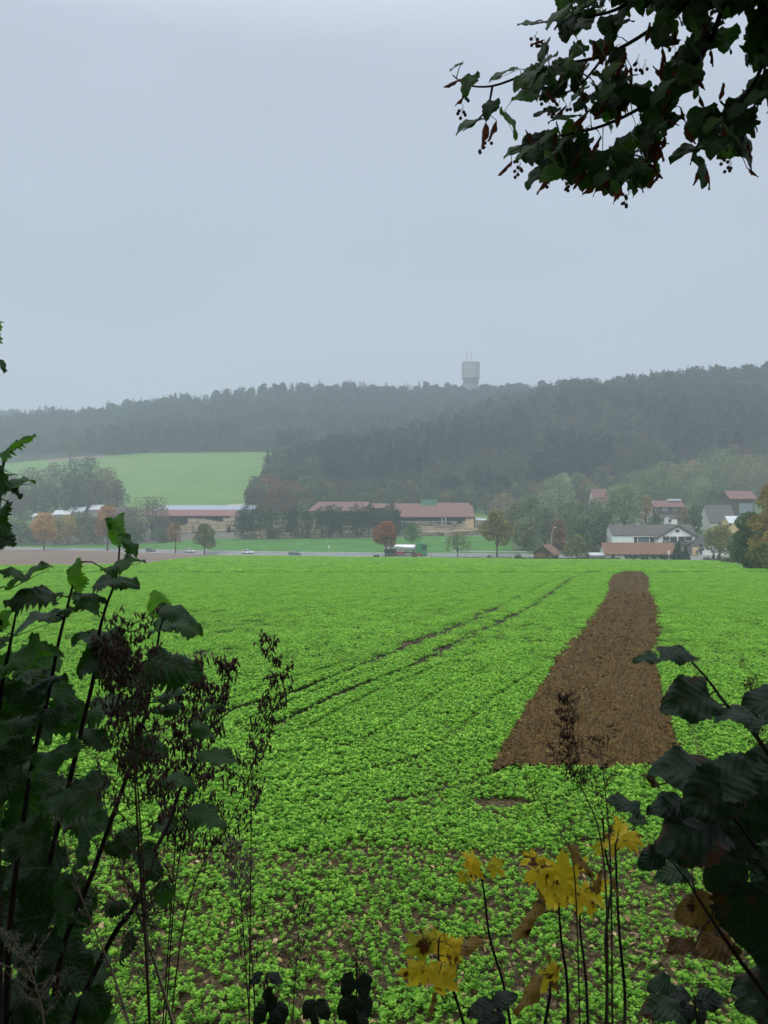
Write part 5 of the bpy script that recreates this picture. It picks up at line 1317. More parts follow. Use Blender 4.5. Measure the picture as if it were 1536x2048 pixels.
# small round bushes at the road
def bush(px_, D_, w, h, col, label, n=260, name='bush'):
    r = np.random.default_rng(int(px_)); x = wx(px_, D_); n = int(n * 1.6); d = rand_dirs(n, r); d[:, 2] = abs(d[:, 2]); rr_ = r.uniform(.6, 1, n)
    C = d * rr_[:, None] * [w / 2, w / 2, h]; e_ = empty(name, (x, D_, gz(x, D_))); tag(e_, label, 'bush')
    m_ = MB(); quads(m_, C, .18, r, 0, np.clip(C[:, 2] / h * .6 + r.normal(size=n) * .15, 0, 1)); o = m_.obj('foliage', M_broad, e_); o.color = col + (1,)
    s_ = MB(); s_.tube([(0, 0, -.1), (0, 0, h * .6)], .04, 5); s_.tube([(0, 0, 0), (w * .2, 0, h * .5)], .03, 5); s_.obj('stem', M_bark, e_)
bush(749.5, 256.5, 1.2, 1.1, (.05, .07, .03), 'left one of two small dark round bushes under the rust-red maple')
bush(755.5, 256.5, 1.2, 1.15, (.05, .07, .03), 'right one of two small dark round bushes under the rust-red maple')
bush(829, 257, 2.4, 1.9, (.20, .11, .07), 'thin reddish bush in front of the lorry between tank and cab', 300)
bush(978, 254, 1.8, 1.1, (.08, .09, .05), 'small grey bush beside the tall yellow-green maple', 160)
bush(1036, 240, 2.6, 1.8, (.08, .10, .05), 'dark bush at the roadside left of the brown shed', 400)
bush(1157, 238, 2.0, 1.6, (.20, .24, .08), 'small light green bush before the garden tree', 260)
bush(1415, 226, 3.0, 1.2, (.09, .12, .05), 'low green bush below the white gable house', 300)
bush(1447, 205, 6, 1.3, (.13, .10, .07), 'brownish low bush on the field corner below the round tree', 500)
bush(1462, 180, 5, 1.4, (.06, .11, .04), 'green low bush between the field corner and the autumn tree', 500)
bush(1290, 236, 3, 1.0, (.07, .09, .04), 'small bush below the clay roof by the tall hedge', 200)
# ================================================================== foreground plants
def leaf_mat(name, cols, transl, veins=7, rough=.5, spec=.26, spots=0.0, spotcol=(.10, .05, .015), tcol=None, bumps=.35, edge=0.0, holes=False, veinc=.07, nsc=45.0):
    """big leaf: UV x = -1..1 across, y = 0..1 along; side veins and midrib raised, pale; brown blotches"""
    m, nt, b = nodes_of(name); N = nt.nodes.new; L = nt.links.new
    at = N('ShaderNodeAttribute'); at.attribute_name = 'tone'
    r = N('ShaderNodeValToRGB'); e = r.color_ramp.elements
    e[0].position = 0; e[0].color = tuple(cols[0]) + (1,); e[1].position = 1; e[1].color = tuple(cols[-1]) + (1,)
    for i, c in enumerate(cols[1:-1]):
        q = e.new((i + 1) / (len(cols) - 1)); q.color = tuple(c) + (1,)
    L(at.outputs['Fac'], r.inputs[0])
    uv = N('ShaderNodeUVMap'); uv.uv_map = 'UVMap'; sx = N('ShaderNodeSeparateXYZ'); L(uv.outputs[0], sx.inputs[0])
    def M(op, a, b_=None, c=None):
        n = N('ShaderNodeMath'); n.operation = op
        for i, v in enumerate((a, b_, c)):
            if v is None: continue
            if isinstance(v, (int, float)): n.inputs[i].default_value = v
            else: L(v, n.inputs[i])
        return n.outputs[0]
    ax = M('ABSOLUTE', sx.outputs['X'])
    nzv = N('ShaderNodeTexNoise'); nzv.inputs['Scale'].default_value = 9; tcv = N('ShaderNodeTexCoord'); L(tcv.outputs['Object'], nzv.inputs['Vector'])
    w = M('ADD', M('SUBTRACT', sx.outputs['Y'], M('MULTIPLY', M('POWER', ax, 1.25), .40)), M('MULTIPLY', nzv.outputs['Fac'], .12))
    fr = M('FRACT', M('MULTIPLY', w, float(veins))); tri = M('ABSOLUTE', M('SUBTRACT', fr, .5))
    side = M('LESS_THAN', tri, .055); mid = M('LESS_THAN', ax, .035); vein = M('MAXIMUM', side, mid)
    mixv = N('ShaderNodeMix'); mixv.data_type = 'RGBA'; L(M('MULTIPLY', vein, veinc), mixv.inputs[0]); L(r.outputs[0], mixv.inputs[6])
    br = tuple(min(1, q * 2.2 + .02) for q in cols[-1]); mixv.inputs[7].default_value = br + (1,)
    col = mixv.outputs[2]
    tcd = N('ShaderNodeTexCoord'); nz_ = N('ShaderNodeTexNoise'); nz_.inputs['Scale'].default_value = nsc; nz_.inputs['Detail'].default_value = 4
    L(tcd.outputs['Object'], nz_.inputs['Vector'])
    if spots > 0 or edge > 0:
        s1 = M('MULTIPLY_ADD', M('SUBTRACT', nz_.outputs['Fac'], .5), 6.0, spots - 1.0)
        if edge > 0: s1 = M('ADD', s1, M('MULTIPLY', M('POWER', ax, 3.0), edge))
        n_ = N('ShaderNodeMath'); n_.operation = 'MULTIPLY'; n_.use_clamp = True; L(s1, n_.inputs[0]); n_.inputs[1].default_value = 2.5
        ms_ = N('ShaderNodeMix'); ms_.data_type = 'RGBA'; L(n_.outputs[0], ms_.inputs[0]); L(col, ms_.inputs[6]); ms_.inputs[7].default_value = tuple(spotcol) + (1,)
        col = ms_.outputs[2]
    L(col, b.inputs['Base Color']); b.inputs['Roughness'].default_value = rough; b.inputs['Specular IOR Level'].default_value = spec
    hgt_ = M('ADD', M('MULTIPLY', tri, 1.6), M('MULTIPLY', nz_.outputs['Fac'], .6))
    add_bump(nt, b, hgt_, bumps, .003)
    tr = N('ShaderNodeBsdfTranslucent'); mxs = N('ShaderNodeMixShader'); mxs.inputs[0].default_value = transl
    tm = N('ShaderNodeMix'); tm.data_type = 'RGBA'; tm.blend_type = 'MULTIPLY'; tm.inputs[0].default_value = 1; L(col, tm.inputs[6]); tm.inputs[7].default_value = tuple(tcol or (1.3, 1.5, .6)) + (1,)
    L(tm.outputs[2], tr.inputs[0]); L(b.outputs[0], mxs.inputs[1]); L(tr.outputs[0], mxs.inputs[2]); L(mxs.outputs[0], nt.nodes['Material Output'].inputs[0])
    return m
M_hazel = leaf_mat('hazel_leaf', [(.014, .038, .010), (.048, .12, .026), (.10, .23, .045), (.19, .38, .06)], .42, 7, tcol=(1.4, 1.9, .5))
M_shrub = leaf_mat('shrub_leaf', [(.012, .030, .014), (.028, .060, .028), (.05, .10, .04)], .3, 6, spots=.22, edge=.7, nsc=22.0, spotcol=(.075, .035, .015))
M_lime = leaf_mat('lime_leaf', [(.014, .040, .008), (.045, .105, .018), (.13, .17, .025)], .42, 8, tcol=(1.3, 1.6, .5))
M_yellow = leaf_mat('yellow_maple_leaf', [(.34, .40, .03), (.85, .62, .03), (.95, .74, .07)], .5, 5, nsc=32.0, spots=.5, spotcol=(.10, .04, .01), tcol=(1, 1, .9), edge=.5)
M_brownl = leaf_mat('browned_leaf', [(.10, .045, .015), (.26, .15, .03), (.32, .24, .05)], .35, 6, spots=.45, spotcol=(.05, .02, .01), tcol=(1, 1, 1))
M_oval = leaf_mat('small_dark_leaf', [(.012, .022, .014), (.022, .04, .022)], .15, 5)
M_bract = leaf_mat('lime_bract', [(.16, .05, .025), (.24, .09, .04)], .3, 3, tcol=(1.2, .8, .5))
M_twig = mat_noise('twig_bark', [(.018, .013, .010), (.04, .03, .022)], 30, .9, .4, .004)
M_dry = mat_noise('dry_stem', [(.05, .032, .02), (.11, .075, .045)], 25, .9, .3, .003)
M_pale = mat_noise('pale_dry_stem', [(.20, .16, .10), (.32, .27, .18)], 25, .9, .3, .003)
M_pod = mat_noise('dry_seed_pod', [(.06, .04, .03), (.17, .115, .09)], 40, .9, .3, .002)
M_fluff = mat_noise('seed_fluff', [(.20, .17, .15), (.36, .32, .29)], 60, .95, .3, .002)

def leaf_blade(mb, base, tip, nrm, W=.8, kind='hazel', fold=.25, droop=.5, wave=.05, curl=.12, seed=0, tone=.4, nL=14, nW=4, mat=0, teeth=None):
    """one leaf blade from base to tip; nrm = direction the upper face looks to"""
    r = np.random.default_rng(abs(seed)); base = np.array(base, float); tip = np.array(tip, float)
    L = np.linalg.norm(tip - base); Y = (tip - base) / L; Z = np.array(nrm, float); Z -= Y * Z.dot(Y); Z /= np.linalg.norm(Z) + 1e-9; X = np.cross(Y, Z)
    t = np.linspace(0, 1, nL + 1); teeth = teeth if teeth is not None else (.09 if kind in ('hazel', 'lime') else .03)
    if kind == 'hazel': w = np.sin(np.pi * np.clip(t, 0, 1) ** .78) ** .55 * (1 - .25 * t) * 1.1; w[-1] = 0; w[0] = .1
    elif kind == 'lime': w = np.sin(np.pi * np.clip(t * .93 + .06, 0, 1) ** .68) ** .7; w[-1] = 0
    elif kind == 'oval': w = np.sin(np.pi * np.clip(t, .03, 1) ** .85) ** .9; w[-1] = 0
    else: w = np.sin(np.pi * np.clip(t, .04, 1)) ** .6 ; w[-1] = .05
    ph = r.uniform(0, 6.28, 4); u = np.linspace(-1, 1, 2 * nW + 1)
    V = []; U = []; T = []
    th = droop * (t - .5)
    ys = np.concatenate([[0], np.cumsum(np.cos((th[1:] + th[:-1]) / 2))]) ; zs_ = np.concatenate([[0], np.cumsum(-np.sin((th[1:] + th[:-1]) / 2))])
    ys /= ys[-1]; zs_ = zs_ / nL
    for i, ti in enumerate(t):
        for side in u:
            tooth = 1 + (teeth * ((i % 2) * 2 - 1) + r.normal() * teeth * .5 if abs(side) == 1 and 0 < i < nL else 0)
            hw = W * .5 * w[i] * tooth
            x = side * hw * (1 - .10 * fold * abs(side)); back = -.10 * abs(side) ** 2 * (1 - ti) * (1 if kind in ('hazel', 'lime') else .2)
            z = zs_[i] + fold * abs(side) * hw * .8 - curl * (side * hw / max(W * .5, 1e-3)) ** 2 + wave * (math.sin(ti * 9 + ph[0] + side * 2) * abs(side) + .6 * math.sin(ti * 17 + ph[1] - side * 3) * abs(side))
            V.append(base + L * (X * x + Y * (ys[i] + back) + Z * z)); U.append((side, ti)); T.append(tone)
    k = 2 * nW + 1
    mb.add(V, [(i * k + j, i * k + j + 1, (i + 1) * k + j + 1, (i + 1) * k + j) for i in range(nL) for j in range(2 * nW)], mat, np.clip(np.array(T) + r.normal() * .06, 0, 1), U)

def maple_blade(mb, base, tip, nrm, seed=0, tone=.5, droop=.6, mat=0, lobes=5):
    r = np.random.default_rng(abs(seed)); base = np.array(base, float); tip = np.array(tip, float)
    L = np.linalg.norm(tip - base); Y = (tip - base) / L; Z = np.array(nrm, float); Z -= Y * Z.dot(Y); Z /= np.linalg.norm(Z); X = np.cross(Y, Z)
    n = 72; c = .30; V = []; U = []
    ang = np.linspace(-math.pi * .97, math.pi * .97, n)          # 0 = tip direction
    la = [0, .95, -.95, 2.0, -2.0]; ll = [.72, .62, .62, .42, .42]
    rad = np.full(n, .30)
    for a_, l_ in zip(la, ll):
        d = np.abs(ang - a_ - r.normal() * .05); rad = np.maximum(rad, l_ * (1 - (d / .80) ** 1.5).clip(0) * (1 + .13 * np.cos(d * 22)))
    rad = np.maximum(rad, .26) * (1 + r.normal(size=n) * .03)
    rings = [0, .3, .6, .85, 1.0]; ph = r.uniform(0, 6.28, 3)
    for q in rings:
        for a_, R_ in zip(ang, rad):
            x = math.sin(a_) * R_ * q; y = c + math.cos(a_) * R_ * q; d = q * R_
            z = -droop * d * d * .9 + .05 * math.sin(a_ * 5 + ph[0]) * d * 2 + .04 * math.sin(x * 14 + ph[1])
            V.append(base + L * (X * x + Y * y + Z * z)); U.append((x * 1.6, y))
    fs = [(i * n + j, i * n + j + 1, (i + 1) * n + j + 1, (i + 1) * n + j) for i in range(len(rings) - 1) for j in range(n - 1)]
    mb.add(V, fs, mat, tone, U)

CAMP = np.array([0, 0, CZ])
def PV(px_, py_, D_): return np.array([wx(px_, D_), D_, wz(py_, D_)])
def px_leaf(mb, cx, cy_, Lpx, ang, asp, D_, tone, stems=None, kind='hazel', W=.85, face=1, seed=None, droop=.6, pet=None, depth=0.0, **kw):
    """a leaf seen centred on a ray of the photograph: asp<1 turns its face edge-on"""
    a = R(ang); d = np.array([math.cos(a), depth, math.sin(a)]); Lm = Lpx * D_ / F
    C = PV(cx, cy_, D_); base = C - d * Lm / 2; tip = C + d * Lm / 2
    side = np.array([-math.sin(a), 0, math.cos(a)])
    if side[2] < 0: side = -side
    phi = math.acos(max(.05, min(1, asp))); n = np.array([0, -1, 0]) * math.cos(phi) * face + side * math.sin(phi)
    leaf_blade(mb, base, tip, n, W, kind, droop=droop, seed=abs(int(cx * 13 + cy_)) if seed is None else seed, tone=tone, **kw)
    if pet is not None and stems:
        best = None
        for S in stems:
            for i in range(len(S) - 1):
                ab = S[i + 1] - S[i]; t = np.clip((base - S[i]).dot(ab) / ab.dot(ab), 0, 1); q = S[i] + ab * t; dd = np.linalg.norm(q - base)
                if best is None or dd < best[0]: best = (dd, q)
        if best[0] < (.035 if kind in ('lime', 'bract') and D_ > 1.8 else .07) * D_:
            mid_ = (best[1] + base) / 2 + np.array([0, 0, best[0] * .12]); pet.tube([best[1], mid_, base, base + (tip - base) * .9], [.0016, .0012, .0011, .0004], 4)

def stem_curve(pts, D_, jit=.0):
    return [PV(p[0], p[1], D_ if len(p) < 3 else p[2]) for p in pts]
def smooth(Pn, n=4):
    Pn = [np.array(p) for p in Pn]; out = []
    for i in range(len(Pn) - 1):
        p0 = Pn[max(0, i - 1)]; p1 = Pn[i]; p2 = Pn[i + 1]; p3 = Pn[min(len(Pn) - 1, i + 2)]
        for j in range(n):
            t = j / n; out.append(.5 * (2 * p1 + (p2 - p0) * t + (2 * p0 - 5 * p1 + 4 * p2 - p3) * t * t + (3 * p1 - p0 - 3 * p2 + p3) * t ** 3))
    out.append(Pn[-1]); return out
def to_ground(S):
    """carry a stem on down to the bank below its last point"""
    p = S[-1]; g = float(near_z(p[1])); 
    if p[2] > g: S = S + [np.array([p[0] * 1.02, p[1] + .03, (p[2] + g) / 2]), np.array([p[0] * 1.0, p[1] + .05, g - .05])]
    return S
def plant(name, label, cat, org, group=None):
    e_ = empty(name, tuple(org)); tag(e_, label, cat, group); return e_
def put(mb, name, mats, e_, smooth_=True, uv=True):
    if not mb.v: return None
    V = [v - np.array(e_.location) for v in mb.v]; mb.v = V
    return mb.obj(name, mats, e_, smooth=smooth_, uv=uv)

# ------------------------------------------------------------------ hazel bush on the left
rh = random.Random(21)
HS = [  # stems (px, py, D) from tip down
 [(499, 1405, 1.75), (457, 1424, 1.7), (406, 1471, 1.66), (394, 1522, 1.62), (360, 1580, 1.6), (338, 1648, 1.58), (309, 1704, 1.55), (271, 1810, 1.52), (228, 1869, 1.5), (157, 2017, 1.48), (120, 2150, 1.45)],
 [(241, 1055, 1.4), (234, 1148, 1.4), (212, 1213, 1.4), (198, 1268, 1.4), (188, 1350, 1.42), (165, 1450, 1.42), (135, 1580, 1.42), (100, 1720, 1.42), (70, 1880, 1.42), (50, 2100, 1.42)],
 [(157, 1120, 1.35), (140, 1193, 1.35), (117, 1285, 1.35), (95, 1400, 1.36), (70, 1500, 1.36), (45, 1650, 1.38), (20, 1850, 1.38), (10, 2100, 1.4)],
 [(34, 880, 1.3), (10, 917, 1.3), (0, 980, 1.3), (-8, 1100, 1.3), (-12, 1250, 1.3), (-10, 1450, 1.32), (-5, 1700, 1.34), (0, 2100, 1.36)],
 [(34, 1215, 1.3), (20, 1290, 1.3), (0, 1400, 1.32), (-15, 1600, 1.34), (-20, 2100, 1.36)],
 [(340, 1215, 1.5), (322, 1250, 1.5), (312, 1310, 1.5), (295, 1410, 1.5), (265, 1520, 1.5), (230, 1620, 1.5), (180, 1760, 1.48), (125, 1900, 1.46), (95, 2100, 1.45)],
 [(-12, 700, 1.25), (-20, 780, 1.25), (-30, 900, 1.26), (-40, 1200, 1.28), (-40, 1600, 1.3), (-30, 2100, 1.35)],
]
org = np.array([wx(20, 1.5), 1.5, float(near_z(1.5))])
hz_ = plant('hazel_bush', 'large dark hazel bush with broad toothed leaves filling the left foreground', 'bush', org)
stems = []
for k_, S in enumerate(HS):
    S3 = smooth([PV(*p) for p in S]); S3 = to_ground(S3); stems.append(S3)
    m_ = MB(); n = len(S3); m_.tube(S3, np.interp(np.arange(n), [0, n * .3, n - 1], [.0014, .0032, .0068]), 7, cap=True)
    V = put(m_, 'stem', M_twig, hz_)
HL = [  # cx, cy, L, angle of tip, aspect, tone, width
 (-8, 678, 84, 70, .95, .95, .95), (2, 733, 34, 300, .5, .2, .8), (38, 893, 92, 33, .30, .55, .85), (8, 955, 46, 200, .5, .4, .8), (30, 972, 96, 8, .35, .35, .85), (10, 1030, 60, 250, .8, .1, .9), (8, 1092, 50, 200, .7, .1, .8), (2, 1060, 60, 110, .7, .1, .9), (30, 985, 40, 320, .5, .1, .8),
 (242, 1056, 72, 75, .85, .75, 1.15), (220, 1046, 30, 130, .7, .3, .9), (259, 1095, 58, 300, .6, .25, .8), (252, 1132, 92, 12, .55, .28, .85), (238, 1172, 96, 355, .50, .12, .9), (157, 1147, 72, 85, .95, .85, .95), (65, 1155, 104, 27, .38, .30, .85), (20, 1150, 60, 165, .4, .15, .8),
 (60, 1206, 118, 185, .55, .08, .95), (172, 1214, 78, 320, .5, .22, .85), (190, 1198, 56, 345, .4, .15, .8), (313, 1205, 58, 105, .9, 1.0, .95), (352, 1230, 80, 335, .6, .15, .9), (357, 1266, 112, 352, .52, .28, .9), (85, 1252, 128, 20, .42, .10, .9), (16, 1238, 52, 60, .9, .9, .9), (130, 1228, 60, 10, .4, .2, .8),
 (62, 1322, 148, 12, .60, .62, .9), (190, 1290, 110, 175, .5, .06, .9), (205, 1332, 122, 200, .75, .10, .9), (350, 1338, 128, 340, .65, .10, .9), (42, 1392, 100, 150, .65, .06, .9), (97, 1366, 104, 20, .45, .12, .85), (240, 1412, 150, 8, .5, .16, .85), (32, 1446, 86, 190, .5, .08, .9), (118, 1436, 98, 350, .6, .18, .85),
 (120, 1515, 140, 20, .45, .30, .85), (22, 1500, 98, 160, .7, .05, .9), (298, 1505, 102, 355, .7, .16, .9), (408, 1462, 66, 320, .5, .20, .9), (438, 1525, 100, 355, .36, .22, .85), (362, 1570, 84, 345, .36, .22, .85), (415, 1642, 106, 335, .36, .22, .85), (142, 1600, 170, 200, .55, .10, .9), (166, 1652, 150, 345, .5, .12, .85),
 (42, 1680, 118, 170, .62, .22, .9), (243, 1690, 88, 200, .8, .08, .9), (62, 1748, 156, 190, .7, .08, .95), (150, 1812, 124, 300, .6, .07, .9), (42, 1852, 148, 200, .75, .04, .95), (298, 1732, 92, 300, .6, .06, .9), (325, 1792, 64, 280, .8, .30, .9), (254, 1900, 84, 250, .6, .08, .9), (62, 1912, 134, 185, .6, .06, .9), (144, 1962, 112, 340, .5, .07, .9),
 (192, 2018, 96, 290, .8, .05, .9), (30, 2002, 124, 200, .7, .05, .95), (236, 1816, 66, 350, .4, .14, .8), (330, 1420, 70, 190, .5, .14, .85), (345, 1390, 80, 10, .5, .1, .85), (270, 1370, 90, 330, .6, .08, .9), (180, 1480, 90, 150, .5, .12, .85), (420, 1418, 50, 30, .4, .2, .8), (100, 2035, 110, 20, .5, .06, .9), (325, 1660, 70, 200, .5, .1, .85)]
lf = MB(); pt_ = MB()
def near_D(px_, py_):
    b_ = (1e9, 1.4)
    for S in HS:
        for p in S:
            d_ = math.hypot(p[0] - px_, p[1] - py_)
            if d_ < b_[0]: b_ = (d_, p[2])
    return b_[1]
for (cx_, cy_, L_, an, asp, tn, W_) in HL:
    px_leaf(lf, cx_, cy_, L_ * (.88 if cy_ < 1350 else .78), an, asp * (.55 if asp < .62 else .9), near_D(cx_, cy_) + rh.uniform(-.07, .04), tn, stems, W=W_, pet=pt_, droop=rh.uniform(.6, 1.7), fold=rh.uniform(.0, .45), wave=rh.uniform(.05, .11), curl=rh.uniform(.05, .3), nL=22, teeth=.13)
# the packed inside of the bush
for i in range(115):
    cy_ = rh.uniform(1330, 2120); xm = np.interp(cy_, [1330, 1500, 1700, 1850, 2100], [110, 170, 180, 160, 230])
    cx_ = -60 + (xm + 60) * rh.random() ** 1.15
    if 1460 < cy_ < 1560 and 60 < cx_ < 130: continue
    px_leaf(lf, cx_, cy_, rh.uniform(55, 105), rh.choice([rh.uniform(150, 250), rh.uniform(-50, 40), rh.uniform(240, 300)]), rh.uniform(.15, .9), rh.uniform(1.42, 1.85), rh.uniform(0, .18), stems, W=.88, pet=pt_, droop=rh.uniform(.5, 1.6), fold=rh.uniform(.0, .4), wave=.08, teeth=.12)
for i in range(26):   # outer fringe
    cx_ = rh.uniform(-120, -20); cy_ = rh.uniform(620, 1500)
    px_leaf(lf, cx_, cy_, rh.uniform(60, 110), rh.uniform(0, 360), rh.uniform(.4, .9), rh.uniform(1.2, 1.4), rh.uniform(.05, .4), stems, W=.88, pet=pt_)
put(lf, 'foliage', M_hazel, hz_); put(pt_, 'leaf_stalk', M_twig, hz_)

# ------------------------------------------------------------------ shrub on the right
SS = [[(1380, 1320, 1.05), (1418, 1362, 1.05), (1451, 1407, 1.04), (1500, 1457, 1.02), (1545, 1520, 1.0), (1600, 1620, 1.0), (1650, 1900, 1.0)],
      [(1400, 1570, 1.0), (1467, 1635, 1.0), (1521, 1710, 1.0), (1570, 1790, 1.0), (1640, 2000, 1.0)],
      [(1376, 1763, .98), (1426, 1842, .98), (1480, 1921, .98), (1536, 1995, .98), (1580, 2080, .98)]]
e2 = plant('dogwood_shrub', 'dark large-leaved shrub with purple-brown leaf edges leaning in from the right', 'shrub', np.array([wx(1650, 1.05), 1.05, float(near_z(1.05))]))
stems2 = []
for S in SS:
    S3 = to_ground(smooth([PV(*p) for p in S])); stems2.append(S3); m_ = MB(); n = len(S3)
    m_.tube(S3, np.interp(np.arange(n), [0, n * .4, n - 1], [.0013, .0028, .005]), 7); put(m_, 'stem', M_twig, e2)
SL = [(1290, 1320, 66, 190, .5, .5, .8, 0), (1358, 1312, 100, 352, .5, .4, .85, 0), (1370, 1408, 135, 200, .72, .35, 1.0, 0), (1478, 1436, 130, 352, .28, .4, .8, 0), (1362, 1556, 175, 178, .50, .25, .95, 0), (1488, 1550, 135, 20, .7, .35, .95, 0),
      (1412, 1600, 150, 215, .8, .22, .95, 0), (1368, 1680, 180, 205, .62, .2, .95, 0), (1245, 1610, 92, 165, .45, .6, .8, 0), (1272, 1642, 50, 190, .5, .9, .8, 0), (1297, 1722, 66, 215, .8, .2, .9, 0), (1343, 1752, 90, 195, .6, .95, .85, 0),
      (1440, 1748, 110, 235, .9, .5, .95, 0), (1492, 1830, 175, 270, .95, .12, 1.0, 0), (1318, 2026, 105, 182, .45, .6, .8, 0), (1318, 1974, 66, 200, .6, .5, .8, 0), (1500, 2020, 90, 160, .5, .5, .8, 0), (1500, 1640, 140, 250, .8, .15, .95, 0), (1524, 1728, 80, 200, .8, .4, .9, 0),
      (1420, 1640, 110, 340, .6, .2, .9, 0), (1460, 1690, 120, 200, .8, .12, .95, 0), (1540, 1560, 100, 10, .7, .2, .9, 0), (1330, 1620, 100, 195, .6, .15, .9, 0), (1540, 1900, 130, 260, .8, .15, .95, 0), (1450, 1590, 90, 80, .6, .2, .9, 0), (1520, 1450, 60, 20, .4, .35, .8, 0),
      (1388, 1826, 106, 195, .7, .5, .9, 1), (1426, 1896, 104, 200, .55, .3, .9, 1), (1360, 1898, 76, 190, .4, .1, .8, 1), (1300, 1560, 50, 150, .6, .2, .8, 1)]
l1, l2, p2_ = MB(), MB(), MB()
for (cx_, cy_, L_, an, asp, tn, W_, br_) in SL:
    px_leaf(l2 if br_ else l1, cx_, cy_, L_ * .78, an, asp * (.7 if asp < .65 else 1), 1.0 + rh.uniform(-.05, .05), tn, stems2, W=W_, pet=p2_, droop=rh.uniform(.7, 1.7), fold=rh.uniform(.0, .4), wave=rh.uniform(.05, .1), kind='lime', teeth=.05, nL=20)
for i in range(26):
    px_leaf(l1, rh.uniform(1520, 1680), rh.uniform(1380, 2080), rh.uniform(80, 150), rh.uniform(150, 300), rh.uniform(.4, .95), rh.uniform(1.0, 1.15), rh.uniform(0, .4), stems2, W=.9, pet=p2_, kind='lime', teeth=.035)
put(l1, 'foliage', M_shrub, e2); put(l2, 'browned_foliage', M_brownl, e2).__setitem__('label', 'browned yellow leaves'); put(p2_, 'leaf_stalk', M_twig, e2)

# ------------------------------------------------------------------ yellow maple saplings
def sapling(stem, D_, leaves, label, r0=.0023, brown=(), sp_=None):
    S3 = to_ground(smooth([PV(p[0] + rh.uniform(-5, 5) * (i > 0), p[1], D_ + rh.uniform(-.02, .02)) for i, p in enumerate(stem)])); base = S3[-1]
    e_ = plant('maple_sapling', label, 'sapling', base, 'yellow maple saplings in the foreground'); m_ = MB(); n = len(S3)
    m_.tube(S3, np.interp(np.arange(n), [0, n - 1], [r0 * .8, r0 * 1.6]), 7); put(m_, 'stem', M_twig, e_)
    top_ = S3[0]; l_ = MB(); q_ = MB()
    for (cx_, cy_, L_, an, tn, dr) in leaves:
        a = R(an); d = np.array([math.cos(a), -.15, math.sin(a)]); C = PV(cx_, cy_, D_ + rh.uniform(-.05, .05)); Lm = L_ * .72 * D_ / F
        b_ = C - d * Lm * .45; n_ = np.array([rh.uniform(-.6, .6), -.7, rh.uniform(.1, 1.1)])
        maple_blade(l_, b_, b_ + d * Lm, n_, int(cx_ + cy_), tn, dr)
        s_ = min(S3[:max(2, n // 2)], key=lambda q: np.linalg.norm(q - b_)); q_.tube([s_, (s_ + b_) / 2 + np.array([0, 0, .006]), b_ + d * Lm * .28], [.0012, .001, .0008], 4)
    put(l_, 'foliage', M_yellow, e_)
    if brown:
        bm = MB()
        for (cx_, cy_, L_, an, asp) in brown: px_leaf(bm, cx_, cy_, L_, an, asp, D_, .6, [S3], W=.4, pet=q_, kind='oval')
        put(bm, 'withered_leaf', M_brownl, e_)
    put(q_, 'leaf_stalk', M_dry, e_)
sapling([(962, 1740), (970, 1800), (985, 1880), (1003, 1970), (1022, 2060)], 1.6, [(942, 1738, 66, 255, .5, .9), (944, 1720, 54, 130, .8, .6), (994, 1735, 62, 320, .3, .8), (925, 1755, 40, 230, .2, .9)], 'yellow maple sapling with few small drooping leaves, second stem from the left')
sapling([(1120, 1722), (1122, 1790), (1124, 1880), (1130, 1960), (1136, 2060)], 1.55, [(1080, 1742, 86, 200, .5, .8), (1128, 1745, 92, 95, .35, .5), (1100, 1788, 84, 250, .6, .9), (1140, 1762, 84, 330, .4, .7), (1062, 1720, 56, 215, .7, 1.0), (1158, 1735, 56, 40, .8, .6), (1118, 1800, 66, 265, .9, .8)],
        'fullest yellow maple sapling with a wide flat bunch of leaves', brown=((1068, 1830, 90, 240, .3), (1048, 1858, 80, 225, .3)))
sapling([(1161, 1788), (1164, 1860), (1167, 1950), (1172, 2060)], 1.6, [(1186, 1792, 84, 335, .6, .7), (1158, 1803, 70, 265, .85, .7), (1200, 1770, 50, 30, .7, .5), (1150, 1770, 60, 100, .4, .6)], 'yellow maple sapling just right of the fullest one, its leaves lower')
sapling([(1206, 1635), (1208, 1700), (1219, 1768), (1214, 1860), (1212, 1960), (1213, 2060)], 1.45, [(1200, 1698, 44, 250, .2, 1.0)], 'nearly bare dark maple sapling with crooked stem and brown shreds', brown=((1160, 1722, 84, 305, .45), (1197, 1768, 50, 260, .4), (1228, 1775, 44, 290, .5)))
sapling([(1231, 1689), (1236, 1780), (1240, 1880), (1248, 1980), (1253, 2060)], 1.45, [(1250, 1672, 78, 20, .7, .7), (1226, 1682, 60, 190, .8, .9), (1238, 1652, 52, 100, .8, .5), (1274, 1680, 54, 340, .5, .8)], 'rightmost yellow maple sapling with a compact orange-yellow tuft')
sapling([(878, 1876), (884, 1930), (905, 1985), (930, 2060)], 1.5, [(838, 1896, 84, 210, .1, 1.0), (890, 1902, 96, 255, .5, .9), (877, 1962, 100, 262, .7, 1.0), (834, 1955, 90, 250, .6, 1.1), (912, 1898, 60, 340, .6, .8), (868, 1878, 60, 120, .2, .6), (905, 1950, 60, 280, .5, 1)], 'lowest yellow maple sapling at the left with long drooping blotched leaves', brown=((866, 2010, 50, 260, .4), (935, 1895, 90, 25, .2)))
sapling([(1100, 1925), (1098, 1990), (1092, 2060)], 1.35, [(1090, 1965, 70, 250, .3, 1.0), (1110, 1945, 56, 300, .4, .9)], 'small half-green maple shoot at the bottom between the taller saplings', brown=((1104, 1950, 80, 285, .4), (1060, 1990, 100, 235, .25)))

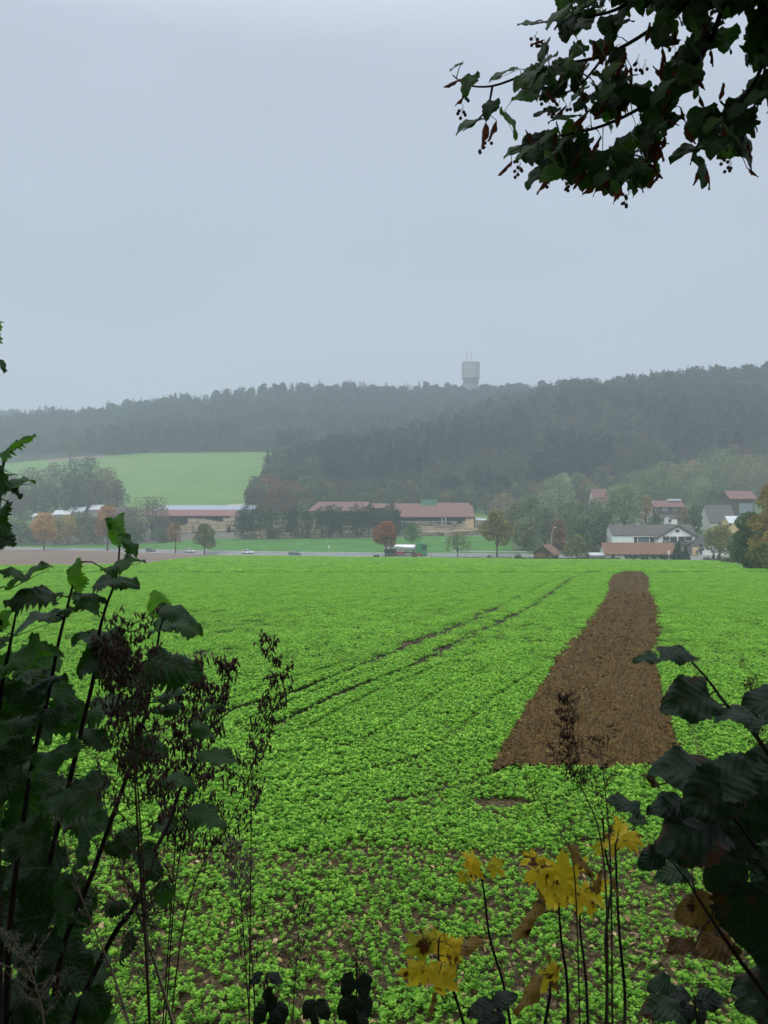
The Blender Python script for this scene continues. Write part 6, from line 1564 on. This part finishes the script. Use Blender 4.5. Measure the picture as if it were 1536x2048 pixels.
# ------------------------------------------------------------------ dry weeds
def pod(mb, p, d, L, r_, mat=0):
    p = np.array(p); d = np.array(d) / np.linalg.norm(d); mb.tube([p, p + d * L * .35, p + d * L * .7, p + d * L], [r_ * .4, r_, r_ * .8, r_ * .1], 5, mat, cap=True)
def dry_weed(main, D_, label, branches=14, blen=55, pods=6, frac=.6, name='dried_weed', mat=None, podmat=None, podL=15, up=.6, r0=.0016, seed=1, spread=1.0, group='dried seed-bearing weeds in the foreground'):
    r = random.Random(seed); S3 = to_ground(smooth([PV(p[0], p[1], D_) for p in main])); n = len(S3); k_ = D_ / F
    e_ = plant(name, label, 'weed', S3[-1], group); m_ = MB(); m_.tube(S3, np.interp(np.arange(n), [0, n - 1], [r0 * .35, r0 * 1.4]), 6)
    put(m_, 'stem', mat or M_dry, e_); bm, pm = MB(), MB(); vis_n = int((len(main) - 1) * 4)
    for i in range(branches):
        f = (i + r.random()) / branches * frac; idx = min(int(f * vis_n), vis_n - 1); p = S3[idx]
        s_ = 1 if i % 2 else -1; a = R(90) - s_ * R(r.uniform(20, 65)); L_ = blen * k_ * r.uniform(.4, 1.1) * (.45 + .9 * f)
        d = np.array([math.cos(a) * spread, r.uniform(-.4, .4), math.sin(a) * up]); L_ *= 1.15; q = [p, p + d * L_ * .5, p + d * L_ + np.array([0, 0, L_ * .12])]
        qs = smooth(q, 3); bm.tube(qs, np.linspace(r0 * .5, r0 * .2, len(qs)), 4)
        for j in range(int(pods * 1.6)):
            t = r.uniform(.25, 1); c = qs[min(int(t * (len(qs) - 1)), len(qs) - 1)] + np.array([r.uniform(-1, 1), r.uniform(-1, 1), r.uniform(-1, 1)]) * 3 * k_
            st = c + np.array([r.uniform(-6, 6), r.uniform(-4, 4), r.uniform(-3, 8)]) * k_
            bm.tube([c, st], [r0 * .2, r0 * .15], 3, cap=False)
            pod(pm, st, (r.uniform(-.5, .5), r.uniform(-.3, .3), -1 if r.random() < .8 else .6), podL * k_ * r.uniform(.35, .95), podL * k_ * .10)
    put(bm, 'twig', mat or M_dry, e_); put(pm, 'seed_pod', podmat or M_pod, e_)
W1 = dry_weed([(262, 1250), (262, 1330), (264, 1400), (270, 1560), (282, 1760), (292, 1900), (300, 2060)], 1.28, 'tallest brown dried weed with thick stem, standing inside the hazel bush edge', 50, 135, 9, .8, seed=3, r0=.0022, podL=19)
dry_weed([(225, 1300), (240, 1380), (268, 1500), (280, 1640), (290, 1800), (300, 2060)], 1.32, 'dried weed leaning left beside the tallest one, dense brown pods', 36, 105, 12, .6, seed=4, podL=22)
dry_weed([(385, 1330), (380, 1400), (366, 1500), (355, 1620), (350, 1700), (340, 1850), (325, 2060)], 1.8, 'dried weed right of the hazel bush with hanging pods on both sides', 40, 90, 12, .7, seed=5, podL=22)
dry_weed([(455, 1330), (440, 1400), (420, 1460), (400, 1540), (380, 1620), (352, 1760), (330, 2060)], 1.9, 'slender dried weed with loose pods between the bush and the far stem', 30, 75, 9, .6, seed=6, podL=20)
dry_weed([(538, 1280), (552, 1340), (554, 1382), (540, 1430), (520, 1480), (499, 1551), (470, 1623), (444, 1674), (415, 1710), (370, 1830), (340, 2060)], 1.9, 'rightmost of the tall dried weeds, curved thin stem with spaced dark pods', 36, 72, 8, .85, seed=7, podL=20)
dry_weed([(503, 1440), (506, 1526), (503, 1600), (502, 1700), (500, 1860), (498, 2060)], 1.95, 'thin straight dried weed with few small pods before the far crop', 14, 30, 4, .5, seed=8, podL=13)
dry_weed([(195, 1520), (212, 1620), (240, 1720), (262, 1790), (285, 1850), (320, 1960), (350, 2060)], 1.7, 'pale straw-coloured bare weed stem slanting down to the right', 6, 40, 2, .4, seed=9, mat=M_pale, r0=.003)
dry_weed([(120, 1640), (150, 1760), (190, 1860), (230, 1960), (262, 2060)], 1.3, 'pale bowed weed stem with small whitish buds at the bottom left', 18, 60, 5, .95, seed=10, mat=M_pale, podmat=M_fluff, podL=9, r0=.0018)
dry_weed([(30, 1880), (60, 1940), (80, 2000), (90, 2060)], 1.1, 'weed with whitish seeds in the bottom left corner', 22, 80, 8, .95, seed=11, mat=M_pale, podmat=M_fluff, podL=9, r0=.0012)
dry_weed([(290, 1800), (288, 1850), (292, 1930), (300, 2060)], 1.5, 'greyish fluffy seed weed below the tallest dried weed', 34, 80, 9, .8, seed=12, podmat=M_fluff, podL=12)
dry_weed([(490, 1800), (500, 1880), (507, 1960), (512, 2060)], 1.6, 'short upright brown weed at the bottom, left of the two small leafy shoots', 10, 50, 5, .8, seed=13)
dry_weed([(470, 1690), (478, 1760), (486, 1850), (500, 2060)], 2.1, 'grey-brown fluffy weed above the bare soil band', 30, 70, 9, .55, seed=14, podmat=M_fluff, podL=11)
dry_weed([(600, 1800), (597, 1880), (590, 1960), (585, 2060)], 2.0, 'faint grey weed in front of the bare soil, in the lower middle', 22, 60, 7, .7, seed=15, podL=11)
dry_weed([(716, 1910), (714, 1960), (712, 2060)], 1.6, 'tiny dark weed spike between the leafy shoots and the yellow sapling', 6, 24, 3, .5, seed=16)
dry_weed([(1128, 1398), (1134, 1460), (1141, 1530), (1165, 1580), (1195, 1650), (1210, 1750), (1215, 1900), (1215, 2060)], 1.35, 'dark crumpled seed head standing before the strip of bare soil', 34, 55, 10, .42, seed=18, podL=11, r0=.0016)
dry_weed([(1198, 1480), (1208, 1560), (1216, 1640), (1222, 1760), (1225, 2060)], 1.4, 'lower loose seed head right of the dark crumpled one', 16, 46, 6, .6, seed=19, podL=11)
dry_weed([(1062, 1560), (1090, 1620), (1130, 1680), (1150, 1760), (1160, 2060)], 1.5, 'sparse thin weed left below the dark seed head', 14, 46, 4, .7, seed=20, podL=9, r0=.0014)
dry_weed([(1500, 1370), (1512, 1430), (1520, 1520), (1525, 1700), (1530, 2060)], 1.3, 'faint brown weed behind the right shrub, over the crop', 16, 50, 6, .5, seed=22, podL=12)

# small dark leafy shoots at the bottom
def shoot(stem, D_, leaves, label):
    S3 = to_ground(smooth([PV(p[0], p[1], D_) for p in stem])); e_ = plant('leafy_shoot', label, 'shoot', S3[-1], 'small dark leafy shoots at the bottom'); m_ = MB(); m_.tube(S3, [.0016] * len(S3), 6); put(m_, 'stem', M_twig, e_)
    l_, q_ = MB(), MB()
    for (cx_, cy_, L_, an, asp, tn) in leaves: px_leaf(l_, cx_, cy_, L_, an, asp, D_ + rh.uniform(-.04, .04), tn, [S3], kind='oval', W=.72, pet=q_, nL=10)
    put(l_, 'foliage', M_oval, e_); put(q_, 'leaf_stalk', M_twig, e_)
shoot([(712, 1918), (713, 1980), (710, 2060)], 1.5, [(696, 1970, 52, 250, .8, .4), (728, 1974, 56, 275, .8, .3), (694, 2016, 58, 235, .9, .6), (730, 2012, 50, 300, .8, .3), (704, 2040, 50, 260, .8, .2), (724, 2044, 44, 290, .7, .5)], 'small shoot with six oval drooping leaves in the lower middle')
shoot([(533, 1950), (538, 2000), (540, 2060)], 1.5, [(540, 2000, 52, 265, .85, .2), (520, 2030, 46, 230, .8, .3), (562, 2028, 48, 290, .8, .3), (552, 1958, 34, 330, .5, .5), (512, 1958, 34, 220, .5, .4), (548, 2040, 46, 280, .7, .2)], 'left small shoot with dark oval leaves at the bottom')
shoot([(628, 1990), (632, 2060)], 1.5, [(616, 2020, 44, 240, .7, .2), (646, 2020, 46, 300, .7, .3), (630, 2040, 40, 265, .7, .3)], 'low shoot between the two larger leafy shoots')
shoot([(985, 1985), (990, 2060)], 1.45, [(962, 2020, 60, 200, .5, .5), (1010, 2000, 56, 20, .4, .6), (975, 2044, 50, 210, .6, .3), (1000, 2040, 40, 300, .7, .4)], 'shoot with long grey-green leaves beside the yellow saplings')
shoot([(1388, 1990), (1396, 2060)], 1.2, [(1350, 1990, 60, 170, .5, .5), (1420, 2000, 60, 10, .6, .5), (1400, 2030, 60, 280, .7, .3), (1370, 2030, 50, 220, .7, .4)], 'dark shoot at the bottom right below the browned leaves')

# ------------------------------------------------------------------ lime tree overhead: branch in the picture, crown and trunk behind and above the camera
lt_x, lt_y = 3.6, -1.2; lz = float(near_z(lt_y))
e3 = plant('lime_tree', 'lime tree whose dark leafy twigs with hanging fruits reach in at the top right', 'tree', np.array([lt_x, lt_y, lz]))
tk = MB(); tk.tube([(lt_x, lt_y, lz - .2), (lt_x, lt_y, lz + .5), (lt_x + .05, lt_y, lz + 2.2), (lt_x, lt_y - .2, lz + 4.5), (lt_x - .2, lt_y - .3, lz + 8), (lt_x, lt_y, lz + 12)], [.34, .27, .24, .2, .13, .04], 14)
put(tk, 'trunk', M_bark, e3)
TW = [  # twigs, px py D
 [(1560, -330, 2.0), (1480, -120, 2.05), (1400, -20, 2.1), (1300, 60, 2.1), (1210, 110, 2.1), (1120, 130, 2.1), (1050, 150, 2.1), (985, 172, 2.1), (935, 170, 2.1), (905, 150, 2.1)],
 [(1560, -330, 2.0), (1420, -130, 2.1), (1310, -30, 2.15), (1230, 20, 2.15), (1160, 35, 2.15), (1100, 42, 2.15), (1060, 50, 2.15)],
 [(1480, -120, 2.05), (1430, 60, 2.1), (1370, 150, 2.1), (1290, 210, 2.1), (1210, 250, 2.1), (1130, 270, 2.1), (1070, 280, 2.1), (1020, 305, 2.1)],
 [(1370, 150, 2.1), (1330, 220, 2.1), (1290, 280, 2.1), (1250, 330, 2.1), (1215, 375, 2.1)],
 [(1560, -330, 2.0), (1560, -60, 2.0), (1540, 80, 2.05), (1500, 180, 2.05), (1440, 230, 2.05), (1400, 280, 2.05), (1380, 330, 2.05)],
 [(1540, 80, 2.05), (1520, 180, 2.05), (1490, 260, 2.05), (1480, 310, 2.05)],
 [(1210, 110, 2.1), (1160, 170, 2.12), (1110, 190, 2.12), (1040, 190, 2.12)],
 [(985, 172, 2.1), (975, 215, 2.1), (950, 245, 2.1), (925, 262, 2.1)],
 [(1560, -330, 2.0), (1640, -100, 2.0), (1620, 80, 2.0), (1580, 200, 2.0)]]
stems3 = []
hub = PV(1560, -330, 2.0)
br = MB(); br.tube(smooth([np.array([lt_x - .05, lt_y - .1, lz + 3.4]), np.array([lt_x - .8, lt_y + 1.2, lz + 4.1]), np.array([1.6, 1.4, CZ + 1.95]), hub], 5), np.linspace(.10, .02, 16), 9); put(br, 'branch', M_twig, e3)
for S in TW:
    S3 = smooth([PV(*p) for p in S]); stems3.append(S3); m_ = MB(); n = len(S3); m_.tube(S3, np.linspace(.008, .0016, n) if len(S) > 6 else np.linspace(.004, .0014, n), 6); put(m_, 'twig', M_twig, e3)
ll_, lp, lb, lfu = MB(), MB(), MB(), MB()
GAPS = [(1455, 150, 44), (1285, 52, 20), (1268, 92, 26), (1300, 102, 16), (1185, 75, 14), (1180, 135, 12), (1215, 25, 10), (1440, 55, 12), (1440, 200, 16), (1355, 215, 12), (1090, 225, 18), (1130, 225, 20), (1360, 78, 14), (1255, 240, 16), (1210, 285, 18), (1180, 330, 14), (1375, 225, 24), (1480, 60, 16), (1180, 250, 14), (1120, 100, 14), (1290, 150, 16), (1330, 130, 10)]
EL = [(1060, 47, 52, 190, .6, .35), (1112, 38, 60, 230, .5, .4), (912, 134, 30, 215, .5, .3), (938, 172, 48, 250, .75, .3), (934, 256, 54, 215, .6, .3), (980, 222, 44, 250, .8, .1), (1008, 152, 66, 205, .5, .35), (1020, 252, 62, 295, .55, .75), (1048, 195, 54, 195, .8, .5), (1068, 150, 50, 30, .6, .3), (1030, 305, 52, 210, .6, .3), (1062, 300, 60, 250, .8, .1), (1068, 358, 52, 235, .6, .1),
      (1110, 330, 64, 260, .85, .15), (1150, 340, 66, 260, .85, .15), (1195, 330, 60, 250, .8, .1), (1240, 335, 66, 275, .85, .1), (1275, 355, 56, 290, .8, .15), (1365, 310, 62, 215, .6, .05), (1400, 345, 66, 280, .7, .1), (1485, 320, 72, 300, .7, .05), (1455, 270, 84, 290, .8, .03), (1395, 250, 76, 250, .6, .05), (1115, 175, 66, 230, .4, .25), (1090, 225, 50, 200, .6, .2), (1130, 240, 70, 190, .5, .3), (1150, 60, 60, 210, .7, .1), (1145, 155, 60, 220, .4, .35), (1170, 20, 60, 200, .7, .1)]
for (cx_, cy_, L_, an, asp, tn) in EL: px_leaf(ll_, cx_, cy_, L_, an, asp, 2.1 + rh.uniform(-.1, .1), tn, stems3, kind='lime', W=.92, pet=lp, nL=12, teeth=.05, droop=rh.uniform(.3, 1.2))
REG = [(1125, -60), (1130, 20), (1075, 130), (1030, 175), (1080, 220), (1120, 245), (1040, 300), (1085, 350), (1160, 372), (1230, 388), (1290, 370), (1305, 300), (1350, 240), (1365, 180), (1400, 250), (1420, 310), (1480, 310), (1500, 240), (1480, 215), (1520, 200), (1560, 190), (1800, 240), (1900, -60)]
c_ = 0
while c_ < 1250:
    cx_ = rh.uniform(1030, 1760); cy_ = rh.uniform(-160, 385)
    if not bool(in_poly(np.array([cx_]), np.array([cy_]), REG)[0]): 
        if not (cy_ < -50 and cx_ > 1150): continue
    if any((cx_ - g[0]) ** 2 + (cy_ - g[1]) ** 2 < (g[2] + 17) ** 2 for g in GAPS): continue
    L_ = rh.uniform(30, 52) * (1.25 if cx_ > 1320 else 1)
    px_leaf(ll_, cx_, cy_, L_, rh.uniform(200, 320), rh.uniform(.35, .95), rh.uniform(1.95, 2.35), rh.random() ** 2 * .6, stems3, kind='lime', W=.92, pet=lp if rh.random() < .6 else None, nL=10, nW=3, teeth=.05, droop=rh.uniform(.2, 1.1)); c_ += 1
# bracts and hanging fruits
FR = [(935, 195), (925, 230), (975, 290), (970, 300), (1075, 200), (1035, 330), (1040, 345), (1088, 170), (1100, 225), (1130, 375), (1090, 365), (1145, 370), (1235, 385), (1260, 395), (1225, 380), (1255, 405), (1330, 200), (1350, 185), (1430, 300), (1460, 330), (1440, 320), (1460, 345), (1512, 210), (1505, 240), (1070, 85), (1290, 365), (1315, 350), (1170, 215), (1200, 220), (1275, 130), (1290, 140), (1140, 220), (1350, 105), (1240, 110), (1115, 222), (1160, 355)]
for (fx, fy) in FR:
    lfu = MB()
    D_ = 2.1 + rh.uniform(-.06, .06); p = PV(fx + rh.uniform(-6, 6), fy - 22, D_); k_ = D_ / F
    q = PV(fx, fy - 14, D_); lfu.tube([p, (p + q) / 2 + np.array([.003, 0, 0]), q], [.0008, .0007, .0006], 4, 1, cap=False)
    for j in range(rh.randint(2, 5)):
        f_ = PV(fx + rh.uniform(-11, 11), fy + rh.uniform(-8, 10), D_ + rh.uniform(-.01, .01)); lfu.tube([q, f_], [.0005, .0005], 3, 1, cap=False); lfu.ball(f_, 3.6 * k_, 7, 5, 0)
    put(lfu, 'fruit_cluster', [M_pod, M_twig], e3)
BR_ = [(905, 167, 34, 205), (920, 202, 26, 225), (968, 270, 50, 262), (985, 262, 40, 250), (1010, 338, 34, 225), (1055, 178, 30, 350), (1085, 372, 36, 235), (1100, 320, 50, 240), (1205, 365, 60, 235), (1185, 375, 44, 215), (1235, 385, 44, 250), (1310, 315, 50, 265), (1300, 300, 40, 240), (1345, 245, 26, 335), (1210, 95, 60, 75), (1205, 115, 34, 60), (1240, 130, 50, 250), (1395, 350, 40, 250), (1415, 355, 44, 280), (1318, 284, 36, 350), (1505, 345, 26, 320), (1060, 275, 30, 300), (1165, 200, 36, 270), (1075, 85, 26, 200), (1155, 262, 34, 250), (1250, 205, 50, 240)]
for i in range(46): BR_.append((rh.uniform(1090, 1500), rh.uniform(60, 370), rh.uniform(26, 46), rh.uniform(220, 320)))
for (bx_, by_, L_, an) in BR_:
    lb = MB(); px_leaf(lb, bx_, by_, L_ * 1.15, an, .55, 2.08, rh.random(), stems3, kind='bract', W=.26, pet=lp, teeth=0, nL=8, nW=2, curl=.2); put(lb, 'bract', M_bract, e3)
put(ll_, 'foliage', M_lime, e3); put(lp, 'leaf_stalk', M_twig, e3)
# the rest of the crown, behind and above the viewpoint
r_ = np.random.default_rng(77); cr_ = MB()
n = 9000; d = rand_dirs(n, r_); rad = r_.uniform(.55, 1, n) ** .6
C = np.array([lt_x - 2.2, -3.6, CZ + 4.6]) + d * rad[:, None] * [7.5, 4.2, 5.0]
C = C[(C[:, 2] - CZ > np.maximum(.75 * (C[:, 1] + .3) + .3, -1.2)) & (C[:, 1] < 1.2)]
quads(cr_, C, .34, r_, 0, r_.uniform(0, .5, len(C))); put(cr_, 'crown', M_lime, e3)
for (a, b) in (((lt_x, lt_y - .2, lz + 4.4), (-1.5, -3.5, CZ + 4)), ((lt_x, lt_y - .3, lz + 6.5), (.5, -4.5, CZ + 7)), ((lt_x, lt_y - .2, lz + 5.2), (6.5, -3.5, CZ + 5))):
    m_ = MB(); a, b = np.array(a), np.array(b); m_.tube(smooth([a, (a + b) / 2 + np.array([0, 0, .5]), b], 4), np.linspace(.12, .03, 9), 8); put(m_, 'branch', M_bark, e3)
# unseen bushes added behind the viewpoint to keep light off the near leaves
for i, (bx_, by_, w_, h_) in enumerate([(-3.2, -1.6, 2.0, 2.6), (-.2, -2.6, 2.4, 2.8), (-4.5, .4, 1.9, 2.3), (3.2, -3.4, 2.4, 3)]):
    n = 1500; d = rand_dirs(n, r_); rr_ = r_.uniform(.5, 1, n); C = np.array([bx_, by_, float(near_z(by_)) + h_ * .5]) + d * rr_[:, None] * [w_, w_ * .6, h_ * .55]
    e_ = plant('shade_bush', 'unseen dark bush added for shade behind the viewpoint, ' + ['left', 'middle', 'far left', 'right'][i] + ' one', 'bush', np.array([bx_, by_, float(near_z(by_))]))
    m_ = MB(); quads(m_, C, .2, r_, 0, r_.uniform(0, .5, n)); put(m_, 'foliage', M_lime, e_)
    m_ = MB(); m_.tube([(bx_, by_, float(near_z(by_)) - .1), (bx_, by_, float(near_z(by_)) + h_ * .7)], .03, 6); put(m_, 'stem', M_twig, e_)
# ================================================================== haze
hz = MB(); hz.box(-1900, 1900, -88, 1590, -3, CZ + 190)
mh = bpy.data.materials.new('haze'); mh.use_nodes = True; mh.node_tree.nodes.clear()
ho = mh.node_tree.nodes.new('ShaderNodeOutputMaterial'); pv = mh.node_tree.nodes.new('ShaderNodeVolumePrincipled')
pv.inputs['Color'].default_value = (.79, .895, 1, 1); pv.inputs['Density'].default_value = .00064; pv.inputs['Anisotropy'].default_value = .0
mh.node_tree.links.new(pv.outputs[0], ho.inputs['Volume'])
ho_ = hz.obj('haze', mh); ho_['kind'] = 'stuff'; ho_.display_type = 'BOUNDS'
